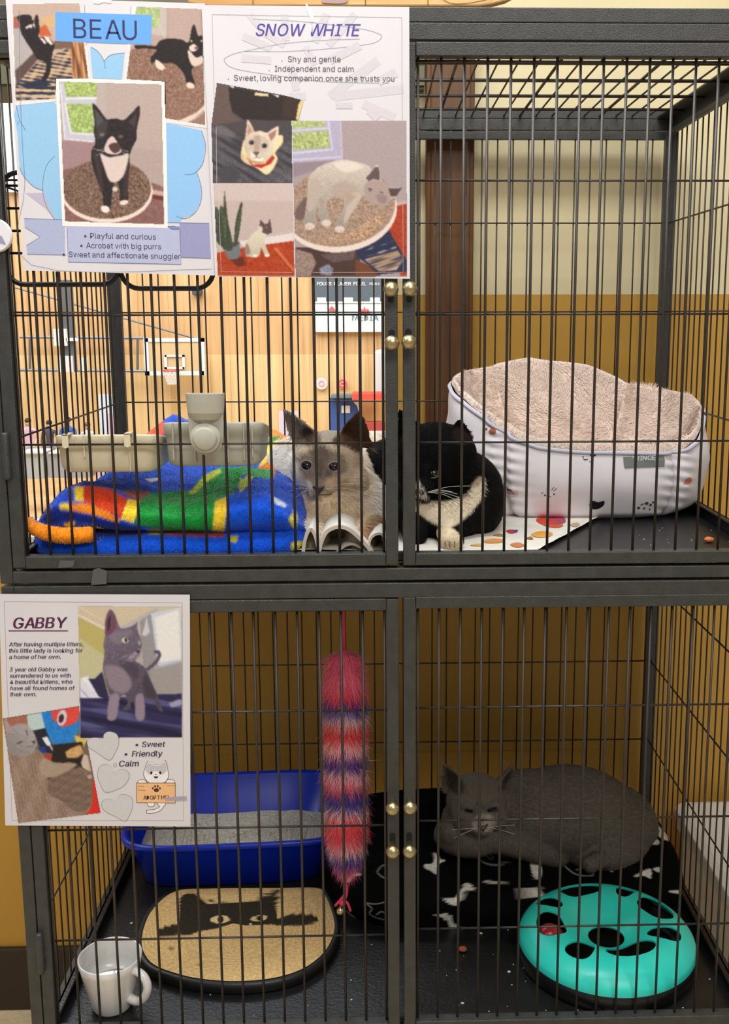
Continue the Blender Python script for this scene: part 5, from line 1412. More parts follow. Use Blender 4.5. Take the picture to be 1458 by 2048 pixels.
# cream cat looking up from a dark blanket
c = Canvas(S([(112, 549), (560, 632), (672, 662), (686, 672), (652, 796), (606, 800), (613, 1212), (86, 1212), (76, 828)]), base=(74, 66, 68))
c.poly(S([(100, 540), (200, 560), (215, 745), (280, 800), (76, 830)]), (98, 80, 74), 3)
c.poly(S([(190, 575), (680, 660), (650, 800), (290, 792), (215, 742), (195, 660)]), (46, 36, 34), 2)
c.poly(S([(560, 630), (650, 660), (640, 790), (540, 780)]), (60, 44, 38), 3)
c.poly(S([(652, 690), (672, 660), (690, 670), (652, 800), (636, 790)]), (222, 196, 134), 1)
c.poly(S([(365, 612), (450, 622), (455, 640), (400, 636), (362, 632)]), (226, 204, 160), 1)
c.poly(S([(480, 625), (525, 632), (520, 648)]), (240, 230, 220), 1)
c.poly(S([(190, 566), (230, 572), (220, 585)]), (236, 228, 224), 1)
c.poly(S([(76, 828), (230, 880), (300, 980), (612, 930), (612, 1212), (86, 1212)]), (86, 82, 88), 3, nz=8, cell=3)
c.streaks(S([(76, 828), (300, 900), (612, 930), (612, 1212), (86, 1212)]), ((58, 54, 60), (108, 102, 108)), 0.5, 0.28, 2, 4, 0.15)
c.poly(S([(110, 830), (160, 835), (235, 890), (220, 915), (110, 880)]), (104, 98, 100), 3)
c.poly(S([(110, 1120), (200, 1095), (270, 1150), (240, 1208), (140, 1208)]), (70, 66, 72), 3)
c.poly(S([(272, 1045), (276, 985), (296, 930), (360, 1000), (470, 1000), (505, 905), (548, 900), (546, 950), (500, 1010), (515, 1050), (495, 1100), (470, 1140), (435, 1156), (385, 1120), (350, 1100), (300, 1080)]), (236, 212, 164), 2, True, 8)
c.poly(S([(280, 990), (300, 1060), (360, 1098), (320, 1090), (276, 1050)]), (206, 178, 136), 3)
hdp = S([(300, 905), (308, 850), (312, 800), (322, 797), (345, 835), (364, 872), (400, 866), (442, 880), (470, 862), (505, 842), (522, 842), (518, 900), (502, 945), (492, 985), (470, 1030), (430, 1062), (388, 1066), (340, 1050), (306, 1015), (290, 970)])
c.poly(S([(300, 1020), (340, 1062), (430, 1075), (490, 1010), (470, 1060), (400, 1090), (330, 1078)]), (176, 146, 112), 3)
c.poly(hdp, (234, 216, 190), 2, True, 7)
c.shade(hdp, 0.16, 2.4)
c.poly(S([(330, 1000), (372, 1045), (420, 1048), (400, 1066), (350, 1056)]), (246, 232, 214), 3, True)
c.poly(circ(*S((388, 955)), 22, 18), (204, 182, 164), 5)
c.poly(S([(362, 900), (400, 905), (398, 960), (388, 1015), (360, 1015), (356, 960)]), (178, 156, 142), 3, True)
c.poly(S([(318, 815), (350, 870), (315, 900)]), (190, 136, 126), 2)
c.poly(S([(508, 856), (500, 900), (470, 938), (452, 890)]), (166, 118, 108), 2)
c.poly(S([(306, 1046), (355, 1092), (430, 1086), (482, 1030), (496, 1046), (470, 1085), (405, 1114), (350, 1100)]), (186, 44, 40), 1)
for e in ((342, 944), (427, 966)):
    c.ell(*S(e), 6.2, 5.2, (150, 124, 112))
    c.ell(*S(e), 5.2, 4.6, (112, 96, 106))
    c.ell(*S(e), 3.4, 3.8, (24, 20, 26))
    c.ell(S(e)[0] - 1, S(e)[1] - 1.4, 0.9, 0.9, (230, 230, 230))
c.poly(S([(352, 1006), (394, 1010), (374, 1034)]), (92, 72, 72), 1)
c.line(S([(374, 1032), (370, 1046), (350, 1050)]), 1, (130, 100, 90))
c.line(S([(374, 1034), (384, 1048), (402, 1050)]), 1, (130, 100, 90))
c.build(y - 0.000132, snow)
# siamese asleep on the carpeted disc
c = Canvas(S([(609, 800), (1368, 802), (1372, 1832), (634, 1835)]), base=(168, 150, 152))
c.poly(S([(609, 800), (930, 800), (945, 1070), (609, 1100)]), (176, 168, 190), 2)
c.poly(S([(609, 1080), (900, 1060), (860, 1100), (609, 1180)]), (146, 128, 136), 3)
c.poly(S([(609, 800), (826, 800), (828, 838), (609, 858)]), (176, 184, 128), 1, nz=26, cell=2)
c.poly(S([(609, 884), (850, 864), (864, 978), (609, 996)]), (170, 178, 116), 1, nz=28, cell=2)
c.line(S([(609, 868), (860, 848)]), 3, (206, 202, 216), sm=False)
c.line(S([(850, 800), (878, 990), (609, 1016)]), 4, (204, 200, 218), sm=False)
c.line(S([(609, 1060), (940, 1040)]), 4, (196, 192, 212), sm=False)
c.line(S([(932, 806), (942, 1050)]), 2.5, (196, 186, 196), sm=False)
c.poly(S([(1290, 1340), (1370, 1330), (1372, 1360), (1300, 1370)]), (190, 170, 170), 1)
c.poly(S([(1240, 1540), (1300, 1365), (1372, 1350), (1372, 1830), (1330, 1830)]), (166, 58, 30), 1, nz=10, cell=3)
c.poly(S([(634, 1640), (1060, 1640), (1060, 1835), (634, 1835)]), (74, 50, 46), 2)
c.poly(S([(634, 1650), (740, 1680), (770, 1740), (730, 1835), (634, 1835)]), (146, 122, 112), 2, nz=22, cell=1)
c.poly(S([(790, 1780), (850, 1750), (885, 1780), (870, 1825), (800, 1820)]), (130, 132, 150), 2, nz=30, cell=1)
c.poly(S([(800, 1690), (1030, 1640), (1020, 1720), (880, 1740)]), (98, 78, 80), 2, nz=14)
c.poly(S([(1030, 1720), (1130, 1760), (1200, 1835), (1030, 1835)]), (112, 64, 44), 2)
c.poly(S([(1035, 1640), (1190, 1560), (1250, 1520), (1300, 1610), (1372, 1730), (1372, 1800), (1180, 1820), (1120, 1760), (1040, 1700)]), (40, 44, 72), 1)
c.streaks(S([(1035, 1640), (1190, 1560), (1250, 1520), (1300, 1610), (1300, 1660), (1090, 1700)]), ((150, 142, 146), (36, 40, 66)), -0.25, 0.5, 1, 5, 0.25)
c.poly(S([(1090, 1720), (1310, 1660), (1350, 1720), (1300, 1790), (1190, 1800)]), (168, 138, 112), 2)
c.streaks(S([(1090, 1720), (1310, 1660), (1350, 1720), (1300, 1790), (1190, 1800)]), ((76, 70, 80), (196, 168, 140)), -0.3, 0.6, 1, 7, 0.15)
c.poly(circ(*S((930, 1400)), 114, 82, 44, -0.12), (228, 208, 198), 1)
c.poly(circ(*S((925, 1372)), 112, 79, 44, -0.12), (162, 134, 116), 1, nz=30, cell=1)
c.poly(S([(1000, 1540), (1180, 1420), (1240, 1450), (1100, 1580), (900, 1610), (760, 1600)]), (178, 142, 116), 4, nz=40, cell=1)
c.poly(S([(712, 1300), (660, 1350), (632, 1400), (634, 1450), (690, 1450), (712, 1380)]), (110, 88, 84), 3, True, 6)
cat = S([(715, 1210), (740, 1150), (790, 1105), (870, 1072), (960, 1060), (1060, 1078), (1130, 1110), (1145, 1180), (1160, 1100), (1186, 1105), (1200, 1190), (1262, 1240), (1340, 1248), (1300, 1300), (1250, 1330), (1226, 1366), (1140, 1345), (1085, 1300), (1050, 1330), (1010, 1390), (975, 1490), (930, 1545), (892, 1515), (920, 1440), (955, 1365), (940, 1280), (880, 1310), (838, 1350), (862, 1470), (820, 1492), (785, 1430), (782, 1370), (765, 1420), (768, 1490), (728, 1520), (690, 1485), (700, 1390), (712, 1290)])
c.poly(cat, (208, 192, 178), 1, True, 12)
c.shade(cat, 0.30, 1.57)
c.poly(S([(720, 1240), (760, 1180), (800, 1220), (770, 1360), (720, 1400)]), (184, 166, 154), 6, True)
c.poly(S([(880, 1230), (960, 1200), (1050, 1260), (960, 1320), (880, 1290)]), (178, 158, 146), 7, True)
c.poly(S([(1000, 1290), (1070, 1300), (990, 1440), (950, 1480)]), (192, 174, 162), 4, True)
c.poly(S([(880, 1080), (1000, 1072), (1080, 1110), (960, 1140)]), (222, 208, 196), 5, True)
c.poly(S([(1100, 1210), (1190, 1195), (1262, 1245), (1260, 1320), (1220, 1362), (1130, 1340), (1090, 1290)]), (170, 148, 142), 3, True)
c.poly(S([(1100, 1180), (1165, 1105), (1186, 1110), (1192, 1195), (1150, 1185), (1118, 1200)]), (98, 78, 80), 1)
c.poly(S([(1248, 1250), (1340, 1246), (1300, 1300), (1265, 1302)]), (86, 66, 68), 1)
c.poly(S([(1110, 1240), (1140, 1255), (1125, 1275)]), (110, 90, 88), 2)
c.poly(S([(1170, 1290), (1240, 1300), (1225, 1350), (1180, 1330)]), (148, 126, 122), 3, True)
c.line(S([(1120, 1250), (1145, 1258)]), 1.5, (70, 54, 56))
c.line(S([(1190, 1270), (1215, 1282)]), 1.5, (70, 54, 56))
for q in ((728, 1500), (838, 1478), (925, 1520)):
    c.ell(*S(q), 10, 7, (214, 196, 184))
for q in ([(716, 1500), (714, 1518)], [(738, 1500), (740, 1516)], [(912, 1520), (908, 1540)], [(932, 1515), (936, 1540)]):
    c.line(S(q), 0.9, (150, 128, 120))
c.poly(S([(790, 1310), (830, 1330), (800, 1380)]), (168, 144, 132), 3)
c.poly(S([(960, 1280), (1040, 1300), (980, 1360)]), (176, 152, 138), 4)
c.build(y - 0.000132, snow)
# siamese sitting by the plant
c = Canvas(S([(90, 1213), (612, 1215), (628, 1832), (118, 1826)]), base=(192, 172, 166))
c.poly(S([(90, 1213), (612, 1215), (615, 1330), (95, 1330)]), (202, 184, 178), 4)
c.poly(S([(250, 1600), (400, 1570), (620, 1535), (622, 1596), (300, 1640)]), (222, 208, 204), 1)
c.line(S([(280, 1592), (620, 1540)]), 1.4, (172, 150, 146), sm=False)
c.poly(S([(108, 1676), (280, 1642), (620, 1596), (628, 1832), (118, 1826)]), (172, 62, 28), 1, nz=10, cell=3)
for q in ([(460, 1620), (625, 1820)], [(310, 1640), (300, 1830)], [(560, 1605), (628, 1660)], [(120, 1740), (300, 1760)]):
    c.line(S(q), 1.2, (128, 40, 16), sm=False)
c.poly(S([(480, 1640), (510, 1640), (628, 1790), (628, 1810)]), (206, 110, 70), 2)
c.poly(S([(200, 1720), (290, 1700), (300, 1760), (250, 1770)]), (100, 40, 24), 3)
c.poly(S([(148, 1640), (262, 1600), (270, 1680), (250, 1715), (190, 1720)]), (112, 116, 118), 1)
c.ell(*S((205, 1625)), 17, 5, (76, 70, 62), -18)
for q in ([(150, 1640), (108, 1520), (95, 1400), (110, 1372), (150, 1460), (190, 1630)], [(178, 1640), (130, 1430), (140, 1362), (172, 1420), (218, 1630)],
          [(170, 1640), (158, 1380), (163, 1268), (178, 1400), (200, 1630)], [(226, 1620), (236, 1470), (270, 1345), (280, 1360), (268, 1490), (246, 1610)], [(110, 1600), (96, 1500), (100, 1470), (160, 1630)]):
    c.poly(S(q), (62, 70, 54), 1, True, 8)
    c.line(S([q[0], q[len(q) // 2]]), 0.8, (120, 124, 84), sm=False)
cat = S([(305, 1690), (305, 1620), (340, 1560), (395, 1520), (440, 1545), (432, 1600), (440, 1640), (460, 1690), (434, 1700), (405, 1640), (395, 1690), (360, 1705), (320, 1700)])
c.poly(cat, (222, 208, 186), 1, True, 5)
c.shade(cat, 0.15, 1.57)
c.poly(S([(296, 1660), (310, 1610), (335, 1670), (310, 1690)]), (150, 124, 112), 2, True)
c.poly(S([(392, 1510), (400, 1455), (428, 1485), (450, 1482), (464, 1448), (472, 1500), (476, 1530), (450, 1555), (410, 1540)]), (92, 70, 66), 1)
c.ell(*S((400, 1520)), 5, 7, (214, 198, 180), 0, 2)
c.ell(*S((468, 1538)), 2, 2, (50, 36, 40))
c.ell(*S((442, 1508)), 1.6, 1.4, (150, 160, 190))
c.ell(*S((446, 1692)), 5, 3, (232, 220, 206))
c.ell(*S((365, 1695)), 5, 3, (232, 220, 206))
c.build(y - 0.000132, snow)
ink(snow, 'border_line', [(stroke(S(p), 0.6), (222, 200, 196)) for p in ([(107, 840), (112, 1212)], [(122, 1240), (140, 1800), (612, 1806)], [(1345, 1360), (1346, 1805), (750, 1806)])], y - 0.000198)
ink(snow, 'tape', [(smooth(S([(702, 20), (716, 38), (738, 60), (752, 135), (738, 142), (722, 95), (706, 70)]), 3), (248, 248, 248)),
                   (S([(730, 160), (742, 162), (740, 205), (734, 218)]), (240, 238, 240))], y - 0.000220)

# ------------------------------------------------------------------ third poster
Y3 = -0.0030


def curl(s, t):
    k = max(0, s + t - 1.72)
    return np.array((0, -0.5 * k * k, 0))


gab = sheet('poster', [(-2, 1188), (379.5, 1189.5), (381, 1653), (10.5, 1651)], Y3, 'white poster with grey cat photos and three grey hearts on the lower door', bend=None)
y = Y3 - 0.0001
ink(gab, 'border_line', [(stroke(G(p), 0.7), (140, 134, 134)) for p in ([(30, 158), (1328, 166), (1338, 1755), (88, 1753), (30, 158)],)], y)
b = MB()
lettering('GABBY', G((97, 354)), G((498, 350)), y - 0.000088, None, None, shear=0.22, bold=0.022, mb=b)
b.build('title_lettering', mat('plum_ink', (84, 26, 72), 0.6), gab)
b = MB()
flat_poly(b, stroke(G([(62, 371), (495, 371)]), 2), y - 0.000088)
b.build('title_underline', mat('plum_ink', (84, 26, 72), 0.6), gab)
for s, p0, p1 in (('After having multiple litters,', (65, 484), (610, 482)), ('this little lady is looking for', (66, 530), (606, 528)), ('a home of her own.', (66, 576), (445, 574)),
                  ('3 year old Gabby was', (69, 667), (494, 665)), ('surrendered to us with', (71, 712), (517, 710)), ('4 beautiful kittens, who', (72, 757), (529, 755)),
                  ('have all found homes of', (73, 803), (548, 801)), ('their own.', (75, 848), (266, 847))):
    lettering(s, G(p0), G(p1), y - 0.000198, mat('violet_black_ink', (62, 48, 72), 0.6), gab, 'text_line', shear=0.2, bold=0.016)
for s, p0, p1 in (('• Sweet', (988, 1218), (1206, 1216)), ('• Friendly', (908, 1288), (1188, 1285)), ('Calm', (868, 1360), (1014, 1358))):
    lettering(s, G(p0), G(p1), y - 0.000198, mat('violet_black_ink', (62, 48, 72), 0.6), gab, 'text_line', shear=0.2, bold=0.016)
ink(gab, 'ring_bullet', [(stroke(circ(*G((839, 1350)), 3.4)[list(range(14)) + [0]], 0.9), (140, 140, 140))], y - 0.000110)
H1 = [(797, 1316), (700, 1255), (640, 1215), (634, 1172), (660, 1152), (710, 1150), (752, 1160), (755, 1130), (775, 1110), (805, 1105), (845, 1118), (865, 1150), (866, 1200), (840, 1260)]
H2 = [(770, 1550), (735, 1500), (712, 1440), (712, 1390), (735, 1352), (775, 1344), (810, 1362), (830, 1402), (865, 1382), (910, 1382), (940, 1405), (940, 1450), (905, 1500), (850, 1530)]
H3 = [(912, 1760), (850, 1730), (770, 1690), (740, 1650), (748, 1612), (785, 1598), (822, 1604), (848, 1622), (858, 1580), (890, 1562), (935, 1570), (966, 1600), (966, 1660), (945, 1715)]
ink(gab, 'heart', [(smooth(G(h), 3), (146, 144, 146)) for h in (H1, H2, H3)], y - 0.000154)
ink(gab, 'heart_fill', [(smooth(G(h).mean(0) + (G(h) - G(h).mean(0)) * 0.97, 3), (206, 204, 206)) for h in (H1, H2, H3)], y - 0.000176)
# grey cat standing on the bed
c = Canvas(G([(569, 189), (1328, 196), (1328, 1146), (585, 1152)]), base=(178, 170, 160))
c.poly(G([(569, 189), (1328, 196), (1328, 300), (760, 400), (569, 260)]), (206, 190, 164), 3)
c.poly(G([(569, 270), (790, 380), (800, 800), (575, 760)]), (188, 174, 108), 3)
c.poly(G([(575, 420), (770, 560), (790, 760), (575, 740)]), (196, 190, 150), 5)
c.line(G([(569, 255), (780, 360)]), 4, (226, 212, 190), sm=False)
c.line(G([(569, 190), (760, 300)]), 2, (222, 206, 180), sm=False)
c.poly(G([(880, 340), (1140, 200), (1160, 210), (1000, 420)]), (186, 178, 176), 3)
c.poly(G([(1020, 300), (1120, 230), (1140, 850), (1060, 840)]), (150, 146, 148), 3)
c.poly(G([(1100, 620), (1328, 590), (1328, 850), (1100, 840)]), (160, 152, 150), 3)
c.poly(G([(1095, 245), (1320, 196), (1328, 590), (1150, 640)]), (206, 206, 218), 1)
c.poly(G([(1128, 275), (1300, 215), (1318, 575), (1160, 600)]), (234, 230, 226), 2)
c.line(G([(1128, 640), (1328, 592)]), 4, (170, 180, 206), sm=False)
c.line(G([(1095, 250), (1150, 640)]), 3, (150, 150, 170), sm=False)
c.poly(G([(1035, 400), (1055, 330), (1070, 260), (1080, 330), (1095, 380), (1060, 410)]), (208, 202, 210), 2)
c.poly(G([(585, 720), (640, 700), (760, 860), (765, 880), (585, 860)]), (222, 220, 232), 2)
c.streaks(G([(585, 720), (640, 700), (760, 860), (585, 860)]), ((150, 150, 190), (236, 236, 244)), 0.7, 0.3, 1, 2, 0.2)
c.poly(G([(645, 720), (690, 720), (745, 668), (800, 880), (720, 850)]), (44, 40, 72), 2)
c.poly(G([(583, 860), (800, 860), (1150, 835), (1328, 830), (1328, 1150), (585, 1152)]), (46, 42, 84), 2)
c.streaks(G([(583, 860), (800, 860), (1150, 835), (1328, 830), (1328, 1150), (585, 1152)]), ((30, 26, 60), (84, 84, 130)), 0.25, 0.16, 2, 6, 0.2)
c.poly(G([(1230, 900), (1300, 870), (1328, 870), (1328, 910), (1250, 930)]), (160, 156, 186), 3)
c.line(G([(1070, 655), (1120, 615), (1152, 575), (1162, 545), (1150, 522), (1124, 530)]), 6.5, (92, 80, 102))
cat = G([(766, 400), (763, 330), (778, 250), (806, 214), (838, 250), (862, 320), (885, 352), (940, 345), (985, 322), (1000, 305), (1004, 370), (1030, 440), (1030, 500), (1012, 555), (985, 590), (1020, 610), (1070, 660), (1100, 740), (1150, 850), (1188, 962), (1150, 935), (1125, 880), (1060, 870), (1052, 930), (1056, 1010), (985, 1012), (988, 940), (960, 880), (945, 942), (895, 945), (930, 900), (915, 840), (870, 860), (850, 960), (848, 1012), (780, 1012), (802, 950), (800, 850), (768, 740), (750, 640), (762, 540), (755, 470)])
c.poly(cat, (118, 104, 124), 1, True, 14)
c.poly(G([(790, 400), (900, 370), (960, 360), (940, 420), (860, 470)]), (136, 122, 140), 6, True)
c.poly(G([(870, 600), (960, 600), (1010, 640), (1000, 720), (930, 680)]), (96, 84, 104), 6, True)
c.poly(G([(1060, 680), (1100, 740), (1140, 850), (1070, 850), (1040, 760)]), (96, 82, 102), 5, True)
c.shade(cat, 0.35, 1.2)
c.poly(G([(770, 390), (775, 290), (803, 225), (832, 260), (850, 340), (800, 400)]), (112, 74, 92), 2, True)
c.poly(G([(785, 370), (785, 300), (805, 260), (800, 350)]), (60, 42, 56), 2, True)
c.poly(G([(760, 640), (800, 620), (900, 650), (960, 760), (900, 830), (800, 780)]), (140, 124, 138), 6, True)
c.poly(G([(800, 850), (870, 840), (845, 1008), (785, 1010)]), (146, 130, 146), 3, True)
c.poly(G([(990, 850), (1045, 840), (1052, 1008), (992, 1008)]), (144, 128, 146), 3, True)
c.poly(G([(960, 540), (1020, 500), (1005, 560), (960, 592), (930, 580)]), (150, 136, 156), 2, True)
c.poly(G([(985, 508), (1022, 515), (1005, 540)]), (62, 46, 62), 1)
c.line(G([(930, 580), (975, 575), (1000, 545)]), 1.2, (70, 54, 70))
c.ell(*G((912, 438)), 7.2, 6.4, (190, 196, 176), 12)
c.ell(*G((918, 438)), 2.6, 4.4, (30, 26, 34))
c.ell(*G((1016, 458)), 3, 5, (150, 150, 150))
c.line(G([(885, 425), (915, 412), (945, 436)]), 1.2, (60, 48, 60))
for q in ([(960, 560), (890, 610)], [(950, 545), (870, 570)], [(1000, 560), (1010, 600)]):
    c.line(G(q), 0.6, (200, 190, 205), sm=False)
c.build(y - 0.000132, gab)
# mother cat with kitten
c = Canvas(G([(20, 1010), (579, 918), (582, 1150), (630, 1158), (733, 1697), (133, 1772)]), base=(120, 96, 86))
c.poly(G([(20, 1010), (210, 985), (220, 1120), (30, 1200)]), (166, 104, 86), 2, nz=12)
c.poly(G([(195, 985), (310, 965), (330, 1085), (210, 1100)]), (188, 208, 208), 1)
c.poly(G([(245, 1100), (345, 1075), (400, 1270), (300, 1250)]), (34, 36, 52), 1)
c.poly(G([(300, 965), (585, 918), (585, 1060), (540, 1180), (420, 1210), (370, 1180), (330, 1080)]), (36, 128, 208), 1, nz=8, cell=3)
c.poly(G([(372, 955), (580, 918), (580, 990), (560, 1040), (450, 1078), (380, 1010)]), (222, 74, 66), 1, nz=8, cell=2)
c.ell(*G((452, 1005)), 9.5, 16, (214, 206, 216), 12)
c.ell(*G((446, 1010)), 5, 9, (70, 34, 50), 12)
c.poly(G([(305, 1150), (345, 1140), (372, 1195), (350, 1215), (330, 1190)]), (226, 232, 236), 1)
c.line(G([(360, 1200), (400, 1265)]), 3, (236, 236, 240), sm=False)
c.poly(G([(540, 1130), (640, 1160), (600, 1230), (560, 1200)]), (216, 190, 96), 2)
c.poly(G([(390, 1200), (600, 1180), (620, 1380), (480, 1400), (370, 1330)]), (38, 28, 28), 2)
c.poly(G([(475, 1255), (520, 1225), (585, 1200), (612, 1260), (560, 1300), (490, 1300)]), (206, 164, 108), 2, nz=26, cell=1)
c.poly(G([(590, 1330), (610, 1270), (640, 1280), (665, 1400), (600, 1370)]), (206, 186, 172), 2)
c.poly(G([(330, 1270), (380, 1275), (370, 1320), (330, 1310)]), (186, 54, 44), 2)
c.poly(G([(280, 1220), (330, 1210), (340, 1260), (290, 1260)]), (36, 60, 130), 2)
c.poly(G([(640, 1480), (690, 1460), (735, 1700), (630, 1715)]), (214, 46, 34), 2)
c.poly(G([(22, 1190), (60, 1300), (60, 1420), (30, 1300)]), (150, 50, 50), 2)
body = G([(60, 1240), (150, 1270), (270, 1235), (340, 1310), (420, 1345), (520, 1330), (640, 1410), (670, 1500), (668, 1640), (600, 1715), (420, 1735), (133, 1774), (95, 1560), (62, 1400)])
c.poly(body, (150, 126, 110), 1, True, 14)
c.streaks(body, ((134, 110, 98), (164, 142, 128)), 1.45, 0.9, 3, 9, 0.2)
c.poly(G([(350, 1440), (500, 1340), (580, 1360), (470, 1420), (380, 1450)]), (66, 50, 44), 3, True)
kit = G([(348, 1500), (390, 1430), (520, 1372), (620, 1400), (668, 1450), (664, 1640), (560, 1690), (430, 1600), (360, 1560)])
c.poly(kit, (122, 100, 88), 2, True, 10)
c.streaks(kit, ((108, 86, 76), (138, 116, 104)), 0.4, 0.9, 3, 3, 0.2)
c.poly(G([(630, 1425), (668, 1420), (672, 1450), (645, 1450)]), (200, 160, 150), 1)
arm = G([(310, 1300), (400, 1330), (520, 1335), (560, 1350), (440, 1420), (350, 1440), (290, 1400)])
c.poly(arm, (168, 146, 128), 3, True, 8)
hd = G([(34, 1180), (50, 1110), (95, 1060), (180, 1050), (240, 1105), (268, 1180), (260, 1225), (215, 1275), (130, 1285), (60, 1245)])
c.poly(hd, (172, 164, 166), 2, True, 10)
c.shade(hd, 0.2, 2.4)
c.poly(G([(30, 1010), (62, 1040), (80, 1085), (45, 1110)]), (168, 150, 150), 1, True)
c.poly(G([(30, 1200), (60, 1220), (50, 1250)]), (210, 176, 170), 1)
c.line(G([(190, 1095), (200, 1120), (198, 1130)]), 2, (60, 54, 60))
c.line(G([(125, 1195), (150, 1182), (165, 1178)]), 2, (66, 58, 62))
c.poly(G([(228, 1175), (258, 1172), (250, 1200)]), (70, 56, 60), 1)
c.line(G([(190, 1215), (235, 1215), (250, 1200)]), 1, (90, 80, 84))
c.build(y - 0.000154, gab)
# line drawing of a cat holding a board
wht, lnc = (238, 236, 236), (58, 52, 52)
hdp = smooth(G([(1050, 1425), (1055, 1385), (1080, 1322), (1122, 1345), (1168, 1345), (1204, 1318), (1222, 1385), (1224, 1440), (1190, 1478), (1090, 1478)]), 3)
tail = [(1198, 1620), (1180, 1665), (1140, 1690), (1090, 1695), (1065, 1690), (1070, 1675), (1110, 1672), (1150, 1655), (1165, 1620)]
ink(gab, 'drawing_outline', [(hdp.mean(0) + (hdp - hdp.mean(0)) * 1.04, lnc), (circ(*G((1036, 1476)), 9.4, 6.2), lnc), (circ(*G((1242, 1474)), 9.4, 6.2), lnc),
                             (stroke(smooth(G([(1190, 1620), (1172, 1662), (1130, 1684), (1068, 1690)]), 4, False), 7.2), lnc),
                             (circ(*G((1100, 1630)), 8.2, 7), lnc), (circ(*G((1178, 1630)), 8.2, 7), lnc)], y - 0.000088)
ink(gab, 'drawing_fill', [(hdp, wht), (circ(*G((1036, 1476)), 8.4, 5.4), wht), (circ(*G((1242, 1474)), 8.4, 5.4), wht),
                          (stroke(smooth(G([(1190, 1620), (1172, 1662), (1130, 1684), (1072, 1690)]), 4, False), 5.4), wht),
                          (circ(*G((1100, 1630)), 7.3, 6), wht), (circ(*G((1178, 1630)), 7.3, 6), wht)], y - 0.000132)
ink(gab, 'drawing_markings', [(smooth(G([(1060, 1385), (1082, 1332), (1122, 1352), (1166, 1352), (1203, 1326), (1216, 1385), (1180, 1420), (1150, 1395), (1120, 1395), (1095, 1420)]), 3), (196, 194, 198)),
                              (circ(*G((1103, 1406)), 2.3, 3), (30, 26, 28)), (circ(*G((1168, 1405)), 2.3, 3), (30, 26, 28)),
                              (G([(1118, 1432), (1156, 1432), (1146, 1445), (1128, 1445)]), (40, 30, 30)), (circ(*G((1136, 1418)), 1.6, 1.1), (90, 70, 70))], y - 0.000176)
ink(gab, 'drawing_board', [(G([(993, 1478), (1279, 1478), (1279, 1628), (995, 1624)]), (104, 66, 36))], y - 0.000176)
ink(gab, 'drawing_board_face', [(G([(997, 1482), (1275, 1482), (1275, 1624), (999, 1620)]), (240, 186, 134))], y - 0.000220)
pw = [circ(*G((1140, 1532)), 5.2, 4), circ(*G((1114, 1518)), 1.8, 2.4), circ(*G((1130, 1504)), 1.8, 2.6), circ(*G((1150, 1504)), 1.8, 2.6), circ(*G((1166, 1518)), 1.8, 2.4)]
b = MB()
for p in pw:
    flat_poly(b, p, y - 0.000264)
for q in ([(1002, 1505), (1050, 1504)], [(1002, 1530), (1062, 1534)], [(1220, 1500), (1275, 1500)]):
    flat_poly(b, stroke(G(q), 0.7), y - 0.000264)
lettering('ADOPT ME!', G((1045, 1602)), G((1232, 1600)), y - 0.000264, None, None, bold=0.02, vscale=1.25, mb=b)
b.build('drawing_lettering', mat('dark_brown_ink', (70, 40, 34), 0.6), gab)
ink(gab, 'tape', [(G([(1200, 1584), (1360, 1578), (1362, 1606), (1205, 1612)]), (176, 158, 176))], y - 0.000308)

# tape scraps on the rails and the round badge at the left edge
M_TAPE = mat('clear_tape_film', (86, 84, 82), 0.2)
for pts, lab in (([(186, 1140), (196, 1136), (214, 1142), (213, 1168), (182, 1170)], 'crinkled clear tape scrap on the rail between the two cages'),
                 ([(120, 1121), (150, 1121), (146, 1134), (116, 1136)], 'thin tape residue on the bottom rail of the upper left door')):
    b = MB()
    fr = [at(u, v, -0.0016) for u, v in pts]
    b.prism(fr, [q + np.array((0, 0.0004, 0)) for q in fr])
    tag(b.build('tape', M_TAPE, None, fix=True), lab, 'tape')
b = MB()
c0 = at(-9, 471, -0.004)
b.lathe([(0, -0.002), (0.0165, -0.002), (0.0178, 0.0), (0.0178, 0.002), (0, 0.002)], c0, 40, 'Y')
bd = b.build('round_badge', mat('white_badge_card', (226, 222, 226), 0.45), None, sm=False)
tag(bd, 'round white badge on the left door stile, cut by the left edge of the photo', 'badge')
b = MB()
flat_poly(b, [(-6, 484), (12, 489), (2, 470)], c0[1] - 0.0024)
b.build('badge_print', mat('lilac_grey_print', (150, 146, 178), 0.6), bd)

# ================================================================== cats
M_FUR = vmat('cat_fur', 0.8, 0.10, 260, spec=0.12, sheen=0.0)
M_EYE = mat('dark_wet_eye', (26, 12, 10), 0.08, coat=1.0)
M_WHISK = mat('pale_whisker', (226, 222, 212), 0.5)


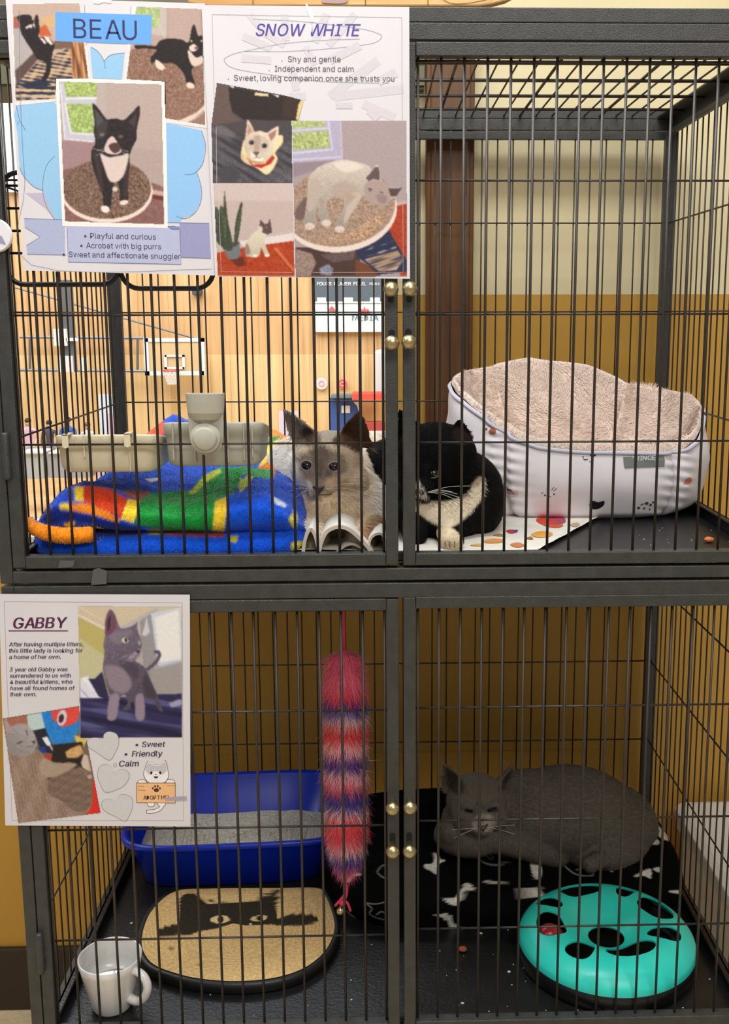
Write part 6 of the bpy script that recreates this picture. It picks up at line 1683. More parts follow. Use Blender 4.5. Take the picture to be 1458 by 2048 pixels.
def ear(mb, base_c, tip, wide, thick, face, cup=0.4):
    """hollowed triangular ear: base centre, tip, half width, thickness, outward facing direction"""
    base_c, tip, face = np.asarray(base_c, float), np.asarray(tip, float), np.asarray(face, float)
    ax = tip - base_c
    L = np.linalg.norm(ax)
    ax = ax / L
    face = face - ax * (face @ ax)
    face /= np.linalg.norm(face)
    sd = np.cross(ax, face)
    n, m = 9, 8
    fr, bk = np.zeros((m, n, 3)), np.zeros((m, n, 3))
    for i in range(m):
        t = i / (m - 1)
        w = wide * (1 - t) ** 0.72 * (1 + 0.12 * math.sin(math.pi * t)) + 0.0012
        for j in range(n):
            s = -1 + 2 * j / (n - 1)
            p = base_c + ax * (L * t) + sd * (s * w)
            th = thick * (1 - 0.55 * t)
            dome = (1 - s * s)
            bk[i, j] = p - face * (th * (0.25 + 0.75 * dome) + wide * 0.35 * dome * (1 - t))
            fr[i, j] = p + face * (th * 0.25) - face * (cup * wide * dome * (1 - t) ** 0.8) * (1 if i else 0.2)
    rings = []
    for i in range(m):
        rings.append([tuple(q) for q in fr[i]] + [tuple(q) for q in bk[i][::-1]])
    mb.loft(rings)


def cap(mb, a, b, ra, rb, n=9):
    a, b = np.asarray(a, float), np.asarray(b, float)
    for k in range(n):
        t = k / (n - 1)
        r = ra + (rb - ra) * t
        mb.ell(a + (b - a) * t, (r, r, r), 14, 9)


def painted(V, base, zones, front=None):
    """fur colour of each point; zones are markings, some painted light, seen from the front"""
    col = np.tile(lin(base), (len(V), 1))
    uv = prj(V)
    for z in zones:
        poly, rgb, soft = z[0], z[1], z[2] if len(z) > 2 else 0
        ylim = z[3] if len(z) > 3 else 9
        if soft:
            w = np.zeros(len(V))
            ang = np.linspace(0, 2 * math.pi, 8, endpoint=False)
            for s in (0.35, 1.0):
                for a in ang:
                    w += inside(uv + np.array((math.cos(a), math.sin(a))) * soft * s, poly)
            w /= 16
        else:
            w = inside(uv, poly).astype(float)
        w = w * (V[:, 1] < ylim)
        col = col * (1 - w[:, None]) + lin(rgb) * w[:, None]
    return col


def cat(name, mb, voxel, base, zones, hair, comb, label, smooth_iter=5, n_hair=20000, hw=0.0005, cut=None, rgbvar=0.1):
    V, F = remeshed(mb, voxel, smooth_iter)
    o = MB()
    colf = lambda P: painted(P, base, zones)
    o.add(V, F.tolist(), colf(V))
    cen = V.mean(0)

    def comb_n(p, nn):
        return comb(p)

    def dens(c):
        return np.clip((0.45 - (c[:, 1] - V[:, 1].min())) * 3, 0.25, 1.2)
    rng = np.random.default_rng(len(V))

    def tip(p, c):
        return np.clip(c * rng.uniform(1 - rgbvar, 1 + rgbvar * 1.6, (len(c), 1)), 0, 1)
    hv, hf, hc = fur(V, F, colf, n_hair, hair, hw, comb_n, 0.22, 0.22, rng, None, tip, dens)
    o.add(hv, hf, hc)
    ob = o.build(name, M_FUR, None, sm=True)
    tag(ob, label, 'cat')
    bv = BVHTree.FromPolygons([Vector(q) for q in V], [tuple(int(i) for i in f) for f in F])
    return ob, bv


def eye(ob, bv, u, v, r, pupil, iris, look=(0, -1, -0.1), lid=None, squash=1.0, tilt=0.0, sink=0.55, gloss=0.06):
    p, n = hit(bv, u, v)
    look = np.array(look, float)
    look /= np.linalg.norm(look)
    c = p - look * r * (1 - sink) * -0.0 + np.array((0, r * 0.35, 0))
    b = MB()
    ct, st_ = math.cos(tilt), math.sin(tilt)
    b.color(iris).ell(c, (r, r, r * squash), 20, 14, ((ct, 0, -st_), (0, 1, 0), (st_, 0, ct)))
    V = np.array(b.v)
    d = (V - c) / r
    k = d @ look
    cc = np.tile(lin(iris), (len(V), 1))
    cc[k > 0.45] = lin(pupil)
    b.c = [tuple(x) for x in cc]
    e = b.build('eye', vmat('glossy_eye_%d' % (gloss * 100), gloss, 0.0, spec=0.7 if gloss < .2 else 0.2), ob, sm=True)
    if lid:
        t = np.linspace(0, 2 * math.pi, 26, endpoint=False)
        pts = []
        for w in t:
            x, z = r * 1.0 * math.cos(w), r * squash * 1.0 * math.sin(w)
            x, z = x * math.cos(tilt) - z * math.sin(tilt), x * math.sin(tilt) + z * math.cos(tilt)
            pts.append(c + np.array((x, -r * 0.45, z)))
        b = MB()
        b.tube(pts, r * 0.10, 6, closed=True)
        b.build('eyelid', mat('eyelid_%d_%d' % (lid[0], lid[2]), lid, 0.6), e, sm=True)
    return e


def whiskers(ob, bv, u, v, ends, r=0.00022):
    p, n = hit(bv, u, v)
    b = MB()
    for (u1, v1), dy in ends:
        q = at(u1, v1, p[1] + dy)
        m = (p + q) / 2 + np.array((0, -0.006, 0.004))
        b.tube(smooth([p, m, q], 4, False), r, 4)
    return b.build('whiskers', M_WHISK, ob)


# ------------------------------------------------------------------ white cat with grey mask
m = MB()
hc = at(656, 925, 0.165)
m.ell(hc, (0.0455, 0.042, 0.041))
m.ell(hc + (-.004, -.012, -.008), (0.043, 0.036, 0.033))
m.ell(at(620, 950, 0.150), (0.021, 0.022, 0.019))
m.ell(at(697, 957, 0.155), (0.026, 0.024, 0.021))
mz = at(640, 967, 0.128)
m.ell(mz + (-.006, 0, -.002), (0.0125, 0.013, 0.0105))
m.ell(mz + (.009, .003, -.002), (0.0125, 0.013, 0.0105))
m.ell(at(640, 938, 0.130), (0.0085, 0.014, 0.018))
m.ell(at(642, 985, 0.134), (0.010, 0.012, 0.008))
m.ell(at(612, 914, 0.140), (0.014, 0.010, 0.010))
m.ell(at(672, 914, 0.142), (0.015, 0.010, 0.010))
ear(m, at(618, 890, 0.172), at(565, 818, 0.160), 0.0245, 0.0075, (-0.75, -0.75, 0.1), 0.45)
ear(m, at(704, 898, 0.172), at(718, 822, 0.160), 0.0275, 0.0075, (0.45, -0.95, 0.0), 0.5)
m.ell(at(650, 1004, 0.20), (0.062, 0.062, 0.058))
m.ell((-0.075, 0.185, 0.052), (0.080, 0.07, 0.040))
m.ell((-0.100, 0.29, 0.078), (0.072, 0.125, 0.054))
m.ell((-0.100, 0.37, 0.075), (0.070, 0.075, 0.050))
m.ell(at(588, 955, 0.24), (0.040, 0.06, 0.055))
m.ell(at(714, 1008, 0.21), (0.040, 0.05, 0.048))
cap(m, (-0.028, 0.15, 0.040), (-0.046, 0.075, 0.036), 0.020, 0.0165)
cap(m, (-0.125, 0.15, 0.040), (-0.105, 0.085, 0.036), 0.020, 0.0165)
cream = (238, 224, 204)
mask = (150, 128, 112)
zones = [([(540, 880), (600, 900), (604, 990), (560, 1010), (530, 1000)], (238, 236, 232), 8),  # left flank whitened, gym light painted into the fur colour
         ([(738, 930), (790, 940), (790, 1040), (750, 1040)], (232, 228, 222), 6),
         (smooth([(598, 905), (625, 895), (660, 890), (700, 897), (730, 905), (738, 940), (735, 985), (700, 1010), (660, 1015), (630, 1000), (608, 975), (598, 940)], 4), (212, 192, 166), 9, .21),
         (smooth([(600, 915), (618, 905), (640, 900), (668, 903), (690, 915), (695, 940), (678, 955), (662, 965), (656, 985), (630, 985), (612, 965), (602, 940)], 4), (142, 126, 114), 7, .19),
         (smooth([(628, 895), (650, 893), (660, 915), (650, 940), (640, 960), (632, 940), (624, 915)], 4), (112, 98, 90), 6, .19),
         (smooth([(628, 848), (660, 842), (690, 850), (682, 880), (655, 888), (630, 884)], 4), (206, 196, 182), 6, .22),
         (smooth([(616, 960), (626, 975), (622, 985), (606, 970)], 4), (214, 204, 194), 3, .19),
         (smooth([(652, 938), (662, 942), (664, 960), (656, 978), (648, 968), (650, 950)], 4), (104, 88, 80), 3, .19),
         (smooth([(655, 955), (690, 958), (715, 975), (690, 985), (660, 985), (648, 975)], 4), (196, 168, 140), 6, .19),
         (smooth([(552, 804), (590, 824), (628, 848), (642, 890), (618, 894), (590, 884), (572, 850)], 4), (146, 130, 118), 3),
         (smooth([(604, 858), (628, 856), (626, 885), (612, 888)], 4), (96, 76, 64), 4),
         (smooth([(676, 884), (688, 848), (712, 810), (734, 830), (744, 880), (738, 904), (722, 910), (700, 900)], 4), (84, 62, 46), 3, .2),
         (smooth([(664, 880), (682, 872), (684, 890), (668, 893)], 4), (110, 88, 74), 3, .2),
         (smooth([(720, 1040), (800, 1030), (800, 1080), (730, 1078)], 4), (176, 140, 108), 6, .12),
         (smooth([(640, 985), (700, 1000), (740, 1030), (700, 1056), (640, 1050), (600, 1020)], 4), (226, 204, 170), 10)]
hcen = np.array(hc)


def comb_white(p):
    d = p - np.array((mz[0], mz[1] + 0.01, mz[2] + 0.008))
    f = np.clip((np.linalg.norm(p - hcen, axis=1) - 0.05) / 0.02, 0, 1)[:, None]
    return (1 - f) * d / (np.linalg.norm(d, axis=1, keepdims=True) + 1e-6) + f * np.array((0.05, 0.25, -0.9))


def hair_white(p):
    h = np.linalg.norm(p - hcen, axis=1)
    face = np.clip(np.linalg.norm(p - mz, axis=1) / 0.05, 0.25, 1)
    earf = np.where((p[:, 2] > hcen[2] + .030) & (p[:, 1] < hcen[1] + .02) & (h > .045), .45, 1)
    return np.where(h < 0.056, 0.0058 * face, 0.0115) * earf


white, bvw = cat('white_cat', m, 0.0026, cream, zones, hair_white, comb_white,
                 'white cat with grey mask and dark ears lying beside the rainbow blanket', 4, 42000, 0.00042)
eye(white, bvw, 613.5, 931, 0.0076, (12, 7, 7), (58, 32, 26), (0.02, -1, -0.06), (176, 160, 146), 0.84, -0.2)
eye(white, bvw, 668, 933, 0.0076, (30, 8, 7), (92, 30, 24), (0.02, -1, -0.06), (176, 156, 140), 0.80, 0.2)


def nose(ob, bv, pts, rgb, name='nose', th=0.0022):
    f = [hit(bv, u, v, 0.0022)[0] for u, v in pts]
    f = [q for q in f if q is not None]
    b = MB()
    cx = np.mean(f, 0)
    b.add([cx + np.array((0, -th * 0.9, 0))] + f + [q + np.array((0, 0.006, 0)) for q in f],
          [(0, 1 + i, 1 + (i + 1) % len(f)) for i in range(len(f))] + [(1 + i, 1 + len(f) + i, 1 + len(f) + (i + 1) % len(f), 1 + (i + 1) % len(f)) for i in range(len(f))])
    return b.build(name, mat('nose_%d' % rgb[0], rgb, 0.45), ob, sm=True, fix=True)


nose(white, bvw, smooth([(626, 972), (637, 976), (649, 972), (644, 979), (637, 984), (631, 979)], 3), (66, 50, 48))
b = MB()
for q in ([(637, 983), (638, 988), (630, 990), (622, 984)], [(638, 988), (650, 988), (662, 985)]):
    pp = [hit(bvw, u, v, 0.0018)[0] for u, v in smooth(q, 3, False)]
    b.tube([x for x in pp if x is not None], 0.0007, 5)
b.build('mouth', mat('mouth_line', (92, 72, 64), 0.7), white)
whiskers(white, bvw, 626, 978, [((578, 968), .0), ((574, 984), .0), ((586, 1000), .0)])
whiskers(white, bvw, 652, 978, [((720, 968), -.01), ((724, 984), -.01), ((712, 1002), -.01)])

# ------------------------------------------------------------------ black and white cat
m = MB()
hc2 = at(872, 912, 0.150)
m.ell(hc2, (0.0525, 0.046, 0.043))
m.ell(at(925, 945, 0.150), (0.024, 0.028, 0.024))
m.ell(at(838, 955, 0.140), (0.026, 0.028, 0.024))
mz2 = at(846, 974, 0.110)
m.ell(mz2, (0.0165, 0.014, 0.0125))
m.ell(at(850, 945, 0.118), (0.010, 0.016, 0.020))
m.ell(at(848, 990, 0.122), (0.011, 0.012, 0.009))
m.ell(at(872, 934, 0.116), (0.014, 0.010, 0.009))
ear(m, at(916, 888, 0.150), at(920, 838, 0.138), 0.0235, 0.007, (0.55, -0.85, 0.1), 0.5)
ear(m, at(822, 878, 0.160), at(797, 818, 0.155), 0.023, 0.007, (-0.5, -0.8, 0.1), 0.5)
m.ell(at(890, 1010, 0.185), (0.070, 0.062, 0.062))
m.ell((0.058, 0.17, 0.048), (0.066, 0.07, 0.036))
m.ell((0.085, 0.225, 0.066), (0.060, 0.10, 0.056))
m.ell((0.030, 0.31, 0.074), (0.066, 0.105, 0.052))
m.ell((-0.004, 0.31, 0.078), (0.050, 0.06, 0.050))
m.ell((0.105, 0.215, 0.055), (0.040, 0.10, 0.045))
cap(m, (0.062, 0.15, 0.038), (0.063, 0.078, 0.036), 0.019, 0.0155)
cap(m, (0.022, 0.15, 0.040), (0.020, 0.095, 0.036), 0.020, 0.0165)
m.ell((0.0635, 0.066, 0.0345), (0.0155, 0.015, 0.0135))
bib = smooth([(826, 1000), (845, 1004), (870, 1003), (905, 1000), (935, 985), (948, 962), (962, 952), (968, 975), (960, 1000), (945, 1020), (925, 1040), (897, 1057), (880, 1052), (860, 1042), (838, 1025), (826, 1020)], 4)
zones2 = [(bib, (224, 208, 182), 3, .24),
          (smooth([(872, 1062), (895, 1054), (918, 1068), (926, 1095), (910, 1110), (876, 1104)], 4), (232, 212, 178), 2, .1),
          (smooth([(828, 975), (842, 974), (856, 988), (858, 996), (846, 996), (832, 990)], 4), (222, 212, 200), 2, .13),
          (smooth([(836, 960), (842, 970), (850, 982), (842, 984), (832, 976)], 4), (206, 200, 192), 2, .13),
          (smooth([(906, 862), (920, 852), (940, 872), (934, 892), (910, 885)], 4), (34, 24, 22), 4, .2)]
h2 = np.array(hc2)


def comb_black(p):
    d = p - (mz2 + np.array((0, 0.01, 0.008)))
    f = np.clip((np.linalg.norm(p - h2, axis=1) - 0.055) / 0.02, 0, 1)[:, None]
    return (1 - f) * d / (np.linalg.norm(d, axis=1, keepdims=True) + 1e-6) + f * np.array((0.1, 0.25, -0.85))


def hair_black(p):
    h = np.linalg.norm(p - h2, axis=1)
    face = np.clip(np.linalg.norm(p - mz2, axis=1) / 0.05, 0.25, 1)
    low = np.clip((p[:, 2] - 0.045) / 0.03, 0.3, 1)
    earf = np.where((p[:, 2] > h2[2] + .030) & (p[:, 1] < h2[1] + .02) & (h > .045), .45, 1)
    return np.where(h < 0.060, 0.0050 * face, 0.0085 * low) * earf


tux, bvt = cat('black_and_white_cat', m, 0.0026, (9, 9, 10), zones2, hair_black, comb_black,
               'black cat with a white bib and white paw lying beside the pet bed', 4, 40000, 0.00042, rgbvar=0.25)
eye(tux, bvt, 867, 947, 0.0068, (8, 8, 6), (62, 58, 30), (-0.25, -1, -0.2), (128, 122, 92), 0.8, 0.1)
nose(tux, bvt, smooth([(830, 980), (842, 978), (848, 986), (838, 992)], 3), (30, 24, 24))
whiskers(tux, bvt, 852, 985, [((915, 988), -.004), ((918, 995), -.004), ((912, 1000), -.004), ((905, 984), -.004), ((940, 972), .0)])
b = MB()
for k in (-1, 0, 1):
    q = [hit(bvt, 900 + k * 9 + dx, v, 0.0012)[0] for dx, v in ((0, 1082), (0, 1088), (0, 1094))]
    q = [x for x in q if x is not None]
    if len(q) > 1:
        b.tube(q, 0.0006, 5)
if b.v:
    b.build('toe_line', mat('toe_crease', (150, 128, 100), 0.8), tux)

# ------------------------------------------------------------------ grey cat in the lower cage
m = MB()
hc3 = at(953, 1602, 0.315)
m.ell(hc3, (0.0465, 0.044, 0.042))
m.ell(at(950, 1628, 0.295), (0.036, 0.034, 0.028))
mz3 = at(964, 1652, 0.268)
m.ell(mz3, (0.0165, 0.014, 0.0115))
m.ell(at(958, 1630, 0.272), (0.010, 0.016, 0.020))
m.ell(at(930, 1640, 0.29), (0.018, 0.02, 0.016))
m.ell(at(992, 1636, 0.292), (0.018, 0.02, 0.016))
m.ell(at(938, 1612, 0.280), (0.014, 0.010, 0.008))
m.ell(at(986, 1610, 0.280), (0.014, 0.010, 0.008))
ear(m, at(914, 1586, 0.325), at(885, 1526, 0.322), 0.0245, 0.007, (-0.45, -0.85, -0.1), 0.5)
ear(m, at(1000, 1580, 0.325), at(1029, 1528, 0.322), 0.0215, 0.007, (0.85, -0.5, -0.1), 0.5)
bz = -0.532
m.ell(at(1135, 1630, 0.37) + (0, 0, 0.004), (0.112, 0.085, 0.072))
m.ell(at(1205, 1650, 0.37), (0.088, 0.082, 0.066))
m.ell(at(1060, 1620, 0.36), (0.080, 0.07, 0.062))
m.ell(at(1210, 1690, 0.33), (0.070, 0.055, 0.040))
m.ell(at(960, 1640, 0.345), (0.060, 0.05, 0.045))
m.ell(at(940, 1668, 0.325), (0.056, 0.05, 0.028))
cap(m, at(905, 1668, 0.30), at(1000, 1682, 0.295), 0.0185, 0.0185)
cap(m, at(1000, 1682, 0.295), at(1110, 1704, 0.315), 0.0185, 0.024)
m.ell(at(1030, 1664, 0.33), (0.06, 0.045, 0.035))
cap(m, at(1270, 1690, 0.34), at(1180, 1728, 0.262), 0.022, 0.012)
grey = (92, 85, 76)
zones3 = [(smooth([(945, 1645), (955, 1630), (975, 1628), (990, 1640), (985, 1660), (968, 1668), (950, 1662)], 4), (150, 138, 130), 5, .30),
          (smooth([(888, 1535), (905, 1545), (930, 1570), (920, 1590), (898, 1578)], 4), (58, 48, 44), 4, .34),
          (smooth([(1005, 1562), (1018, 1545), (1024, 1540), (1020, 1565), (1008, 1582), (995, 1580)], 4), (62, 52, 46), 3, .34)]
for k, u in enumerate((935, 948, 962, 975)):
    zones3.append((stroke([(u, 1562), (u + (956 - u) * -0.1, 1590)], 3.5), (88, 80, 72), 2, .33))
h3 = np.array(hc3)


def comb_grey(p):
    d = p - (mz3 + np.array((0, 0.01, 0.008)))
    f = np.clip((np.linalg.norm(p - h3, axis=1) - 0.05) / 0.02, 0, 1)[:, None]
    return (1 - f) * d / (np.linalg.norm(d, axis=1, keepdims=True) + 1e-6) + f * np.array((0.85, 0.1, -0.45))


def hair_grey(p):
    h = np.linalg.norm(p - h3, axis=1)
    face = np.clip(np.linalg.norm(p - mz3, axis=1) / 0.05, 0.25, 1)
    return np.where(h < 0.056, 0.0045 * face, 0.0070)


greyc, bvg = cat('grey_cat', m, 0.0026, grey, zones3, hair_grey, comb_grey,
                 'grey cat lying on the black fleece bed in the lower cage', 4, 36000, 0.00045, rgbvar=0.12)
eye(greyc, bvg, 939, 1621, 0.0078, (8, 7, 6), (20, 18, 14), (0.1, -1, -0.6), (44, 39, 34), 0.30, -0.30, gloss=0.4)
eye(greyc, bvg, 984, 1618, 0.0078, (8, 7, 6), (20, 18, 14), (0.1, -1, -0.6), (44, 39, 34), 0.30, 0.32, gloss=0.4)
nose(greyc, bvg, smooth([(956, 1652), (966, 1653), (975, 1650), (968, 1660), (964, 1661)], 3), (70, 58, 56))
b = MB()
for q in ([(966, 1660), (966, 1664), (956, 1668)], [(966, 1664), (978, 1664)]):
    pp = [hit(bvg, u, v, 0.0015)[0] for u, v in smooth(q, 3, False)]
    b.tube([x for x in pp if x is not None], 0.0006, 5)
b.build('mouth', mat('mouth_line', (92, 72, 64), 0.7), greyc)
whiskers(greyc, bvg, 952, 1657, [((905, 1660), 0), ((908, 1676), 0)])
whiskers(greyc, bvg, 978, 1655, [((1030, 1650), 0), ((1028, 1668), 0)])

# ================================================================== upper cage: blanket, sheet, bed, bowls
M_FLEECE = vmat('fleece_pile', 0.9, 0.14, 220, spec=0.1, sheen=0.3)
M_CLOTH = vmat('cotton_cloth', 0.8, 0.05, 60, 0.15, 160, spec=0.2)


def interp(x, xs, ys):
    return np.interp(x, xs, ys)


def px4(p):
    return np.asarray(p, float) / 2.916 + np.array((0, 540))


def px5(p):
    return np.asarray(p, float) / 3.103 + np.array((480, 540))


# rainbow fleece blanket, folded, its rolled fold facing the door
NS, NT = 230, 190
S_ = np.linspace(0, 1, NS)
X0, X1 = -0.4385, -0.112
P = np.zeros((NT, NS, 3))
for j, s in enumerate(S_):
    x = X0 + (X1 - X0) * s
    e = max(0.0, 1 - abs(2 * s - 1) ** 7) ** 0.5
    top = interp(x, [-.4385, -.425, -.40, -.375, -.33, -.29, -.25, -.20, -.16, -.13, -.112], [.062, .084, .102, .108, .099, .087, .084, .092, .098, .086, .062])
    back = interp(x, [-.44, -.40, -.385, -.37, -.35, -.31, -.22, -.18, -.15, -.112], [.17, .22, .33, .42, .44, .45, .45, .45, .38, .22])
    zb = interp(x, [-.44, -.39, -.375, -.36, -.33, -.30, -.26, -.20, -.15], [.07, .085, .106, .132, .152, .136, .126, .130, .127])
    yf = 0.026 + 0.004 * math.sin(9 * s) + 0.05 * max(0, s - 0.93) / 0.07 * 0.4
    cr = interp(s, [0, .1, .35, .55, .75, 1], [.026, .03, .022, .012, .008, .004])
    prof = [(yf + .02, .0208), (yf + .004, .024), (yf, .032), (yf + .003, .043), (yf + .010, .050), (yf + cr + .008, .0535), (yf + .006, .058), (yf - .002, .066), (yf - .003, .5 * (.066 + top)),
            (yf + .006, top - .008), (yf + .020, top - .001), (yf + .04, top), (.12, top + .3 * (zb - top) - .006), (.20, top + .5 * (zb - top) - .004), (.6 * .2 + .4 * back, top + .8 * (zb - top)),
            (.25 * .2 + .75 * back, zb + .003), (back - .01, zb - .012), (back, .06), (back - .004, .0208)]
    prof = np.array([(y, min(z, 10)) for y, z in prof])
    q = smooth(prof, 12, False)
    d = np.concatenate([[0], np.cumsum(np.hypot(*np.diff(q, axis=0).T))])
    wts = np.linspace(0, 1, NT) ** 1.15 * d[-1]
    yy, zz = np.interp(wts, d, q[:, 0]), np.interp(wts, d, q[:, 1])
    cy, cz = 0.09, 0.036
    P[:, j, 0] = x
    P[:, j, 1] = cy + (yy - cy) * (0.25 + 0.75 * e)
    P[:, j, 2] = cz + (zz - cz) * (0.15 + 0.85 * e)
w = vnoise(P * np.array((1, 1, 1.3)), 42, 3) * 0.0028 + vnoise(P, 110, 5) * 0.0011
P[:, :, 2] += w
P[:, :, 1] += 0.5 * vnoise(P[:, :, ::-1], 60, 8) * 0.002
P[:, :, 2] = np.maximum(P[:, :, 2], 0.0206)
P[:, :, 1] = np.maximum(P[:, :, 1], 0.0165)
BLUE, GRN, YEL, RED, ORG, NAVY = (14, 84, 214), (24, 150, 62), (250, 216, 60), (216, 66, 28), (246, 146, 26), (6, 34, 130)
bzones = [
    (px4([(240, 1385), (340, 1380), (560, 1440), (800, 1500), (840, 1545), (560, 1560), (560, 1480), (400, 1470), (300, 1480), (200, 1440)]), NAVY, 3),
    (px4([(430, 1262), (490, 1262), (490, 1350), (438, 1345)]), YEL, 2),
    (px4([(485, 1258), (560, 1262), (640, 1275), (745, 1335), (712, 1445), (600, 1402), (486, 1352)]), RED, 2),
    (px4([(745, 1335), (830, 1345), (780, 1478), (705, 1450)]), YEL, 2),
    (px4([(705, 1285), (850, 1285), (880, 1300), (815, 1350), (760, 1330)]), (170, 84, 70), 2),
    (px4([(815, 1345), (880, 1300), (1110, 1288), (1180, 1200), (1280, 1150), (1470, 1150), (1470, 1175), (1420, 1190), (1390, 1250), (1370, 1300), (1255, 1345), (1245, 1522), (1000, 1528), (785, 1480)]), GRN, 2),
    (px4([(1255, 1345), (1330, 1320), (1308, 1528), (1238, 1518)]), YEL, 2),
    (px4([(1090, 1310), (1200, 1195), (1280, 1158), (1295, 1180), (1215, 1232), (1135, 1308)]), (206, 216, 70), 2),
    (px4([(1390, 1250), (1456, 1185), (1500, 1180), (1440, 1260), (1400, 1300)]), (206, 216, 70), 2),
    (px4([(345, 1362), (420, 1358), (420, 1400), (350, 1392)]), YEL, 2),
    (px4([(410, 1358), (500, 1360), (610, 1402), (708, 1450), (690, 1474), (560, 1432), (410, 1398)]), ORG, 2),
    (px4([(845, 1218), (890, 1215), (930, 1212), (915, 1228), (880, 1240)]), (232, 236, 240), 1),
    (px4([(370, 1480), (440, 1465), (425, 1510), (380, 1505)]), (236, 190, 50), 2),
    (px4([(850, 1510), (940, 1512), (930, 1545), (870, 1540)]), (196, 180, 60), 2),
    (px4([(1330, 1550), (1390, 1550), (1380, 1590), (1340, 1585)]), (196, 190, 60), 2),
    (px4([(940, 1518), (1310, 1530), (1310, 1560), (940, 1545)]), (150, 50, 36), 2),
    (px5([(300, 1545), (340, 1480), (356, 1530), (350, 1610), (318, 1590)]), (226, 214, 70), 2),
    (px5([(318, 1690), (400, 1680), (410, 1740), (315, 1740)]), (226, 214, 70), 2),
    (px5([(120, 985), (320, 975), (320, 1040), (130, 1055)]), (240, 150, 36), 2),
    (px5([(90, 1200), (130, 1060), (250, 1025), (250, 1060), (190, 1100), (150, 1180)]), (40, 150, 70), 2),
    (px5([(160, 1100), (250, 1040), (260, 1100), (190, 1180), (110, 1240)]), (238, 214, 70), 2),
    (px5([(240, 1050), (340, 1030), (340, 1110), (220, 1170)]), (216, 80, 50), 2),
    (px5([(110, 1230), (200, 1170), (240, 1160), (210, 1290), (100, 1240)]), (236, 130, 46), 2),
    (px5([(0, 1220), (210, 1240), (205, 1300), (90, 1285), (0, 1260)]), (66, 164, 84), 2),
    (px5([(0, 1310), (10, 1370), (60, 1330), (0, 1290)]), (206, 216, 70), 2),
    (px4([(800, 960), (905, 872), (960, 890), (950, 990), (830, 985)]), (230, 84, 40), 2),
    (px5([(190, 1400), (240, 1425), (290, 1455), (280, 1475), (220, 1450)]), (214, 222, 236), 2)]
col = painted(P.reshape(-1, 3), BLUE, bzones)
b = MB()
b.grid(P, col)
idx = np.arange(NT * NS).reshape(NT, NS)
Fq = np.stack([idx[:-1, :-1], idx[:-1, 1:], idx[1:, 1:], idx[1:, :-1]], -1).reshape(-1, 4)
Ft = np.concatenate([Fq[:, [0, 1, 2]], Fq[:, [0, 2, 3]]])
# inner roll of the fold
pth = smooth([at(u, v, Yq) for u, v, Yq in ((56, 1040, .034), (70, 1056, .028), (95, 1066, .026), (130, 1071, .026), (165, 1070, .026), (190, 1066, .030))], 6, False)
bt = MB()
bt.tube(pth, np.interp(np.linspace(0, 1, len(pth)), [0, .2, .7, .93, 1], [.005, .0085, .0095, .009, .003]), 16)
rv = np.array(bt.v)
rt = np.array([t for f in bt.f for t in ([f[:3], (f[0], f[2], f[3])] if len(f) == 4 else [])])
b.add(rv, rt.tolist(), painted(rv, ORG, [(px4([(370, 1470), (440, 1460), (425, 1510), (375, 1505)]), (230, 180, 40), 2)]))
V_all = np.concatenate([P.reshape(-1, 3), rv])
F_all = np.concatenate([Ft, rt + NT * NS])


def blanket_col(p):
    c = painted(p, BLUE, bzones)
    near = np.min(np.linalg.norm(p[:, None, :] - pth[None], axis=2), 1) < 0.0115
    c[near & (p[:, 1] < .045) & (p[:, 2] < .066)] = lin(ORG)
    return c


# pile faces outward whatever the winding
tri = V_all[F_all]
nrm = np.cross(tri[:, 1] - tri[:, 0], tri[:, 2] - tri[:, 0])
out = tri.mean(1) - np.array((0, 0.13, 0.03)) * np.array((0, 1, 1)) - np.array((1, 0, 0)) * tri.mean(1)[:, :1]
fl = np.sum(nrm * out, 1) < 0
F_all[fl] = F_all[fl][:, ::-1]
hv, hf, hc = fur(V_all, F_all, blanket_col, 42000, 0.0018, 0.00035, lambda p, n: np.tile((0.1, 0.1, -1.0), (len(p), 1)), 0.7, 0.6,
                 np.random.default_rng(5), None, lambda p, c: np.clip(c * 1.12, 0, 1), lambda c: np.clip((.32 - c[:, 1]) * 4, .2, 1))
b.add(hv, hf, hc)
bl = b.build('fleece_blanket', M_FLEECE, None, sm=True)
tag(bl, 'folded rainbow fleece blanket, mostly blue and green, at the left of the upper cage', 'blanket')

# printed cotton sheet under the cats with its folded edge standing up in arches
WHT = (232, 226, 216)
b = MB()
fl_, fr_, br_, bl_ = atz(585, 1106, .0215), atz(1072, 1106, .0215), atz(1212, 1030, .0215), np.array((-0.11, 0.36, .0215))
n1, n2 = 60, 130
Q = np.zeros((n1, n2, 3))
for i in range(n1):
    s = i / (n1 - 1)
    for j in range(n2):
        t = j / (n2 - 1)
        Q[i, j] = (fl_ * (1 - t) + fr_ * t) * (1 - s) + (bl_ * (1 - t) + br_ * t) * s
Q[:, :, 2] += 0.0018 + 0.0022 * np.abs(vnoise(Q, 55, 2)) + 0.0022 * np.clip(vnoise(Q, 24, 4), 0, 1)
Q[:, -3:, 2] += 0.0012
Q[:, :, 1] = np.maximum(Q[:, :, 1], 0.018)
b.color(WHT).grid(Q)


